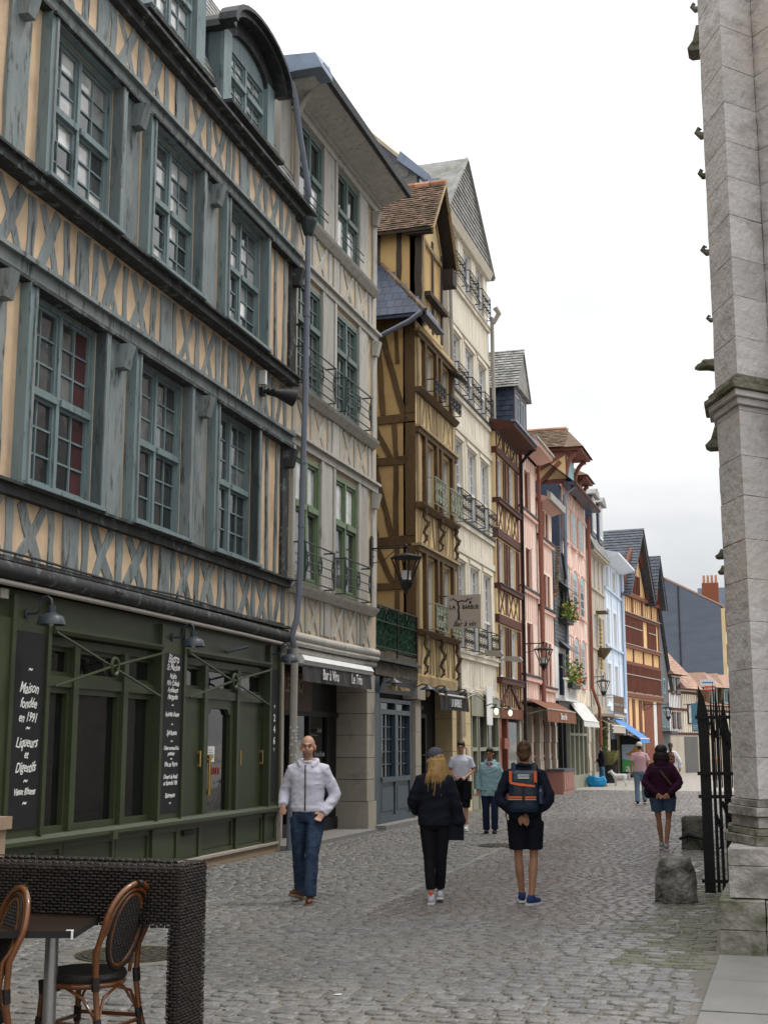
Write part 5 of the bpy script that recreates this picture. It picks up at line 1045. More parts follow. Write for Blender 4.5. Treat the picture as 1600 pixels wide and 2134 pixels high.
for u, v, ap in ((-.15, 5.65, 13.1), (5.5, 8.4, 12.1)):
    cc = (u+v)/2+.4 if v < 6 else (u+v)/2; z0 = 9.45; K2.p(MB().yz([(u+.2, z0), (v-.2, z0), (cc, ap-.4)], -.3, .02), 'gable', M_K_pl)
    n = 10
    for s_ in (-1, 1):
        e0 = u+.15 if s_ < 0 else v-.15; arc = [(.12, e0+(cc-e0)*(t**1.6), z0+(ap-.6-z0)*t) for t in np.linspace(0, 1, 9)]; K2.p(MB().tube(arc, .13, 5), 'arched_brace', M_K_t)
    K2.p(MB().box(.0, .06, cc-1.0, cc+.8, z0+.1, z0+1.1), 'gable_window', M_g_red)
    for j in range(6): boxpart('mullion', M_K_t, kk, .06, .1, cc-1.0+j*.34, cc-.93+j*.34, z0+.1, z0+1.1)
    for j in range(7): timber(kk, .02, (u+.8+j*(v-u-1.6)/6, z0+1.1), (u+.8+j*(v-u-1.6)/6, z0+1.1+max(.1, (1-abs(j-3)/3.6)*(ap-z0-1.8))), .06, M_K_t, .012)
    K2.p(MB().poly([(.6, u-.1, z0-.3), (.6, cc, ap), (-9, cc, ap), (-9, u-.1, z0-.3)]).poly([(.6, v+.1, z0-.3), (-9, v+.1, z0-.3), (-9, cc, ap), (.6, cc, ap)]).poly([(.55, u, z0-.3), (.55, cc, ap-.15), (.55, cc, ap-.35), (.55, u+.25, z0-.3)]).poly([(.55, v, z0-.3), (.55, v-.25, z0-.3), (.55, cc, ap-.35), (.55, cc, ap-.15)]), 'roof', M_slate)
    tag(tiles(kk, (u-.12, z0-.3), (cc, ap), -9, .62, M_slate, .22, .3).build('roof_slates', M_slate, kk), kind='stuff')
K2.p(MB().box(-.2, .02, .0, 8.3, 0, 4.05), 'ground_wall', M_K_pl)
for y, ww, m in ((.3, .5, M_K_t), (1.6, .5, M_K_t), (3.0, .6, M_K_t), (4.2, 2.0, M_brick), (6.3, .7, M_white), (7.2, 1.0, M_K_t)): K2.p(MB().box(-.1, .06, y, y+ww, 0 if y > 4 else .9, 3.95), 'ground_infill', m)
K2.p(MB().box(-.1, .1, 0, 4.1, .0, .9), 'shop_riser', M_dark); K2.p(MB().box(.02, .06, .3, 4, .5, 2.3), 'shop_glass', M_g_grey)
# ---- L, M, N, O small old houses at the bend
def bend(name, label, loc, rz, w, eave, pl, tm, wins, roofm, ridge, rdepth=3, slate=False):
    Hh = House(name, label, (*loc, 0), rz); r = Hh.r
    Hh.p(MB().box(-5, -.02, 0, w, 0, eave), 'carcass', M_dark); Hh.p(MB().box(-.2, .0, 0, w, 2.2, eave), 'wall', pl); Hh.p(MB().box(-.2, .01, 0, w, 0, 2.2), 'ground_wall', M_I_pl)
    if tm:
        for z in (2.2, 3.6, 4.6, eave-.15): 
            if z < eave: Hh.p(MB().box(-.1, .05, 0, w, z, z+.14), 'rail', tm)
        n = max(4, int(w/.3))
        for j in range(n+1):
            for z0, z1 in ((3.74, 4.6), (2.34, 3.6)): timber(r, 0, (j*w/n, z0), (j*w/n+random.uniform(-.04, .04), z1), .05, tm, .012)
    for p, q, z0, z1, m in wins:
        o = Hh.p(MB().box(-.05, .06, p, q, z0, z1), 'window', tm or M_turq); MB().box(.06, .07, p+.06, (p+q)/2-.03, z0+.06, z1-.06).build('pane', m, o); MB().box(.06, .07, (p+q)/2+.03, q-.06, z0+.06, z1-.06).build('pane', m, o)
    if roofm:
        tag(Hh.p(slates(-.1, w+.1, (.4, eave-.1), (-rdepth, ridge), .22, .25).quad((.4, -.1, eave-.12), (.4, w+.1, eave-.12), (-rdepth, w+.1, ridge-.02), (-rdepth, -.1, ridge-.02)).poly([(.4, -.1, eave-.12), (-rdepth, -.1, ridge), (-rdepth*2, -.1, eave)]).poly([(.4, w+.1, eave-.12), (-rdepth*2, w+.1, eave), (-rdepth, w+.1, ridge)]), 'roof', roofm), kind='stuff')
    return Hh
Ls = House('slate_house', 'grey slate-hung gable house beside the big oxblood gables', (1.05, 74.9, 0), -.2)
Ls.p(MB().yz([(0, 0), (1.7, 0), (1.95, 4.9), (.3, 9.2), (0, 9.4)], -4, .0), 'slate_wall', M_slate_m); Ls.p(MB().tube([(.05, 2.1, 4.7), (.05, 1.3, 6.6), (.05, .25, 9.3)], .13, 4), 'verge_board', M_lead)
for p, q, z0, z1 in ((.55, .95, 4.5, 5.35), (.2, .75, 2.6, 3.6), (1.0, 1.5, 2.6, 3.6)):
    o = Ls.p(MB().box(-.05, .04, p, q, z0, z1), 'window', M_turq); MB().box(.04, .05, p+.06, q-.06, z0+.06, z1-.06).build('pane', M_g_dark, o)
Ls.p(MB().box(0, .5, .2, 1.6, 2.25, 2.4), 'ledge', M_slate)
bend('timbered_house', 'small white timbered house with dark shutters under a pink tiled roof at the bend', (1.38, 76.52), -.22, 2.4, 5.75, M_white, M_E_t, [(.5, 1.1, 4.5, 5.5, M_g_dark), (1.4, 2.1, 4.5, 5.5, M_g_dark), (.5, 1.1, 2.55, 3.5, M_g_dark), (1.4, 2.1, 2.55, 3.5, M_g_dark)], M_tile_p, 8.6, 2.2)
Nn = bend('timbered_house', 'cream timbered house with an arched entrance and a to-let board at the bend', (1.87, 78.74), -.3, 2.6, 5.0, M_D_pl, M_E_t, [(1.0, 2.2, 2.85, 4.0, M_g_curt_sky)], M_tile_p, 8.3, 2.8)
Nn.p(MB().box(-.1, .03, .3, 2.4, 0, 2.1), 'entrance', pmat('door grey', (.12, .12, .115), .7, .1, G3, 0))
Oo = bend('timbered_house', 'low timbered house with three tiled dormers seen behind the iron gate', (2.62, 81.14), -.4, 6.5, 4.1, M_D_pl, M_E_t, [(1.2, 2.0, 2.6, 3.5, M_g_curt_sky), (3.0, 3.8, 2.6, 3.5, M_g_curt_sky)], M_tile_p, 5.6, 2.5)
for y in (1.2, 2.9, 4.6):
    Oo.p(MB().box(-2, .25, y, y+1.3, 4.0, 5.15), 'dormer_wall', M_tile); o = Oo.p(MB().box(.25, .3, y+.3, y+.95, 4.15, 5.05), 'dormer_window', M_turq); MB().box(.3, .31, y+.38, y+.6, 4.22, 4.98).build('pane', M_g_dark, o); MB().box(.3, .31, y+.66, y+.88, 4.22, 4.98).build('pane', M_g_dark, o)
    Oo.p(MB().poly([(.55, y-.25, 5.1), (.55, y+1.55, 5.1), (-.3, y+.65, 6.05)]).poly([(.55, y-.25, 5.1), (-.3, y+.65, 6.05), (-3, y+.65, 6.05), (-3, y-.25, 5.1)]).poly([(.55, y+1.55, 5.1), (-3, y+1.55, 5.1), (-3, y+.65, 6.05), (-.3, y+.65, 6.05)]), 'dormer_roof', M_tile_p)
# ---- big slate-hung block behind
Bg = House('apartment_block', 'large blue-grey slate-hung apartment block with orange roof rising behind the small houses', (0, 125, 0), cat='building')
M_bigslate = pmat('slate wall blue grey', (.105, .125, .165), .6, .12, (.5, .5, 2), .4, 4, bstretch=(.3, .3, 6), bdist=.03, rnd=.05)
Bg.p(MB().xz([(-9, 0), (2.3, 0), (2.3, 14.4), (-2.75, 17.1), (-9, 13.6)], 0, 14), 'slate_wall', M_bigslate)
Bg.p(MB().prism([(-2.9, 17.2), (2.5, 14.35), (2.5, 14.52), (-2.9, 17.38)], lambda u, v, q: (u, q, v), -.05, 15), 'roof', M_tile_p); Bg.p(MB().prism([(-9, 13.5), (-2.9, 17.0), (-2.9, 17.3), (-9, 13.8)], lambda u, v, q: (u, q, v), -.2, 15), 'roof', M_slate)
Bg.p(MB().box(-1.62, -1.5, -.08, 0, 3, 16.4), 'downpipe', M_lead); Bg.p(MB().box(2.3, 2.6, 0, 14, 0, 14.2), 'end_wall', M_cream)
for z in (5.5, 9, 12.2):
    for y in (1, 4.5, 8): Bg.p(MB().box(2.6, 2.66, y, y+2.4, z, z+1.9), 'brick_panel', M_brick); Bg.p(MB().box(2.6, 2.7, y+.5, y+1.6, z, z+1.9), 'window', M_white)
ch = Bg.p(MB().box(.4, 1.95, 4, 5, 14, 17.1), 'chimney', M_brick)
for j in range(4): MB().lathe([(.14, 0), (.11, .8)], (.6+j*.38, 4.5, 17.1), 8).build('chimney_pot', M_tile_o, ch)
Bg2 = House('apartment_block', 'pale grey-roofed building far behind the brick chimney', (2.0, 150, 0), cat='building'); Bg2.p(MB().box(-3, 16, 0, 10, 0, 15.5), 'wall', M_white); Bg2.p(MB().box(-3.3, 16, -.3, 10, 15.5, 19), 'roof', M_zinc)
# ================================================================== church buttress at the right
CH = thing('church', 'weathered grey limestone church buttress with moulded plinth at the right edge', 'church', (8, 12.4, 0)); chx = CH
def rough_block(name, poly, z0, z1, mat, parent, amp=.006, sub=5, seed=0, off=(8, 12.4)):
    """a dressed stone: polygon prism, faces subdivided and worn"""
    bm = bmesh.new(); P = [bm.verts.new((x-off[0], y-off[1], z0)) for x, y in poly]; f = bm.faces.new(P); r = bmesh.ops.extrude_face_region(bm, geom=[f])
    for v in r['geom']:
        if isinstance(v, bmesh.types.BMVert): v.co.z = z1
    bmesh.ops.recalc_face_normals(bm, faces=bm.faces)
    bmesh.ops.bevel(bm, geom=list(bm.edges), offset=.003, segments=1, affect='EDGES')
    bmesh.ops.subdivide_edges(bm, edges=[e for e in bm.edges if e.calc_length() > .06], cuts=sub, use_grid_fill=True)
    bm.normal_update()
    for v in bm.verts:
        p = v.co*7+Vector((seed*3.1, seed*1.7, 0)); n = mnoise.noise(p)*.6+mnoise.noise(p*3)*.4; n2 = mnoise.noise(v.co*2.2+Vector((seed, 0, 5)))
        v.co += v.normal*(n*amp+(min(0, n2+.25)*amp*3))
    me = bpy.data.meshes.new(name); bm.to_mesh(me); bm.free(); me.materials.append(mat); me.polygons.foreach_set('use_smooth', [True]*len(me.polygons)); me.set_sharp_from_angle(angle=math.radians(35))
    return addobj(name, me, parent)
core = [(7.47, 12.75), (7.475, 12.42), (7.70, 11.90), (7.985, 12.22), (7.985, 12.75)]
core2 = [(7.99, 12.75), (7.99, 12.22), (8.30, 11.88), (8.62, 12.25), (8.62, 12.75)]
z = 1.22; k = 0
while z < 11:
    h = [.36, .40, .37, .42, .38][k % 5]
    if z < 4.76 < z+h: h = 4.75-z
    if 4.74 < z < 5.02: z = 5.04; continue
    rough_block('stone', core, z, z+h-.003, M_church, CH, .005, 7, k); rough_block('stone', core2, z, z+h-.003, M_church, CH, .005, 5, k+50)
    z += h; k += 1
def grow(poly, d):
    c = Vector((8.05, 12.6)); out = []
    n = len(poly)
    for i in range(n):
        p0, p1, p2 = Vector(poly[i-1]), Vector(poly[i]), Vector(poly[(i+1) % n]); e1 = (p1-p0).normalized(); e2 = (p2-p1).normalized(); n1 = Vector((-e1.y, e1.x)); n2 = Vector((-e2.y, e2.x))
        b = (n1+n2).normalized(); s_ = d/max(.35, b.dot(n1)); out.append(tuple(p1-b*s_*1.0 if (p1-b*s_-c).length > (p1-c).length else p1+b*s_))
    return out
outl = [(7.47, 12.75), (7.475, 12.42), (7.70, 11.90), (7.985, 12.20), (8.30, 11.88), (8.62, 12.25), (8.62, 12.75)]
for d0, z0, z1, m in ((.03, 4.75, 4.81, M_church), (.07, 4.815, 4.87, M_church), (.11, 4.875, 4.925, M_chmoss), (.07, 4.93, 4.98, M_chmoss), (.02, 4.985, 5.035, M_chmoss)): rough_block('string_course', grow(outl, d0), z0, z1, m, CH, .004, 3, int(z0*100))
for d0, z0, z1, m in ((.03, 1.16, 1.215, M_chbase), (.06, 1.08, 1.155, M_chbase), (.03, .98, 1.075, M_chbase), (.07, .92, .975, M_chmoss), (.10, .84, .915, M_chmoss)): rough_block('base_moulding', grow(outl, d0), z0, z1, m, CH, .006, 3, int(z0*100))
pl1 = [(7.44, 12.9), (7.44, 11.50), (7.93, 11.48), (7.93, 12.9)]; pl1b = [(7.936, 12.9), (7.936, 11.48), (8.6, 11.5), (8.6, 12.9)]
pl2 = [(7.36, 13.0), (7.355, 11.36), (7.72, 11.36), (7.72, 13.0)]; pl2b = [(7.726, 13.0), (7.726, 11.36), (8.6, 11.36), (8.6, 13.0)]
for p_, z0, z1, m in ((pl1, .70, .835, M_chbase), (pl1b, .70, .835, M_chbase), (pl1, .44, .694, M_chbase), (pl1b, .44, .694, M_chbase), (pl2, .20, .43, M_chmoss), (pl2b, .20, .43, M_chmoss), (pl2, -.02, .195, M_chmoss), (pl2b, -.02, .195, M_chmoss)): rough_block('plinth_stone', p_, z0, z1, m, CH, .008, 6, int(z0*97+p_[0][0]*31))
# second buttress behind, with crockets and gargoyles breaking the outline
bt2 = [(7.44, 14.9), (7.44, 13.8), (8.2, 13.7), (8.6, 14.9)]
z = 0; k = 0
while z < 10.5: rough_block('stone', bt2, z, z+.69, M_church, CH, .006, 3, k+200); z += .7; k += 1
def carve(name, X, z, l, h, kind):
    m = MB()
    if kind == 'garg': m.tube([(.15, 0, .0), (0, 0, -.01), (-.1, 0, .0), (-.2, 0, -.02), (-.24, 0, -.03)], [.09, .08, .065, .04, .012], 7).ell((-.12, 0, .04), (.05, .04, .03), 6, 4)
    elif kind == 'hood': m.xz([(.12, -h/2), (-l*.7, -h/2), (-l, -h*.38), (-l*.55, -.1*h), (-l*.25, h/2), (.12, h/2)], -.12, .12)
    else: m.tube([(.08, 0, -h*.3), (-l*.4, 0, -h*.4), (-l, 0, 0), (-l*.7, 0, h*.4), (-l*.3, 0, h*.2)], [h*.4, h*.38, h*.3, h*.2, .01], 7)
    return addobj(name, m.mesh(name, M_chmoss, True), CH, (X-8, 14.0-12.4, z))
for nm, X, z, l, h, kd in (('gargoyle', 7.42, 9.55, .14, .3, 'hood'), ('crocket', 7.41, 8.46, .07, .12, 'c'), ('crocket', 7.40, 7.97, .05, .1, 'c'), ('crocket', 7.41, 7.07, .07, .1, 'c'), ('crocket', 7.41, 6.28, .05, .07, 'c'), ('gargoyle', 7.44, 5.75, .2, .1, 'garg'), ('gargoyle', 7.42, 4.92, .14, .22, 'hood'), ('crocket', 7.41, 3.67, .08, .08, 'hood'), ('crocket', 7.41, 3.5, .06, .07, 'hood'), ('crocket', 7.40, 10.0, .05, .1, 'c')): carve(nm, X, z, l, h, kd)
# nave wall running away beside the street, mostly hidden by the buttress
for i in range(3):
    y0_ = 15.2+i*6.2
    addobj('nave_wall', MB().box(.9, 2.2, y0_-12.4, y0_+6.17-12.4, 0, 12.6).mesh('nave_wall', M_church), CH)
    addobj('buttress', MB().box(-.1, .9, y0_+5.4-12.4, y0_+6.1-12.4, 0, 9.5).prism([(-.1, 9.5), (.9, 9.5), (.9, 11)], lambda u, v, q: (u, q, v), y0_+5.4-12.4, y0_+6.1-12.4).mesh('buttress', M_church), CH)
    pts = [(y0_+1.2-12.4, 3), (y0_+4.2-12.4, 3), (y0_+4.2-12.4, 7.5), (y0_+3.6-12.4, 8.9), (y0_+2.7-12.4, 9.8), (y0_+1.8-12.4, 8.9), (y0_+1.2-12.4, 7.5)]
    addobj('lancet_window', MB().yz(pts, .86, .92).mesh('lancet_window', M_g_dark), CH)
addobj('unseen_west_wall', MB().box(.65, 16, .75, 2.0, 0, 13).mesh('unseen_west_wall', M_church), CH)  # unseen wall, added to block sky light from the right
addobj('nave_roof', MB().prism([(.7, 12.6), (6, 18), (6, 12.6)], lambda u, v, q: (u, q, v), 2.8, 21.3).mesh('nave_roof', M_slate), CH)
# ================================================================== iron gate
M_gate = pmat('gate black iron', (.006, .006, .007), .55, .4, (6, 6, 6), .5, 30)
gt = thing('iron_gate', 'black wrought-iron gate with flame-shaped tops between the bollard and the buttress', 'gate', (7.0, 15.66, 0))
def flame(x0, x1, h, tip, y=0., d=.012, sk=.0):
    w = x1-x0
    return MB().xz([(x0, .03), (x1, .03), (x1, h-.55), (x1+w*.12, h-.4), (x1-w*.1+sk, h-.25), (x0+w*.62+sk, h-.1), (x0+w*tip+sk, h+.05), (x0+w*.1+sk, h-.08), (x0-w*.1, h-.3), (x0, h-.5)], y-d, y+d)
flame(-.03, .09, 2.33, .1).build('flame_plate', M_gate, gt); flame(.105, .14, 2.24, .4, .05).build('flame_plate', M_gate, gt)
flame(.165, .20, 2.34, .5, .02).build('flame_bar', M_gate, gt); flame(.225, .315, 2.16, .3, .03).build('flame_plate', M_gate, gt); flame(.34, .40, 2.3, .5, .02).build('flame_bar', M_gate, gt)
for x, h in ((.15, 2.38), (.21, 2.3), (.26, 2.25), (.325, 2.3)): MB().xz([(x-.007, 1.2), (x+.007, 1.2), (x+.007, h-.06), (x, h+.04), (x-.007, h-.06)], .03, .044).build('spear', M_gate, gt)
for z in (.16, 1.10, 1.36, 2.0): MB().box(-.06, .48, -.03, -.014, z-.02, z+.02).build('rail', M_gate, gt)
for p in ([(.13, .9), (.20, .75)], [(.2, 1.05), (.29, .85)], [(.13, 1.9), (.2, 1.75)], [(.235, 1.85), (.29, 1.7)], [(.4, .8), (.3, .6)]): MB().tube([(p[0][0], .0, p[0][1]), ((p[0][0]+p[1][0])/2, 0, (p[0][1]+p[1][1])/2-.04), (p[1][0], 0, p[1][1])], .02, 6).build('scroll', M_gate, gt)
MB().tube([(.15, -.04, .78), (.17, -.06, .75), (.17, -.06, .55), (.15, -.04, .52)], .01, 6).build('pull_handle', M_gate, gt)
# ================================================================== stone bollards
M_bol = pmat('bollard stone dirty', (.20, .19, .165), .9, .4, (5, 5, 5), 1.0, 22, bdist=.03, col2=(.045, .042, .034), w=.45, wsc=(3, 3, 5), soft=.13, col3=(.42, .41, .38), w3=.48, w3sc=(5, 5, 7))
M_bolm = pmat('bollard stone mossy', (.20, .19, .165), .9, .3, (4, 4, 4), .7, 16, bdist=.03, col2=(.035, .04, .012), w=.5, wsc=(3, 3, 4), soft=.13)
def bollard(loc, w0, w1, h, mat, label, sq=False):
    bm = bmesh.new(); n = 18
    prof = [(1.0, -.02), (1.0, .05), (.985, .2*h), (.96, .45*h), (.92, .7*h), (w1/w0, .9*h), (w1/w0*.96, .97*h), (w1/w0*.8, h), (w1/w0*.35, h*1.005)]
    rings = []
    for s_, z in prof:
        ring = []
        for q in range(n):
            a = 2*math.pi*q/n; rr = w0/2*s_
            if sq: rr *= min(1.22, (abs(math.cos(a))**6+abs(math.sin(a))**6)**(-1/6))
            p = Vector((rr*math.cos(a), rr*math.sin(a), z)); nn = mnoise.noise(p*6+Vector((loc[0], 0, 0))); ring.append(bm.verts.new(p*(1+.05*nn)))
        rings.append(ring)
    for a, b in zip(rings, rings[1:]):
        for q in range(n): bm.faces.new((a[q], a[(q+1) % n], b[(q+1) % n], b[q]))
    bm.faces.new(rings[-1]); bm.faces.new(rings[0][::-1])
    me = bpy.data.meshes.new('stone_bollard'); bm.to_mesh(me); bm.free(); me.materials.append(mat); me.polygons.foreach_set('use_smooth', [True]*len(me.polygons))
    o = addobj('stone_bollard', me, None, loc); tag(o, label, 'bollard', 'stone bollards by the church'); return o
bollard((6.71, 14.95, 0), .46, .345, .475, M_bol, 'tapered round stone bollard with dirty sides standing in front of the gate')
b2 = bollard((6.42, 22.4, 0), .47, .45, .52, M_bolm, 'squat squared mossy stone bollard with iron hook, farther along the street', True)
MB().tube([(-.25, -.3, .17), (-.1, -.29, .24), (.05, -.3, .2), (.14, -.3, .17)], [.02, .05, .03, .015], 6).tube([(.14, -.3, -.1), (.14, -.3, .22)], .025, 6).build('iron_hook', M_gate, b2)
# ================================================================== lamps, signs, awnings
M_bulb = bpy.data.materials.new('lit bulb'); M_bulb.use_nodes = True; q = M_bulb.node_tree.nodes['Principled BSDF']; q.inputs['Emission Color'].default_value = (1, .72, .38, 1); q.inputs['Emission Strength'].default_value = 3.0; q.inputs['Base Color'].default_value = (.8, .7, .5, 1)
M_bulboff = pmat('amber bulb', (.35, .22, .1), .15, .2, G3, 0, spec=.6)
M_milk = pmat('milk glass', (.62, .62, .6), .3, .1, G3, 0)
def gooseneck(loc, label):
    g = thing('wall_lamp', label, 'lamp', loc, 0, 'gooseneck lamps over the bistro front'); g.scale = (.8, .8, .8)
    MB().tube([(0, 0, 0), (.025, 0, 0)], .065, 12).build('wall_plate', M_lampgrey, g)
    MB().tube([(.02, 0, 0), (.16, 0, .0), (.20, 0, .04), (.21, 0, .16), (.25, 0, .21), (.32, 0, .22), (.37, 0, .18), (.385, 0, .1)], .017, 8).build('arm', M_lampgrey, g, True)
    s_ = MB().lathe([(.035, .10), (.05, .1), (.055, .0), (.14, -.04), (.165, -.06), (.195, -.16), (.19, -.162), (.155, -.06), (.0, -.03)], (.385, 0, 0), 20).build('shade', M_lampgrey, g, True)
    MB().ell((.385, 0, -.12), (.045, .045, .06), 8, 6).build('bulb', M_milk, s_)
R_ = .0253
def onA(y, x=0., z=0.): return (-y*math.sin(R_)+x*math.cos(R_), 20+y*math.cos(R_)+x*math.sin(R_), z)
gooseneck(onA(-7.92, .05, 3.07), 'grey gooseneck lamp over the left chalkboard of the bistro'); gooseneck(onA(-4.25, .05, 3.10), 'grey gooseneck lamp over the middle chalkboard of the bistro'); gooseneck(onA(-.5, .05, 3.12), 'grey gooseneck lamp at the bistro corner beside the wine bar awning')
# loudspeaker on A
sp = thing('loudspeaker', 'dark grey horn loudspeaker fixed to the blue-grey timber frieze', 'loudspeaker', onA(-1.3, .12, 7.28))
MB().tube([(0, 0, 0), (.22, 0, 0)], .035, 8).box(-.04, .04, -.08, .08, -.06, .06).build('bracket', M_iron, sp); MB().tube([(.1, .0, 0), (.2, .1, -.01), (.28, .18, -.02), (.42, .32, -.05)], [.06, .07, .10, .15], 18).build('horn', M_iron, sp, True)
MB().tube([(.421, .321, -.05), (.425, .325, -.051)], .13, 18).build('mesh_face', M_lampgrey, sp); MB().box(-.02, .09, -.1, -.02, .1, .33).build('white_sensor', M_milk, sp)
# wall lanterns on long brackets
def lantern(loc, arm, s_, label):
    g = thing('street_lantern', label, 'lantern', loc, 0, 'hanging street lanterns on wall brackets')
    MB().box(0, .03, -.06, .06, -.35*s_, .25*s_).build('wall_plate', M_iron, g)
    MB().tube([(0, 0, 0), (arm, 0, 0)], .018, 6).tube([(.02, 0, -.3*s_), (.25, 0, -.26*s_), (.45, 0, -.1*s_), (.5, 0, -.02)], .01, 5).tube([(.05+.08*math.cos(t), 0, -.1+.07*math.sin(t)) for t in np.linspace(0, 5, 10)], .008, 5).ell((arm, 0, .02), (.035, .035, .05), 8, 6).build('bracket', M_iron, g)
    h = s_*.82; n = 6; m = MB(); R0, R1 = .30*s_, .12*s_; zt, zb = -.22*s_, -.68*s_
    fr_ = MB().tube([(arm, 0, 0), (arm, 0, -.12*s_)], .016, 6)
    fr_.lathe([(.02, -.11*s_), (.12*s_, -.135*s_), (.33*s_, -.20*s_), (.33*s_, -.225*s_), (.29*s_, -.225*s_)], (arm, 0, 0), n).build('lantern_hood', M_iron, g)
    b_ = MB()
    for i in range(n):
        a = 2*math.pi*i/n; b_.tube([(arm+R0*math.cos(a), R0*math.sin(a), zt), (arm+R1*math.cos(a), R1*math.sin(a), zb)], .016*s_, 4)
    b_.lathe([(R1*1.15, zb), (R1*1.2, zb-.03), (R1*.7, zb-.16*s_), (R1*.35, zb-.17*s_), (R1*.3, zb-.25*s_)], (arm, 0, 0), n).build('lantern_frame', M_iron, g)
    MB().lathe([(.10*s_, zb+.02), (.095*s_, zb+.16*s_), (.11*s_, zb+.2*s_)], (arm, 0, 0), 12).build('lamp_globe', M_milk, g, True)
    MB().lathe([(.13*s_, zt+.01), (.26*s_, zt+.02)], (arm, 0, 0), 12).build('reflector', M_milk, g)
lantern((.1, 24.62, 5.57), .73, 1.0, 'large black street lantern hanging from the corner of the buff house'); lantern((.03, 40.75, 4.83), .62, .95, 'black street lantern hanging in front of the pink house'); lantern((0, 55.6, 4.49), .5, .9, 'black street lantern hanging in front of the greige house'); lantern((.55, 70.5, 3.75), 1.3, .95, 'black street lantern on the oxblood gabled house')
# cage lamps on the annex and cafe
def disc_lamp(loc, label, lit=False, arm=.3):
    g = thing('wall_lamp', label, 'lamp', loc, 0, 'small enamel wall lamps over the cafe fronts')
    MB().tube([(0, 0, 0), (arm*.6, 0, .08), (arm, 0, .06)], .014, 6).build('arm', M_iron, g); MB().lathe([(.03, .07), (.05, .03), (.17, -.03), (.175, -.045), (.1, -.035)], (arm, 0, 0), 14).build('shade', M_lampgrey, g, True)
    MB().ell((arm, 0, -.12), (.055, .055, .09), 10, 8).build('bulb', M_bulb if lit else M_bulboff, g, True)
for y, z, lb in ((25.35, 2.95, 'enamel lamp with clear bulb at the left of the slate blue restaurant sign'), (27.95, 2.92, 'enamel lamp with clear bulb at the right of the slate blue restaurant sign'), (29.5, 2.95, 'silver wall lamp above the left end of the black cafe awning'), (31.5, 2.95, 'silver wall lamp above the right end of the black cafe awning')): disc_lamp((.05, y, z), lb)
disc_lamp((.06, 34.75, 2.68), 'lit enamel lamp over the sage shopfront, nearer one', True, .35); disc_lamp((.06, 36.6, 2.68), 'lit enamel lamp over the sage shopfront, farther one', True, .35)
for y, lb in ((34.3, 'grey floodlight arm on the ledge of the cream house, nearer one'), (36.9, 'grey floodlight arm on the ledge of the cream house, farther one')):
    g = thing('floodlight', lb, 'floodlight', (.05, y, 4.08), 0, 'grey floodlights'); MB().tube([(0, 0, 0), (.4, 0, .03)], .025, 6).build('arm', M_pipe_b, g); MB().prism([(.15, -.02), (.62, -.08), (.68, -.02), (.6, .08), (.2, .1)], lambda u, v, q: (u, q, v), -.09, .09).build('head', M_pipe_b, g)
nt_ = MB().box(.1, .12, 34.9, 35.6, 2.2, 3.25).build('white_banner', M_white); tag(nt_, 'white perforated banner hanging between the two lit lamps', 'banner')
# ---- awnings
def awning(name, label, y0, y1, x0, x1, z_top, z_low, val, mat, tx=None, txm=None, size=.2, tsx=.8, box=None, arms=True, loc=(0, 0, 0), rz=0):
    g = thing(name, label, 'awning', loc, rz, 'shop awnings')
    MB().poly([(x0, y0, z_top), (x1, y0, z_low), (x1, y1, z_low), (x0, y1, z_top)]).poly([(x0, y1, z_top-.012), (x1, y1, z_low-.012), (x1, y0, z_low-.012), (x0, y0, z_top-.012)]).build('canopy', mat, g)
    n = 24; m = MB()
    for i in range(n):
        u, v = y0+(y1-y0)*i/n, y0+(y1-y0)*(i+1)/n; k0, k1 = .012*math.sin(i*1.9), .012*math.sin((i+1)*1.9)
        m.quad((x1+k0*.4, u, z_low), (x1+k1*.4, v, z_low), (x1+.02+k1, v, z_low-val), (x1+.02+k0, u, z_low-val))
    m.build('valance', mat, g)
    MB().tube([(x1, y0, z_low), (x1, y1, z_low)], .025, 6).build('front_bar', box or M_white, g)
    if arms:
        for yy in (y0+.1, y1-.1): MB().tube([(x0, yy, z_top-.5), (x1-.02, yy, z_low-.02)], .018, 5).build('arm', M_pipe_b, g)
    if tx:
        for s_, yy in tx: text(s_, size, txm or M_letter, g, (x1+.045, yy, z_low-val*.52), sx=tsx, weight=.002)
    return g
M_aw_g = pmat('canvas charcoal', (.045, .045, .045), .8, .3, (6, 6, 6), .3, 30)
M_aw_b = pmat('canvas brown', (.2, .075, .035), .8, .2, (5, 25, 2), .3, 30)
M_aw_k = pmat('canvas black', (.012, .012, .012), .8, .3, (5, 5, 5), .3, 30)
M_aw_w = pmat('canvas white grey', (.6, .6, .57), .7, .15, (5, 5, 5), .2, 30)
M_aw_t = pmat('canvas beige', (.45, .40, .32), .8, .15, (5, 5, 5), .2, 30)
M_aw_bl = pmat('canvas blue', (.085, .24, .52), .7, .1, (5, 5, 5), .2, 30)
g = awning('awning', 'charcoal valance awning in a white cassette over the wine bar', 20.42, 24.15, .1, .24, 3.1, 3.03, .30, M_aw_g, [('Bar à Vins', 21.75), ('Le Trio', 23.2)], size=.26, tsx=.8, arms=False)
MB().xz([(.02, 3.02), (.26, 3.03), (.30, 3.08), (.24, 3.17), (.02, 3.2)], 20.4, 24.2).build('cassette', M_white, g)
awning('awning', 'small black awning over the cafe entrance of the ochre house', 29.0, 31.75, .05, .35, 3.0, 2.82, .35, M_aw_k, [('LA BARBUE', 30.4)], size=.26, tsx=.75, box=M_aw_w, arms=False)
awning('awning', 'brown awning over the shop in the pink houses', 40.75, 46.4, .05, .72, 3.12, 2.78, .4, M_aw_b, [('Dîner sur Rob', 43.7)], size=.3, tsx=.7, box=M_pipe_b)
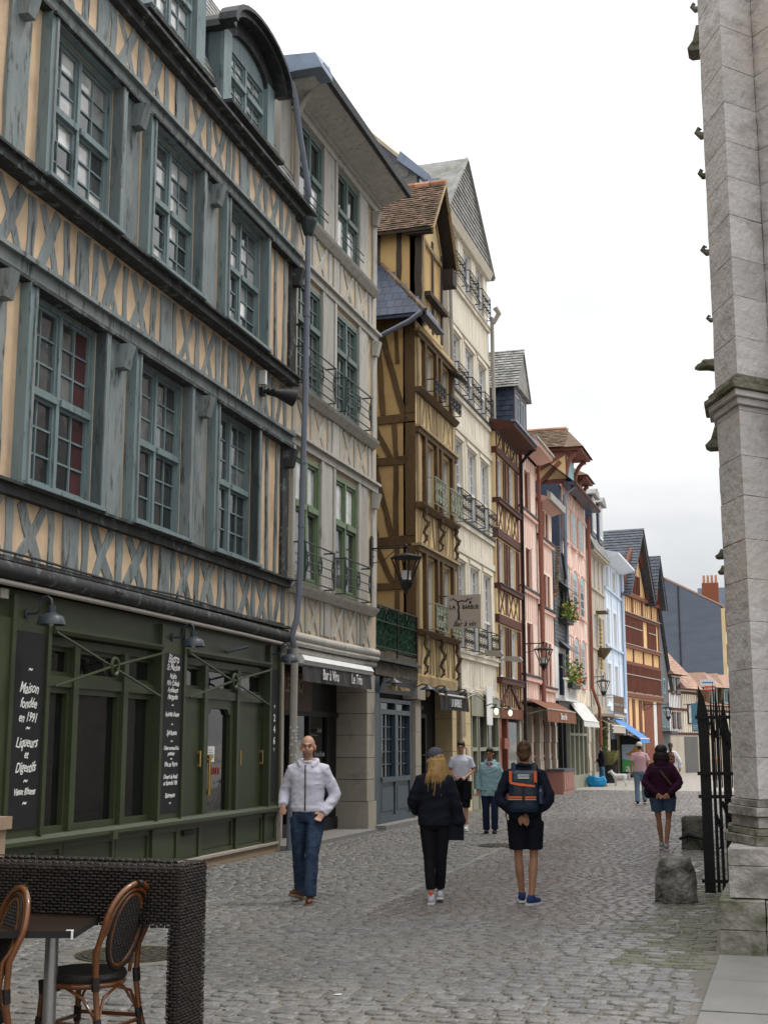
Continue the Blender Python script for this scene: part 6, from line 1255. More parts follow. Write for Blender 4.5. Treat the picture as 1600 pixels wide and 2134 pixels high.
awning('awning', 'sloping white awning over the sage shop of the salmon house', 49.0, 53.0, .05, .62, 3.3, 2.55, .22, M_aw_w)
awning('awning', 'small beige awning under the greige house balcony', 56.0, 60.2, .05, .8, 2.8, 2.45, .3, M_aw_t)
awning('awning', 'large bright blue awning reaching far into the street', 62.4, 66.5, -.05, 1.22, 2.85, 1.93, .2, M_aw_bl)
# ---- hanging sign LA BARBUE
M_ply = pmat('pale plywood', (.46, .39, .33), .7, .12, (2, 2, 9), .1, 20)
sg = thing('hanging_sign', 'square pale wooden sign with a vine tree hanging over the street', 'sign', (.29, 30.0, 4.4))
bd = MB().box(0, .82, -.02, .02, 0, .80).build('board', M_ply, sg)
MB().tube([(-.3, 0, .78), (.05, 0, .78)], .018, 6).tube([(-.3, 0, .02), (.05, 0, .02)], .018, 6).build('bracket', M_iron_g, sg)
M_ink = pmat('ink black', (.012, .01, .01), .7, .1, G3, 0)
fc = (math.pi/2, 0, 0)
text('LA', .135, M_ink, bd, (.13, -.024, .5), fc, weight=.003); text('BARBUE', .135, M_ink, bd, (.57, -.024, .5), fc, sx=.82, weight=.003); text('Bar à vin', .165, M_ink, bd, (.42, -.024, .1), fc, shear=.35, weight=.002, sx=.95)
tr = MB(); T2 = lambda pts, r: tr.tube([(x, -.022, z) for x, z in pts], r, 5)
T2([(.28, .22), (.29, .32), (.275, .42), (.29, .52), (.26, .6), (.27, .64)], [.03, .022, .025, .022, .02, .018]); T2([(.27, .63), (.2, .68), (.15, .72), (.1, .68), (.04, .65)], [.018, .016, .012, .01, .003]); T2([(.27, .63), (.36, .66), (.45, .64), (.52, .69), (.6, .70), (.64, .74)], [.018, .016, .014, .012, .008, .003])
for p in ([(.15, .72), (.16, .77)], [(.1, .68), (.06, .74)], [(.45, .64), (.5, .74)], [(.52, .69), (.54, .65)], [(.28, .22), (.2, .2)], [(.28, .22), (.36, .21)], [(.28, .23), (.24, .17)], [(.29, .23), (.33, .18)]): T2(p, .004)
tr.ell((.57, -.022, .61), (.028, .008, .04), 6, 4); tr.build('vine_drawing', M_ink, bd)
# ---- signs at the bend
g = thing('hanging_sign', 'tall teal blue banner sign with white cross mark at the bend of the street', 'sign', (2.75, 74.5, 2.35))
bd = MB().box(0, .62, -.02, .02, 0, 1.55).build('board', pmat('sign teal', (.07, .19, .27), .6, .05, G3, 0), g); text('X', .34, M_letter, bd, (.45, -.025, .72), (math.pi/2, 0, YAW*0), weight=.02); 
for i, s_ in enumerate(('AÎTRE', 'SAINT', 'MACLOU')): text(s_, .1, M_letter, bd, (.05, -.025, .33-i*.1), (math.pi/2, 0, 0), align='LEFT')
MB().tube([(-.4, 0, 1.5), (0, 0, 1.5)], .02, 5).build('bracket', M_iron, g)
g = thing('letting_board', 'white and red to-let board projecting from the eave at the bend', 'sign', (3.0, 79.2, 4.75)); g.rotation_euler = (0, .03, -.3)
MB().box(0, .9, -.02, .02, .3, .68).build('board', M_white, g); MB().box(.25, .88, -.021, .02, .0, .3).build('lower_board', pmat('sign red', (.55, .06, .04), .6, .05, G3, 0), g); text('A LOUER', .16, M_letter, g, (.56, -.025, .15), (math.pi/2, 0, 0), weight=.004); MB().box(.12, .8, -.024, -.02, .46, .54).build('printed_band', M_aw_bl, g)
# ---- digital sign, planter, bag
g = thing('poster_stand', 'tall black framed poster stand with an ochre shape over a green field', 'poster stand', (.35, 66.0, 0), .2)
MB().box(-.52, .52, -.05, .05, .25, 2.1).build('frame', M_black, g)
sc = MB().box(-.44, .44, -.058, -.05, .32, 1.65).build('poster', pmat('poster sky', (.45, .55, .7), .4, .1, G3, 0), g)
MB().poly([(-.44, -.062, .32), (.44, -.062, .32), (.44, -.062, .8), (-.44, -.062, .95)]).build('poster_field', pmat('poster green', (.08, .42, .10), .5, .4, (9, 9, 9), 0), sc)
MB().poly([(.02, -.062, .85), (.25, -.062, .9), (.4, -.062, 1.5), (.2, -.062, 1.6), (.05, -.062, 1.35), (-.3, -.062, 1.15), (-.05, -.062, 1.1)]).build('poster_figure', pmat('poster ochre', (.5, .27, .05), .5, .4, (9, 9, 9), 0), sc)
text('air', .55, M_letter, sc, (.0, -.066, .5), (math.pi/2, 0, 0), weight=.01)
for x in (-.35, .35): MB().box(x-.02, x+.02, -.03, .03, 0, .25).build('leg', M_black, g)
# foliage helpers
def leaves(n, fn, size, mats, seed=1, par=None, name='foliage'):
    r = random.Random(seed); bs = [MB() for _ in mats]
    for i in range(n):
        p = Vector(fn(r)); s_ = size*r.uniform(.6, 1.3); a = Vector((r.uniform(-1, 1), r.uniform(-1, 1), r.uniform(-.6, 1))).normalized(); b = a.cross(Vector((r.uniform(-1, 1), r.uniform(-1, 1), r.uniform(-1, 1)))).normalized()
        m = bs[r.randrange(len(mats))]; m.quad(tuple(p), tuple(p+a*s_*.5+b*s_*.3), tuple(p+a*s_), tuple(p+a*s_*.5-b*s_*.3))
    for m, mt in zip(bs, mats): tag(m.build(name, mt, par), kind='stuff')
M_lf1 = pmat('leaf green', (.10, .19, .03), .6, .3, (9, 9, 9), 0, rnd=.4); M_lf2 = pmat('leaf yellow green', (.22, .28, .05), .6, .3, (9, 9, 9), 0, rnd=.4); M_red = pmat('geranium red', (.6, .045, .03), .6, .2, (9, 9, 9), 0, rnd=.3); M_grass = pmat('pampas grass', (.26, .26, .1), .7, .3, (9, 9, 9), 0, rnd=.4)
def flowerbox(loc, w, h, label, seed):
    g = thing('flower_box', label, 'flower box', loc, 0, 'geranium boxes on the slate house')
    MB().box(-.15, .15, -w/2, w/2, -.2, 0).build('trough', M_lead, g)
    leaves(380, lambda r: (r.gauss(.08, .13), r.gauss(0, w*.26), abs(r.gauss(.0, h*.5))-.05), .15, [M_lf1, M_lf2], seed, g)
    leaves(90, lambda r: (r.gauss(.14, .14), r.gauss(w*.1, w*.3), abs(r.gauss(h*.3, h*.45))-.1), .11, [M_red], seed+9, g, 'blossom')
flowerbox((.2, 48.2, 6.3), 1.5, .7, 'upper window box of red geraniums on the slate front', 3); flowerbox((.35, 48.3, 3.9), 1.9, .8, 'lower balcony box of red geraniums on the slate house', 5)
g = thing('planter', 'black tub with feathery grass and a climbing vine by the greige house', 'planter', (.25, 58.2, 0))
MB().lathe([(.3, 0), (.38, .75), (.42, .78), (.36, .72)], (0, 0, 0), 14).build('tub', M_black, g, True)
gr = MB(); rr = random.Random(4)
for i in range(220):
    a = rr.uniform(0, 6.28); l = rr.uniform(.4, 1.0); o_ = rr.uniform(.1, .5); p0 = (.2*math.cos(a)*rr.random(), .2*math.sin(a)*rr.random(), .72); p1 = (p0[0]+o_*math.cos(a)*.6, p0[1]+o_*math.sin(a)*.6, .72+l*.7); p2 = (p0[0]+o_*math.cos(a)*1.3, p0[1]+o_*math.sin(a)*1.3, .72+l*.65)
    gr.poly([p0, (p1[0]+.012, p1[1], p1[2]), p2, (p1[0]-.012, p1[1], p1[2])])
tag(gr.build('grass_blades', M_grass, g), kind='stuff'); leaves(260, lambda r: (r.gauss(-.15, .06), r.gauss(.1, .07), r.uniform(.9, 2.9)), .14, [M_lf1, M_lf2], 8, g, 'vine')
# shopping bag
bg = MB(); ring = [(.34*math.cos(a)*(1 if abs(math.cos(a)) > .5 else .95), .2*math.sin(a)) for a in np.linspace(0, 2*math.pi, 13)[:-1]]
bm = bmesh.new(); rg = []
for s_, z in ((.8, 0), (1.05, .1), (1.12, .25), (1.0, .38), (.8, .42)): rg.append([bm.verts.new((x*s_*1.1+.03*math.sin(9*z+i), y*s_+.02*math.cos(i*2+z*12), z+.03*math.sin(i*1.7)*(z > .2))) for i, (x, y) in enumerate(ring)])
for a_, b_ in zip(rg, rg[1:]):
    for i in range(12): bm.faces.new((a_[i], a_[(i+1) % 12], b_[(i+1) % 12], b_[i]))
bm.faces.new(rg[0][::-1]); me = bpy.data.meshes.new('shopping_bag'); bm.to_mesh(me); bm.free(); me.materials.append(pmat('bag blue plastic', (.01, .24, .5), .4, .15, (5, 5, 5), .3, 12)); o = addobj('shopping_bag', me, None, (.45, 52.9, 0)); tag(o, 'bright blue plastic shopping bag on the ground by the far woman', 'bag')
# grey street bollard with orange band
g = thing('street_bollard', 'grey cylindrical street bollard with orange top at the bend', 'bollard', (4.5, 65.3, 0)); MB().lathe([(.24, 0), (.24, .82)], n=16).build('post', M_pipe_b, g, True); MB().lathe([(.245, .82), (.245, .95), (.15, 1.0)], n=16).build('cap', pmat('orange band', (.65, .25, .06), .5, .1, G3, 0), g, True)
# ================================================================== terrace furniture in the foreground
M_wick = pmat('wicker dark brown', (.015, .0105, .0085), .45, .3, (20, 20, 20), .2, 60, rnd=.4)
sc = thing('wicker_screen', 'dark brown woven wicker screen with open middle in the left foreground', 'screen', (0, 0, 0))
X0, X1, Y0, Y1 = 2.9, 4.74, 6.72, 7.06
MB().box(X0+.01, X1-.01, Y0+.01, Y1-.01, .72, 1.0).build('trough_core', M_wick, sc); 
for u, v in ((X0, X0+.07), (X1-.065, X1)): MB().box(u+.01, v-.01, Y0+.01, Y1-.01, 0, .75).build('end_panel', M_wick, sc)
def weave(mb, o, ux, uz, w, h, nrm, du=.045, dz=.017):
    o, ux, uz, nrm = Vector(o), Vector(ux), Vector(uz), Vector(nrm); n = int(h/dz)
    for r in range(n):
        u = -du*.5 if r % 2 else 0
        while u < w:
            a, b = max(0, u+.002), min(w, u+du-.002)
            if b-a > .008:
                p = o+uz*(r*dz+random.uniform(-.0016, .0016))+nrm*random.uniform(-.003, .002); k = len(mb.v); m_ = (a+b)/2+random.uniform(-.006, .006)
                for (uu, vv, hh) in ((a, .1, 0), (a, .9, 0), (a+(m_-a)*.4, .05, .006), (a+(m_-a)*.4, .95, .006), (b-(b-m_)*.4, .05, .006), (b-(b-m_)*.4, .95, .006), (b, .1, 0), (b, .9, 0)): mb.v.append(tuple(p+ux*uu+uz*(vv*dz)+nrm*hh))
                for i in (0, 2, 4): mb.f.append((k+i, k+i+2, k+i+3, k+i+1))
                # rounded crown
                k2 = len(mb.v)
                for uu, hh in ((a+(m_-a)*.4, .011), (b-(b-m_)*.4, .011)): mb.v.append(tuple(p+ux*uu+uz*(.5*dz)+nrm*hh))
                mb.f += [(k+2, k2, k2+1, k+4), (k+3, k+5, k2+1, k2), (k, k2, k+2), (k+1, k+3, k2), (k+6, k+4, k2+1), (k+7, k2+1, k+5)]
            u += du
W_ = MB()
weave(W_, (X0, Y0, .70), (1, 0, 0), (0, 0, 1), X1-X0, .33, (0, -1, 0)); weave(W_, (X1, Y0, 0), (0, 1, 0), (0, 0, 1), Y1-Y0, 1.03, (1, 0, 0)); weave(W_, (X1-.065, Y0, 0), (1, 0, 0), (0, 0, 1), .065, .70, (0, -1, 0)); weave(W_, (X0+.07, Y0, 0), (0, 1, 0), (0, 0, 1), Y1-Y0, .7, (1, 0, 0)); weave(W_, (X0, Y0, 0), (1, 0, 0), (0, 0, 1), .07, .70, (0, -1, 0)); weave(W_, (X0, Y1, .70), (1, 0, 0), (0, 0, 1), X1-X0, .33, (0, 1, 0))
weave(W_, (X0, Y0, 1.03), (1, 0, 0), (0, 1, 0), X1-X0, .06, (0, 0, 1)); weave(W_, (X0, Y1-.06, 1.03), (1, 0, 0), (0, 1, 0), X1-X0, .06, (0, 0, 1)); weave(W_, (X1-.06, Y0, 1.03), (1, 0, 0), (0, 1, 0), .06, Y1-Y0, (0, 0, 1))
tag(W_.build('wicker_weave', M_wick, sc), kind='stuff'); MB().box(X0+.06, X1-.06, Y0+.06, Y1-.06, .9, .98).build('trough_floor', M_dark, sc)
# table
M_tbl = pmat('laminate dark brown', (.022, .013, .009), .35, .2, (2, 2, 2), .1, 60)
tb = thing('bistro_table', 'dark brown square bistro table on a steel post in the foreground', 'table', (4.0, 6.44, 0), .309)
MB().box(-.32, .32, -.4, .4, .72, .75).build('table_top', M_tbl, tb); MB().box(-.325, .325, -.405, .405, .715, .745).build('table_edge', M_black, tb); MB().tube([(.12, -.03, 0), (.12, -.03, .72)], .036, 14).build('post', pmat('brushed steel', (.4, .4, .41), .35, .1, (3, 3, 40), .1, 40, metal=.8), tb, True); MB().box(-.2, .44, -.25, .2, 0, .02).build('base', M_black, tb)
for x, y, a in ((.30, -.40, 0), (-.25, .38, 1)): MB().box(x-.022, x+.016, y-.008, y+.008, .752, .755).box(x+.006, x+.016, y-.014, y-.007, .71, .755).build('cloth_clip', M_white, tb)
# rattan bistro chairs
M_rat = pmat('rattan varnished', (.14, .046, .011), .28, .3, (30, 30, 30), .1, 40, spec=.5, coat=.3, col2=(.09, .03, .008), w=.25, wsc=(9, 9, 9), soft=.15); M_bind = pmat('rattan binding black', (.012, .009, .008), .5, .2, (30, 30, 90), .5, 90)
def chair_proto(label, loc, rz):
    g = thing('bistro_chair', label, 'chair', loc, rz, 'rattan bistro chairs')     # faces -x; back at +x
    hz = .45
    MB().lathe([(.0, hz-.02), (.215, hz-.02), (.225, hz), (.215, hz+.022), (.19, hz+.018), (.0, hz+.005)], (0, 0, 0), 26, 1.0, .96).build('seat', M_bind, g, True)
    MB().tube([(.205*math.cos(a), .2*math.sin(a), hz-.035) for a in np.linspace(0, 2*math.pi, 25)[:-1]], .016, 8, closed=True).build('seat_ring', M_rat, g, True)
    # back hoop runs down into the rear legs
    def hoop(w, zc, rz_, inset=0):
        pts = []
        for t in np.linspace(0, math.pi, 17):
            z = zc+rz_*math.sin(t); pts.append((.19+.13*(z-hz)/.5, w*math.cos(t), z))
        return pts
    up = hoop(.205, .74, .205)
    full = [(.30, .20, 0), (.225, .185, .25), (.20, .18, hz-.03), (.205, .19, .6)]+up+[(.205, -.19, .6), (.20, -.18, hz-.03), (.225, -.185, .25), (.30, -.20, 0)]
    MB().tube(full, .0165, 9).build('back_hoop', M_rat, g, True)
    inn = [(.17, .16, hz), (.178, .17, .6)]+[(x-.005, y*.86, z-.028) for x, y, z in up]+[(.178, -.17, .6), (.17, -.16, hz)]
    MB().tube(inn, .011, 8).build('inner_hoop', M_rat, g, True)
    ov = [(.185+.13*(.70+.19*math.sin(t)-hz)/.5, .125*math.cos(t), .70+.19*math.sin(t)) for t in np.linspace(0, 2*math.pi, 25)[:-1]]
    MB().tube(ov, .013, 8, closed=True).build('oval_ring', M_rat, g, True); MB().tube([(x+.003, y*1.14, .70+(z-.70)*1.1) for x, y, z in ov], .012, 8, closed=True).build('oval_rim', M_bind, g, True)
    cane = MB()
    for i in range(-8, 9):
        for sgn in (1, -1):
            seg = []
            for j in range(-24, 25):
                y = j*.006; z = .70+sgn*y*1.3+i*.034
                if (y/.12)**2+((z-.70)/.185)**2 < 1: seg.append((.185+.13*(z-hz)/.5, y, z))
            if len(seg) > 2: cane.tube([seg[0], seg[-1]], .0075, 4)
    tag(cane.build('cane_weave', M_bind, g), kind='stuff')
    for sy in (-1, 1):
        MB().tube([(-.17, sy*.155, hz-.04), (-.19, sy*.175, 0)], .0165, 8).build('leg', M_rat, g, True)
        MB().tube([(-.17, sy*.155, hz-.09), (-.175, sy*.16, hz-.02)], .021, 8).build('binding', M_bind, g); MB().tube([(.205, sy*.184, .40), (.2, sy*.181, .47)], .022, 8).build('binding', M_bind, g)
        MB().tube([(.238, sy*.188, .17), (.22, sy*.184, .26)], .022, 8).build('binding', M_bind, g); MB().tube([(-.183, sy*.168, .16), (-.178, sy*.163, .24)], .022, 8).build('binding', M_bind, g)
        MB().tube([(-.18, sy*.165, .21), (.228, sy*.185, .22)], .011, 8).build('stretcher', M_rat, g, True)
        MB().tube([(-.178, sy*.163, .24), (-.12, sy*.17, .36), (.0, sy*.19, .41), (.12, sy*.185, .36), (.222, sy*.184, .24)], .009, 7).build('arch_brace', M_rat, g, True)
    MB().tube([(.228, -.185, .2), (.228, .185, .2)], .011, 8).build('stretcher', M_rat, g, True); MB().tube([(-.18, -.165, .19), (-.18, .165, .19)], .011, 8).build('stretcher', M_rat, g, True)
    MB().tube([(.222, -.184, .24), (.212, -.12, .36), (.205, 0, .40), (.212, .12, .36), (.222, .184, .24)], .009, 7).build('arch_brace', M_rat, g, True)
    MB().tube([(.335, -.015, .945), (.335, .015, .945)], .02, 8).build('binding', M_bind, g)
    return g
c1 = chair_proto('rattan bistro chair with oval cane back, at the right of the table', (4.22, 6.66, 0), -.14)
for lb, loc, rz in (('rattan bistro chair cut by the left frame edge, nearest the viewer', (3.86, 5.98, 0), .9), ('rattan bistro chair behind the table at the left frame edge', (3.45, 6.6, 0), 2.6)):
    c2 = copy_tree(c1); c2.location = loc; c2.rotation_euler = (0, 0, rz); c2['label'] = lb
# low sandstone pier at the left edge of the bistro
g = thing('stone_pier', 'low tan sandstone pier at the left edge beside the bistro front', 'pier', onA(-9.12, .2, 0)); MB().box(-.15, .22, -.55, .4, 0, .88).build('shaft', M_plinth, g); MB().box(-.18, .26, -.58, .44, .881, 1.0).build('cap', M_plinth, g)
# ================================================================== people and animals
QUEUE = []
def soft(mb, name, mat, parent, voxel=.012, smooth=4, fold=0, fsc=9, seed=0, mats=None, pick=None, fac=.5):
    """queue a union of closed shapes to be fused into one continuous skin"""
    me = bpy.data.meshes.new(name); me.from_pydata(mb.v, [], mb.f); me.update(); o = bpy.data.objects.new(name, me); COL.objects.link(o)
    r = o.modifiers.new('r', 'REMESH'); r.mode = 'VOXEL'; r.voxel_size = voxel; r.adaptivity = 0; s_ = o.modifiers.new('s', 'SMOOTH'); s_.factor = fac; s_.iterations = smooth
    QUEUE.append((o, name, mat, parent, fold, fsc, seed, mats, pick)); o.parent = parent; return o
def flush():
    dg = bpy.context.evaluated_depsgraph_get(); dg.update(); done = []
    for o, *rest in QUEUE: done.append((o, bpy.data.meshes.new_from_object(o.evaluated_get(dg)), rest))
    for o, me, (name, mat, parent, fold, fsc, seed, mats, pick) in done:
        o.modifiers.clear(); old = o.data; o.data = me; bpy.data.meshes.remove(old); me.name = name
        n = len(me.vertices); co = np.empty(n*3); me.vertices.foreach_get('co', co); co = co.reshape(-1, 3)
        if fold:
            no = np.empty(n*3); me.vertices.foreach_get('normal', no); no = no.reshape(-1, 3); d = np.empty(n)
            for i in range(n):
                x, y, z = co[i]; p = Vector((x*fsc*.8+seed, y*fsc*.8, z*fsc*1.5)); w = mnoise.noise(p*.7)
                a = 1-abs(mnoise.noise(p+Vector((w*1.5, 0, w))))*2.2; d[i] = a*.6+.5*mnoise.noise(p*2.1)
            co = co+no*(d*fold)[:, None]; me.vertices.foreach_set('co', co.ravel())
        me.materials.clear()
        if mats:
            for m in mats: me.materials.append(m)
            c = np.empty(len(me.polygons)*3); me.polygons.foreach_get('center', c); c = c.reshape(-1, 3); me.polygons.foreach_set('material_index', np.array([pick(*q) for q in c], dtype=np.int32))
        else: me.materials.append(mat)
        me.polygons.foreach_set('use_smooth', [True]*len(me.polygons)); me.update()
    QUEUE.clear()
def loft(mb, rings, n=18, pw=2.3):
    base = len(mb.v)
    for cx, cy, cz, rx, ry in rings:
        for k in range(n):
            a = 2*math.pi*k/n; c, s_ = math.cos(a), math.sin(a); q = (abs(c)**pw+abs(s_)**pw)**(-1/pw); mb.v.append((cx+rx*q*c, cy+ry*q*s_, cz))
    m = len(rings)
    for i in range(m-1):
        for k in range(n):
            l = (k+1) % n; mb.f.append((base+i*n+k, base+i*n+l, base+(i+1)*n+l, base+(i+1)*n+k))
    mb.f.append(tuple(base+k for k in range(n))[::-1]); mb.f.append(tuple(base+(m-1)*n+k for k in range(n))); return mb
def V3(*a): return Vector(a)
M_skin = pmat('skin', (.46, .255, .175), .55, .12, (20, 20, 20), .1, 120, objco=True)
M_skin_t = pmat('skin tanned', (.34, .17, .10), .55, .12, (20, 20, 20), .1, 120, objco=True)
M_stub = pmat('stubble', (.24, .14, .105), .7, .2, (60, 60, 60), .1, 120, objco=True)
M_eye = pmat('eye dark', (.02, .015, .012), .3, .1, G3, 0); M_lip = pmat('lips', (.27, .10, .085), .5, .1, G3, 0); M_brow = pmat('brow', (.05, .035, .025), .8, .1, G3, 0)
def cloth(name, col, var=.12, rough=.85, b=.3): return pmat(name, col, rough, var, (6, 6, 6), b, 160, objco=True, spec=.2)
def hand(mb, wr, el, side, curl=.5, k=1.0, palm_n=None):
    """palm with four unequal bent fingers and a thumb off its side"""
    d = (wr-el).normalized(); n = palm_n or V3(0, 1, 0); n = (n-d*n.dot(d)).normalized(); u = d.cross(n).normalized()*side
    pc = wr+d*.045*k; R = Matrix((u, n, d)).transposed()
    mb.ell(pc, (.040*k, .017*k, .052*k), 10, 7, R)
    for i, (off, ln) in enumerate(((-.030, .064), (-.010, .075), (.010, .070), (.029, .055))):
        b = wr+d*.085*k+u*off*k; a1 = curl*.8+.1*i*curl; d1 = (d*math.cos(a1)+n*math.sin(a1)); d2 = (d*math.cos(a1*2.1)+n*math.sin(a1*2.1)); p1 = b+d1*ln*.55*k; p2 = p1+d2*ln*.5*k; mb.tube([wr+d*.06*k+u*off*.8*k, b, p1, p2], [.0105*k, .0100*k, .0090*k, .0072*k], 8)
    t0 = wr+d*.025*k-u*.030*k; t1 = t0+(d*.6-u*.7+n*.25).normalized()*.04*k; mb.tube([t0, t1, t1+(d*.85+n*.45).normalized()*.032*k], [.013*k, .011*k, .009*k], 8)
def person(label, loc, rz, H, P, top, bot, shoes, hair, group=None, vox=.010, skin=None, female=False):
    k = H/1.78; g = thing('person', label, 'person', (loc[0], loc[1], loc[2] if len(loc) > 2 else 0), rz); g.scale = (k, k, k); skin = skin or M_skin
    D = dict(sh=.165 if not female else .148, el_r=V3(.27, -.05, 1.17), wr_r=V3(.27, .06, .93), el_l=V3(-.27, -.05, 1.17), wr_l=V3(-.27, .06, .93), kn_r=V3(.095, .04, .5), an_r=V3(.095, 0, .09), kn_l=V3(-.095, .04, .5), an_l=V3(-.095, 0, .09), yaw=0, pit=0, curl_r=.5, curl_l=.5, bulk=1.0, hipw=.165, toe_r=0, toe_l=0, heel_r=0, heel_l=0, lean=0, pn_r=None, pn_l=None); D.update(P); bk = D['bulk']; ln = D['lean']
    sh_r, sh_l = V3(D['sh'], ln-.01, 1.405), V3(-D['sh'], ln-.01, 1.405)
    # ---- body, one continuous skin
    b = MB(); loft(b, [(0, 0, .885, .11*bk, .06*bk), (0, 0, .95, .125*bk, .08*bk), (0, 0, 1.06, .12*bk, .075*bk), (0, ln*.5, 1.2, .145*bk, .095*bk), (0, ln*.8, 1.34, .15*bk, .095*bk), (0, ln, 1.41, .125*bk, .075*bk), (0, ln, 1.47, .07, .06), (0, ln, 1.52, .055, .055)])
    for s_, kn, an in ((1, D['kn_r'], D['an_r']), (-1, D['kn_l'], D['an_l'])):
        hp = V3(s_*.09*bk, 0, .93); cf = kn.lerp(an, .32)-V3(0, .012, 0); b.tube([hp, hp.lerp(kn, .5), kn, cf, kn.lerp(an, .75), an], [.07*bk, .058*bk, .044, .050, .037, .031], 12)
        b.ell(an+V3(0, .0, -.035), (.026, .045, .026), 10, 6)
    for s_, sh, el, wr, cu, pn in ((1, sh_r, D['el_r'], D['wr_r'], D['curl_r'], D['pn_r']), (-1, sh_l, D['el_l'], D['wr_l'], D['curl_l'], D['pn_l'])):
        b.tube([sh+V3(-s_*.06, 0, .02), sh, sh.lerp(el, .5), el, el.lerp(wr, .3), wr], [.045, .05, .042, .036, .036, .025], 10); hand(b, wr, el, s_, cu, 1.0, pn)
    b.tube([V3(0, ln-.005, 1.44), V3(0, ln+.005, 1.52), V3(0, ln+.02, 1.6)], [.062, .053, .052], 12)
    Rh = Matrix.Rotation(D['yaw'], 3, 'Z') @ Matrix.Rotation(D['pit'], 3, 'X'); hc = V3(0, ln+.025, 1.655)
    def hp_(x, y, z): v = Rh @ V3(x, y, z); return (hc.x+v.x, hc.y+v.y, hc.z+v.z)
    b.ell(hp_(0, -.012, .022), (.076, .096, .098), 16, 12, Rh); b.ell(hp_(0, .022, -.045), (.058, .072, .075), 14, 10, Rh); b.ell(hp_(0, .066, -.088), (.030, .026, .022), 10, 7, Rh)
    b.tube([hp_(0, .084, .02), hp_(0, .104, -.012), hp_(0, .112, -.026)], [.010, .013, .015], 8); b.ell(hp_(0, .092, .030), (.052, .012, .011), 10, 6, Rh)
    for s_ in (-1, 1): b.ell(hp_(s_*.080, -.005, -.012), (.012, .022, .034), 8, 6, Rh); b.ell(hp_(s_*.045, .062, -.030), (.022, .02, .022), 8, 6, Rh)
    if hair.get('stubble'):
        soft(b, 'body', None, g, vox*.75, 3, mats=[skin, M_stub], pick=lambda x, y, z: 1 if (1.548 < z < 1.607 and y > ln+.062 and abs(x) < .042 and not (1.585 < z < 1.6 and abs(x) < .02)) else 0)
    else: soft(b, 'body', skin, g, vox*.8, 3)
    for s_ in (-1, 1):
        MB().ell(hp_(s_*.031, .0865, .008), (.011, .008, .0055), 8, 6, Rh).build('eye', M_eye, g); MB().tube([hp_(s_*.014, .1, .028), hp_(s_*.034, .099, .034), hp_(s_*.052, .082, .027)], .0042, 5).build('eyebrow', M_brow, g)
    MB().tube([hp_(-.024, .083, -.060), hp_(0, .094, -.058), hp_(.024, .083, -.060)], [.004, .0075, .004], 6).build('mouth', M_lip, g)
    # ---- upper garment
    e = top.get('ease', .02); hem = top['hem']; m = MB(); W_ = top.get('w', 1.0)
    zs = [(hem, .150*W_), (hem+.06, .153*W_), (1.06, .146*W_), (1.2, .15*W_), (1.32, .158*W_), (1.385, .145*W_), (1.43, .108), (1.47, .08), (1.495, .066)]
    zs = [q for q in zs if q[0] >= hem]; zs.sort(); rings = []
    for z, rx in zs: rings.append((0, ln*min(1, max(0, (z-.9)/.5))-.005, z, rx*bk+e, (rx*.68*bk+e) if z < 1.42 else rx*.78+.012))
    loft(m, rings, 20, 2.4)
    for s_, sh, el, wr in ((1, sh_r, D['el_r'], D['wr_r']), (-1, sh_l, D['el_l'], D['wr_l'])):
        r0 = .053+e*.6
        if top['sleeve'] == 'long':
            cu = top.get('cuff', .036); q1, q2 = sh.lerp(el, .8), el.lerp(wr, .22); qm = q1*.28+el*.44+q2*.28; pts = [sh+V3(-s_*.075, 0, .028), sh, sh.lerp(el, .45), q1, qm, q2, el.lerp(wr, .5), el.lerp(wr, .85), wr+(wr-el).normalized()*.005]; m.tube(pts, [r0*.8, r0*1.08, r0*1.0, r0*.95, r0*.95, r0*.93, r0*.86, r0*.80*top.get('flare', 1), cu+e*.35*top.get('flare', 1)], 12)
        else:
            e2 = sh.lerp(el, .72); m.tube([sh+V3(-s_*.075, 0, .028), sh, sh.lerp(e2, .6), e2], [r0*.8, r0*1.06, r0*1.05, r0*1.1], 12)
    if top.get('hood'):
        m.tube([V3(-.06, ln+.095, 1.44), V3(-.10, ln+.01, 1.49), V3(-.085, ln-.07, 1.50), V3(0, ln-.10, 1.49), V3(.085, ln-.07, 1.50), V3(.10, ln+.01, 1.49), V3(.06, ln+.095, 1.44)], [.018, .026, .03, .036, .03, .026, .018], 10); m.ell((0, ln-.09, 1.43), (.10, .05, .09), 12, 8)
    elif top.get('collar'): m.tube([V3(.07*math.cos(t), ln+.0+.072*math.sin(t), 1.51) for t in np.linspace(0, 2*math.pi, 13)[:-1]], .022, 8, closed=True)
    if top.get('band'): loft(m, [(0, -.005, hem-.005, .15*W_*bk+e, .105*W_*bk+e), (0, -.005, hem+.05, .165*W_*bk+e, .115*W_*bk+e)], 20)
    soft(m, top['name'], top['mat'], g, vox, 3, top.get('fold', .006), top.get('fsc', 9), loc[0])
    # ---- lower garment
    m = MB(); be = bot.get('ease', .014); zt = bot.get('top', 1.05); hw = D['hipw']-.018
    loft(m, [(0, 0, .85, hw*.95*bk+be, .095*bk+be), (0, -.008, .92, hw*bk+be, .115*bk+be), (0, 0, zt, (hw-.012)*bk+be*.7, .1*bk+be*.7)], 20)
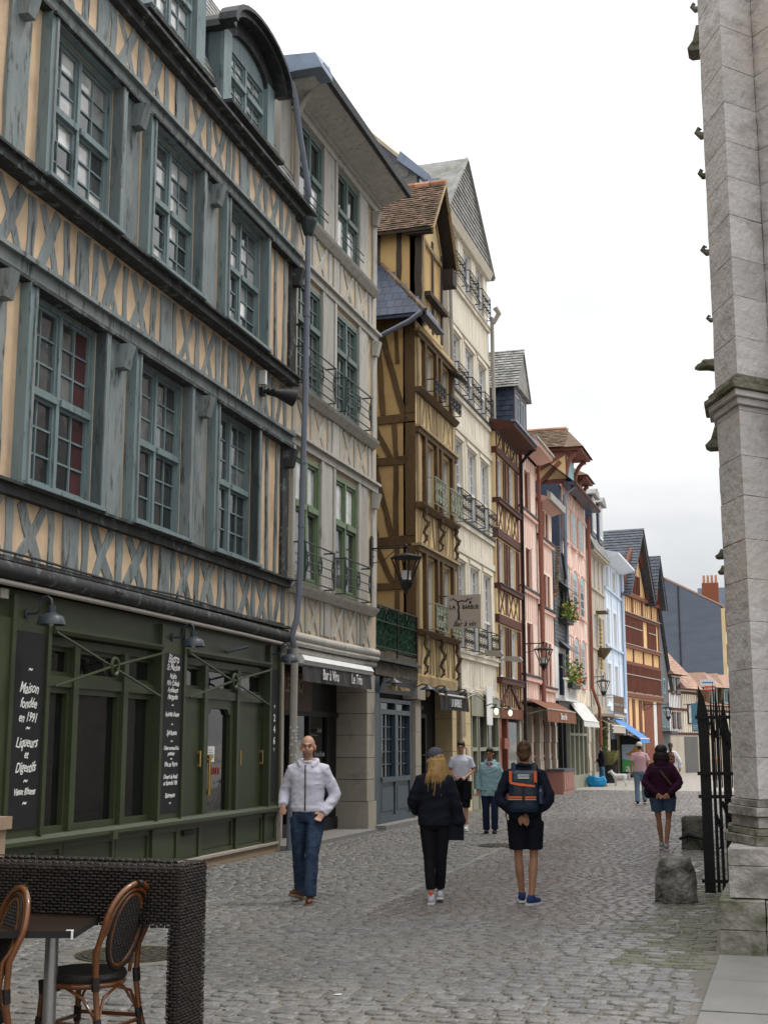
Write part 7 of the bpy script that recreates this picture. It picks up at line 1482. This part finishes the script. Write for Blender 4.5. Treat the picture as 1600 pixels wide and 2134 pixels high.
    for s_, kn, an in ((1, D['kn_r'], D['an_r']), (-1, D['kn_l'], D['an_l'])):
        hp = V3(s_*.09*bk, 0, .90); hm = bot['hem']; pts = [hp, hp.lerp(kn, .4), kn, kn.lerp(an, .35), kn.lerp(an, .75), an-V3(0, 0, .01)]; rr = [.083*bk+be, .074*bk+be, .054+be*bot.get('kn', 1), .055+be*1.0, .045+be*1.3, .042+be*bot.get('fl', 1.6)]
        out, orr = [], []
        for p, r in zip(pts, rr):
            if p.z >= hm-.001: out.append(p); orr.append(r)
            else:
                t = (out[-1].z-hm)/(out[-1].z-p.z) if out[-1].z > p.z else 0; out.append(out[-1].lerp(p, t)); orr.append((orr[-1]*(1-t)+r*t)*bot.get('hemw', 1)); break
        m.tube(out, orr, 14)
    soft(m, bot['name'], bot['mat'], g, vox, 3, bot.get('fold', .004), bot.get('fsc', 11), loc[0]+3)
    # ---- shoes
    for s_, an, tr, hl in ((1, D['an_r'], D['toe_r'], D['heel_r']), (-1, D['an_l'], D['toe_l'], D['heel_l'])):
        Rz = Matrix.Rotation(tr, 3, 'Z') @ Matrix.Rotation(-hl, 3, 'X'); A_ = lambda x, y, z: tuple(an+Rz @ V3(x, y, z))
        sm = MB(); sm.ell(A_(0, -.02, -.03), (.041, .062, .05), 12, 8, Rz); sm.ell(A_(0, .08, -.048), (.045, .10, .036), 12, 8, Rz); sm.tube([A_(0, -.005, .02), A_(0, 0, -.03)], .043, 10)
        so_ = soft(sm, 'shoe', shoes['mat'], g, .007, 2)
        sl = MB(); base = [(.036, -.08), (.044, -.03), (.040, .04), (.048, .10), (.042, .15), (.02, .178), (-.02, .178), (-.042, .15), (-.048, .10), (-.040, .04), (-.044, -.03), (-.036, -.08)]
        sl.prism(base, lambda u, v, d: A_(u, v, d), -.088, -.066); sl.build('sole', shoes.get('sole', M_black), g)
    # ---- hair
    hm = hair.get('mat'); kd = hair['kind']
    if kd != 'bald':
        m = MB()
        if kd == 'short': m.ell(hp_(0, -.022, .04), (.084, .098, .094), 16, 11, Rh); m.ell(hp_(0, .04, .095), (.06, .055, .032), 12, 8, Rh); m.ell(hp_(0, -.07, -.02), (.068, .045, .07), 12, 8, Rh)
        elif kd == 'bun': m.ell(hp_(0, -.025, .035), (.083, .098, .092), 16, 11, Rh); m.ell(hp_(0, -.06, -.03), (.07, .05, .08), 12, 8, Rh); m.ell(hp_(0, -.085, .085), (.045, .04, .045), 10, 7, Rh)
        elif kd == 'pony': m.ell(hp_(0, -.025, .035), (.084, .1, .094), 16, 11, Rh); m.ell(hp_(0, -.07, -.03), (.066, .045, .08), 12, 8, Rh); m.tube([hp_(0, -.10, .0), hp_(0, -.13, -.1), hp_(0, -.12, -.22), hp_(.01, -.1, -.30)], [.045, .05, .04, .01], 10)
        elif kd == 'bob':
            m.ell(hp_(0, -.03, .035), (.108, .12, .105), 16, 11, Rh); m.ell(hp_(0, -.06, -.07), (.125, .10, .12), 14, 10, Rh)
            for i in range(9): a = math.pi*(i/8); m.tube([hp_(.1*math.cos(a), -.04-.07*math.sin(a), -.03), hp_(.118*math.cos(a), -.045-.085*math.sin(a), -.12), hp_(.105*math.cos(a), -.04-.075*math.sin(a), -.185)], [.03, .032, .012], 7)
        elif kd == 'long':
            m.ell(hp_(0, -.03, .02), (.085, .1, .09), 16, 11, Rh); rr = random.Random(5)
            for i in range(26):
                a = math.pi*(-.12+1.24*i/25); x0, y0_ = .082*math.cos(a), -.03-.085*math.sin(a); fl = 1.35+.5*rr.random(); dz = -.30-.10*rr.random()
                m.tube([hp_(x0, y0_, .0), hp_(x0*1.18, y0_*1.15, -.10), hp_(x0*fl, y0_*1.2-.01, -.20), hp_(x0*fl*1.15, y0_*1.25, dz)], [.026, .026, .022, .006], 6)
        soft(m, 'hair', hm, g, vox*.85, 2, .004, 28, 3)
        if kd == 'long':
            st_ = MB(); rr = random.Random(9)
            for i in range(130):
                a = math.pi*(-.15+1.3*rr.random()); x0, y0_ = .088*math.cos(a), -.035-.09*math.sin(a); fl = 1.3+.75*rr.random(); dz = -.26-.18*rr.random(); sw = .05*(x0 > .02)+rr.uniform(-.02, .02)
                st_.tube([hp_(x0, y0_, .02), hp_(x0*1.2, y0_*1.2, -.09), hp_(x0*fl+sw*.5, y0_*1.25-.012, -.19), hp_(x0*fl*1.15+sw, y0_*1.25-.01+rr.uniform(-.02, .02), dz)], [.006, .007, .006, .0015], 4)
            tag(st_.build('hair_strands', hm, g), kind='stuff')
    if hair.get('cap'):
        cm = hair['cap']; m = MB(); m.ell(hp_(0, -.015, .045), (.092, .108, .095), 18, 12, Rh); c_ = soft(m, 'cap', cm, g, vox*.8, 2, mats=[cm], pick=lambda *q: 0)
        bs = hair.get('brim', 1); b_ = MB(); pts = [(.075*math.cos(t), bs*(.07+.105*math.sin(t))) for t in np.linspace(0, math.pi, 11)]; b_.prism(pts, lambda u, v, d: hp_(u, v, d-.10*(abs(v)-.07)*.6-1.2*u*u), .045, .055); b_.build('cap_brim', cm, g)
    return g, hp_
WHITE_R = pmat('rubber white', (.62, .62, .62), .6, .05, G3, 0)
# 1 --- bald man in white hoodie, walking towards us
hood_m = cloth('hoodie white', (.56, .55, .63), .07); jean_m = pmat('denim dark blue', (.016, .030, .060), .8, .4, (5, 5, 3), .3, 160, objco=True, col2=(.05, .08, .13), w=.22, wsc=(6, 6, 3), soft=.15, spec=.2)
g, hp_ = person('bald man in a white zip hoodie and blue jeans walking towards the viewer', (2.87, 13.72), 3.30, 1.79,
    dict(el_r=V3(.285, -.10, 1.14), wr_r=V3(.25, .13, 1.03), el_l=V3(-.30, -.09, 1.13), wr_l=V3(-.185, .08, .945), pn_r=V3(-.6, .2, -.7), curl_r=.5, kn_r=V3(.095, .0, .5), an_r=V3(.10, -.14, .11), kn_l=V3(-.085, .17, .51), an_l=V3(-.075, .2, .09), heel_r=-.25, toe_r=-.45, toe_l=.1, yaw=.12, pit=-.06, sh=.172, bulk=1.05),
    dict(name='hoodie', mat=hood_m, hem=.96, sleeve='long', hood=True, ease=.022, band=True, fold=.012, fsc=6.5, cuff=.036), dict(name='jeans', mat=jean_m, hem=.07, ease=.016, fl=1.7, kn=1.0, fold=.006, fsc=10, top=1.02), dict(mat=pmat('leather brown', (.105, .032, .014), .3, .2, (9, 9, 9), .1, 40, spec=.5), sole=pmat('sole tan', (.2, .13, .08), .7, .1, G3, 0)), dict(kind='bald', stubble=True), skin=M_skin, vox=.009)
MB().tube([(0, .157, 1.46), (0, .164, 1.33), (0, .153, 1.15), (0, .158, .97)], .0075, 6).build('zip', M_iron, g)
MB().tube([(.035, .13, 1.475), (.05, .158, 1.42), (.06, .17, 1.36), (.10, .165, 1.28)], .005, 5).build('drawstring', hood_m, g); MB().tube([(.055*math.cos(t), .02+.06*math.sin(t), 1.495) for t in np.linspace(.2, 2.9, 9)], .012, 6).build('tee_collar', WHITE_R, g)
# 2 --- blond woman in grey cap seen from behind
navy = cloth('wool navy black', (.006, .007, .014), .2); blk = cloth('trousers black', (.006, .0065, .009), .2)
g, hp_ = person('blond woman in a grey cap and dark jacket walking away, white trainers', (4.24, 14.0), .2, 1.65,
    dict(el_l=V3(-.26, -.02, 1.15), wr_l=V3(-.2, .2, 1.06), el_r=V3(.25, -.03, 1.14), wr_r=V3(.28, .03, .90), kn_l=V3(-.07, .02, .5), an_l=V3(-.045, -.02, .085), kn_r=V3(.07, .05, .5), an_r=V3(.045, .17, .12), heel_r=.1, yaw=.95, pit=0, bulk=1.0), 
    dict(name='jacket', mat=navy, hem=.89, sleeve='long', ease=.042, collar=True, flare=1.5, cuff=.045, fold=.011, fsc=5, w=1.0), dict(name='trousers', mat=blk, hem=.16, ease=.010, fl=1.0, fold=.003), dict(mat=cloth('trainer white', (.55, .55, .6), .05), sole=WHITE_R), dict(kind='long', mat=pmat('hair blond', (.33, .205, .075), .45, .3, (40, 40, 8), .5, 90, objco=True), cap=cloth('cap grey', (.065, .07, .09), .2)), female=True, vox=.010)
MB().box(.16, .34, -.03, .05, .72, .96).build('shoulder_bag', navy, g); MB().box(-.062, -.028, -.112, -.104, .10, .14).build('heel_tab', pmat('tab red', (.6, .03, .02), .5, .1, G3, 0), g)
# 3 --- young man in white T-shirt
g, hp_ = person('young man in a plain white T-shirt and dark shorts looking down at his hands', (1.68, 25.6), 3.25, 1.76,
    dict(el_l=V3(-.24, -.04, 1.18), wr_l=V3(-.10, .20, 1.05), el_r=V3(.24, -.04, 1.18), wr_r=V3(.08, .20, 1.05), yaw=0, pit=-.35, kn_l=V3(-.1, .1, .5), an_l=V3(-.1, .1, .1), curl_l=.9), dict(name='t_shirt', mat=cloth('cotton white', (.62, .62, .72), .05), hem=.92, sleeve='short', ease=.02, fold=.006, fsc=5), dict(name='shorts', mat=blk, hem=.46, ease=.03), dict(mat=WHITE_R, sole=WHITE_R), dict(kind='short', mat=pmat('hair brown', (.05, .03, .018), .6, .3, (40, 40, 40), .4, 90, objco=True)), vox=.012)
MB().box(-.22, -.06, .08, .2, .62, .98).build('jacket_over_arm', blk, g)
# 4 --- woman in pale teal jacket with cane
teal = cloth('jacket pale teal', (.27, .42, .45), .08)
g, hp_ = person('woman in a pale teal jacket and navy trousers walking with a cane', (2.4, 25.0), 3.2, 1.62,
    dict(el_r=V3(.25, -.05, 1.16), wr_r=V3(.26, .02, .90), el_l=V3(-.25, -.05, 1.16), wr_l=V3(-.27, .12, 1.0), yaw=-.1, pit=-.2, bulk=1.12, kn_l=V3(-.1, .1, .5), an_l=V3(-.1, .12, .11), heel_l=.2, curl_l=1.1), dict(name='jacket', mat=teal, hem=.78, sleeve='long', ease=.035, hood=True, fold=.011, fsc=6.5, w=1.02), dict(name='trousers', mat=cloth('trousers navy', (.010, .018, .05), .15), hem=.08, ease=.022), dict(mat=cloth('shoe plum', (.05, .015, .02), .1), sole=M_black), dict(kind='short', mat=pmat('hair dark', (.02, .014, .01), .6, .3, (40, 40, 40), .4, 90, objco=True)), skin=M_skin_t, female=True, vox=.011)
pk = cloth('scarf pink', (.35, .06, .12), .2); MB().tube([(-.05, .1, 1.47), (0, .125, 1.40), (.05, .1, 1.47)], .025, 6).build('scarf', pk, g)
for x in (-.12, .12): MB().box(x-.06, x+.06, .155, .172, .90, .97).build('pocket_flap', teal, g)
cn = thing('walking_cane', 'thin black walking cane held by the woman in the teal jacket', 'cane', (2.72, 24.83, 0)); MB().tube([(0, 0, .94), (.0, -.02, .5), (.09, -.08, 0)], .011, 8).build('shaft', M_iron, cn); MB().tube([(-.05, .03, .93), (0, 0, .955), (.06, -.04, .94)], .016, 8).build('handle', M_iron, cn); MB().tube([(.09, -.08, .0), (.088, -.079, .03)], .017, 8).build('ferrule', M_black, cn)
# 5 --- walker with blue and orange backpack
g, hp_ = person('walker in dark sweater and shorts with a backpack, hands behind the back', (5.2, 14.2), .14, 1.73,
    dict(el_l=V3(-.29, -.10, 1.13), wr_l=V3(-.05, -.185, .955), el_r=V3(.29, -.10, 1.13), wr_r=V3(.045, -.16, .975), pn_l=V3(0, -1, 0), pn_r=V3(0, -1, 0), kn_l=V3(-.085, .05, .5), an_l=V3(-.06, .14, .1), kn_r=V3(.085, .03, .5), an_r=V3(.055, -.03, .09), toe_r=-.5, toe_l=.1, pit=-.05, bulk=1.03, sh=.17), dict(name='sweater', mat=cloth('sweater navy', (.006, .008, .018), .2), hem=.93, sleeve='long', collar=True, ease=.026, fold=.010, fsc=5, cuff=.032), dict(name='shorts', mat=cloth('shorts black blue', (.006, .007, .014), .2), hem=.60, ease=.03, fold=.006, hemw=1.08), dict(mat=cloth('trainer blue', (.02, .04, .13), .1), sole=WHITE_R), dict(kind='bun', mat=pmat('hair chestnut', (.075, .04, .018), .5, .4, (30, 30, 60), .4, 90, objco=True)), skin=M_skin_t, vox=.010)
bp = thing('backpack', 'blue and orange roll-top backpack on the walker in shorts', 'backpack', (5.2, 14.2, 0), .14); bp.scale = (1.73/1.78,)*3
Mbp = pmat('nylon petrol blue', (.008, .022, .038), .5, .25, (9, 9, 9), .4, 40, objco=True); Mor = pmat('nylon orange', (.62, .10, .012), .5, .1, (9, 9, 9), .1, 60, objco=True)
m = MB(); loft(m, [(0, -.235, 1.01, .13, .075), (0, -.245, 1.05, .155, .095), (0, -.25, 1.2, .16, .10), (0, -.245, 1.36, .155, .09), (0, -.23, 1.43, .14, .065), (0, -.22, 1.455, .11, .04)], 20, 3.5); soft(m, 'pack_body', Mbp, bp, .011, 2, .004, 12, 2)
for x in (-.135, .135): MB().box(x-.016, x+.016, -.335, -.2, 1.33, 1.45).build('side_strap', Mor, bp)
MB().poly([(-.14, -.344, 1.335), (.13, -.346, 1.30), (.13, -.35, 1.28), (-.04, -.352, 1.295), (-.14, -.348, 1.315)]).build('top_flap', Mor, bp); MB().box(-.15, .14, -.356, -.34, 1.16, 1.182).build('orange_band', Mor, bp); MB().box(-.15, .14, -.357, -.34, 1.142, 1.153).build('grey_piping', M_pipe_b, bp)
MB().box(-.055, .07, -.350, -.335, 1.37, 1.415).build('label_patch', WHITE_R, bp); text('LONDON', .034, M_ink, bp, (.008, -.353, 1.395), (math.pi/2, 0, 0)); MB().box(-.01, .02, -.362, -.34, 1.13, 1.29).build('buckle_strap', M_black, bp)
for s_ in (-1, 1): MB().tube([(s_*.11, -.2, 1.42), (s_*.115, -.1, 1.515), (s_*.12, .02, 1.51), (s_*.13, .11, 1.4)], [.03, .032, .03, .025], 6).build('shoulder_strap', Mbp, bp)
MB().lathe([(.032, 0), (.034, .13), (.02, .16), (.022, .19)], (.185, -.24, 1.10), 10).build('water_bottle', pmat('bottle dark', (.02, .03, .06), .15, .1, G3, 0, spec=.6), bp)
# 6 --- woman in plum hooded jacket and denim shorts
g, hp_ = person('woman in a plum hooded jacket and denim shorts, hands clasped behind her', (5.93, 22.1), .1, 1.68,
    dict(el_l=V3(-.31, -.09, 1.13), wr_l=V3(-.10, -.20, .95), el_r=V3(.31, -.09, 1.13), wr_r=V3(.10, -.20, .95), pn_l=V3(0, -1, 0), pn_r=V3(0, -1, 0), bulk=1.26, hipw=.175, kn_l=V3(-.08, .05, .5), an_l=V3(-.045, .1, .1), kn_r=V3(.085, .02, .5), an_r=V3(.03, -.05, .085)), dict(name='jacket', mat=cloth('jacket plum', (.032, .006, .024), .2), hem=.88, sleeve='long', hood=True, ease=.03, fold=.011, fsc=5, cuff=.034), dict(name='denim_shorts', mat=cloth('denim mid blue', (.06, .105, .17), .2), hem=.65, ease=.02, fold=.006, hemw=1.1), dict(mat=cloth('trainer grey', (.3, .3, .31), .05), sole=WHITE_R), dict(kind='bob', mat=pmat('hair black brown', (.014, .009, .007), .5, .3, (40, 40, 40), .6, 90, objco=True)), skin=M_skin_t, female=True, vox=.011)
MB().tube([(-.03, -.185, 1.34), (.06, -.195, 1.22), (.15, -.18, 1.10)], .018, 6).build('bag_strap', pmat('strap olive', (.10, .07, .03), .7, .1, G3, 0), g); MB().ell((-.25, -.02, .97), (.07, .08, .11), 10, 7).build('hip_bag', M_black, g)
# 7 --- man in pink T-shirt, cap backwards
g, hp_ = person('man in a pale pink T-shirt and light cap walking away in blue jeans', (3.85, 37.9), .12, 1.74,
    dict(el_l=V3(-.25, -.02, 1.17), wr_l=V3(-.26, .05, .95), el_r=V3(.25, -.02, 1.17), wr_r=V3(.2, .15, .98), kn_l=V3(-.1, .03, .5), an_l=V3(-.1, -.04, .09), kn_r=V3(.1, .12, .5), an_r=V3(.11, .12, .12), heel_r=.2), dict(name='t_shirt', mat=cloth('cotton pink', (.55, .34, .37), .06), hem=.93, sleeve='short', ease=.03, fold=.006), dict(name='jeans', mat=cloth('denim light', (.14, .21, .29), .2), hem=.08, ease=.02), dict(mat=blk, sole=WHITE_R), dict(kind='short', mat=M_brow, cap=cloth('cap cream', (.6, .56, .5), .05), brim=-.45), vox=.014)
# 8 --- woman in white blouse with flowered backpack
g, hp_ = person('woman in a white blouse walking away with a flowered backpack', (3.98, 46.4), .1, 1.74,
    dict(el_l=V3(-.28, -.04, 1.15), wr_l=V3(-.27, .05, .92), el_r=V3(.3, -.05, 1.13), wr_r=V3(.3, .02, .88), pit=0), dict(name='blouse', mat=cloth('linen white', (.66, .66, .70), .05), hem=.84, sleeve='long', ease=.04, flare=1.3, fold=.008), dict(name='jeans', mat=cloth('denim blue', (.07, .13, .24), .2), hem=.08, ease=.015), dict(mat=WHITE_R, sole=WHITE_R), dict(kind='pony', mat=pmat('hair dark brown', (.03, .018, .012), .5, .3, (40, 40, 40), .4, 90, objco=True)), female=True, vox=.015)
bp = thing('backpack', 'small black backpack with bright flower print on the woman in white', 'backpack', (3.98, 46.4, 0), .1)
Mfl = pmat('flower print', (.01, .01, .015), .7, .2, (9, 9, 9), 0, objco=True, col2=(.5, .04, .04), w=.28, wsc=(22, 22, 22), soft=.02, col3=(.5, .36, .05), w3=.2, w3sc=(19, 19, 17)); m = MB(); loft(m, [(0, -.2, 1.02, .10, .05), (0, -.22, 1.08, .14, .09), (0, -.22, 1.3, .135, .09), (0, -.2, 1.42, .1, .05)], 16, 3); soft(m, 'pack_body', Mfl, bp, .014, 2)
# 9 --- woman in black jacket by the far shop
person('woman in a black jacket and jeans standing by the sage shop with a bag', (.62, 53.5), 1.9, 1.66, dict(el_r=V3(.24, .0, 1.18), wr_r=V3(.12, .2, 1.05), el_l=V3(-.24, .0, 1.18), wr_l=V3(-.12, .2, 1.05), pit=-.2, an_l=V3(-.12, -.12, .09), kn_l=V3(-.11, -.04, .5)), dict(name='jacket', mat=blk, hem=.84, sleeve='long', ease=.04, collar=True, fold=.006), dict(name='jeans', mat=cloth('denim far', (.08, .15, .24), .2), hem=.12, ease=.012), dict(mat=M_skin, sole=M_black), dict(kind='bun', mat=M_brow), female=True, vox=.016)
# 10 --- person in beige coat far away
person('distant person in a long beige coat near the archway', (3.35, 74.0), 1.3, 1.74, dict(), dict(name='coat', mat=cloth('coat beige', (.55, .47, .36), .1), hem=.62, sleeve='long', ease=.05, collar=True), dict(name='jeans', mat=cloth('denim far blue', (.12, .17, .22), .2), hem=.1, ease=.012), dict(mat=M_black), dict(kind='short', mat=M_brow), vox=.018)
person('distant person in dark red clothes beyond the iron gate', (5.05, 78.0), 2.4, 1.7, dict(), dict(name='jacket', mat=cloth('jacket dark red', (.10, .02, .025), .2), hem=.85, sleeve='long', ease=.04), dict(name='trousers', mat=blk, hem=.1, ease=.012), dict(mat=M_black), dict(kind='short', mat=M_brow), vox=.018)
# dogs
def dog(name, label, loc, rz, mat, mats, pick, lying=False):
    g = thing(name, label, 'dog', loc, rz); m = MB()
    if not lying:
        m.tube([(-.22, 0, .30), (-.12, 0, .31), (0, 0, .30), (.12, 0, .29), (.2, 0, .32)], [.075, .085, .095, .10, .08], 12); m.tube([(.18, 0, .33), (.27, 0, .42)], [.07, .055], 10); m.ell((.31, 0, .45), (.065, .05, .05), 10, 8); m.tube([(.33, 0, .44), (.41, 0, .425)], [.035, .022], 8)
        for s_ in (-1, 1):
            m.tube([(.28, s_*.035, .48), (.27, s_*.04, .53)], [.022, .006], 6); m.tube([(.15, s_*.05, .28), (.14, s_*.05, .14), (.15, s_*.05, .02)], [.04, .022, .018], 8); m.ell((.165, s_*.05, .015), (.028, .02, .016), 8, 5); m.tube([(-.18, s_*.05, .28), (-.14, s_*.055, .2), (-.2, s_*.055, .11), (-.19, s_*.055, .02)], [.06, .042, .02, .017], 8); m.ell((-.175, s_*.055, .015), (.028, .02, .016), 8, 5)
        m.tube([(-.24, 0, .33), (-.31, 0, .38), (-.34, 0, .45)], [.022, .016, .008], 7)
    else:
        m.tube([(-.4, .0, .14), (-.2, 0, .17), (.1, 0, .18), (.3, 0, .19)], [.12, .15, .16, .12], 12); m.tube([(.28, 0, .22), (.42, .02, .36)], [.11, .08], 10); m.ell((.48, .03, .40), (.1, .075, .075), 10, 8); m.tube([(.5, .03, .39), (.66, .05, .36)], [.05, .03], 8)
        for s_ in (-1, 1): m.tube([(.44, .03+s_*.05, .46), (.42, .03+s_*.06, .56)], [.03, .006], 6); m.tube([(.3, s_*.1, .1), (.5, s_*.1, .04), (.62, s_*.1, .035)], [.05, .035, .03], 8); m.tube([(-.35, s_*.12, .14), (-.18, s_*.16, .08), (-.3, s_*.17, .04), (-.12, s_*.18, .035)], [.09, .06, .035, .03], 8)
        m.tube([(-.5, 0, .1), (-.7, .1, .05), (-.8, .2, .04)], [.05, .045, .02], 8)
    soft(m, 'body', mat, g, .012, 3, .004, 20, 1, mats=mats, pick=pick); return g
M_furw = pmat('fur white', (.62, .6, .57), .9, .12, (20, 20, 20), .4, 90, objco=True); M_furk = pmat('fur black', (.02, .016, .013), .9, .2, (20, 20, 20), .4, 90, objco=True); M_furt = pmat('fur tan', (.36, .19, .07), .9, .2, (20, 20, 20), .4, 90, objco=True)
d_ = dog('dog', 'small white terrier standing in the street facing left', (1.25, 54.2, 0), 2.95, M_furw, None, None); d_.scale = (1.25,)*3
MB().ell((.41, 0, .43), (.012, .012, .012), 6, 5).build('nose', M_black, d_)
d_ = dog('dog', 'black and tan shepherd dog lying by the blue awning', (.75, 67.2, 0), .35, None, [M_furk, M_furt], lambda x, y, z: 1 if (x > .05 and z < .3 and x < .45) or x > .52 else 0, True)
flush()
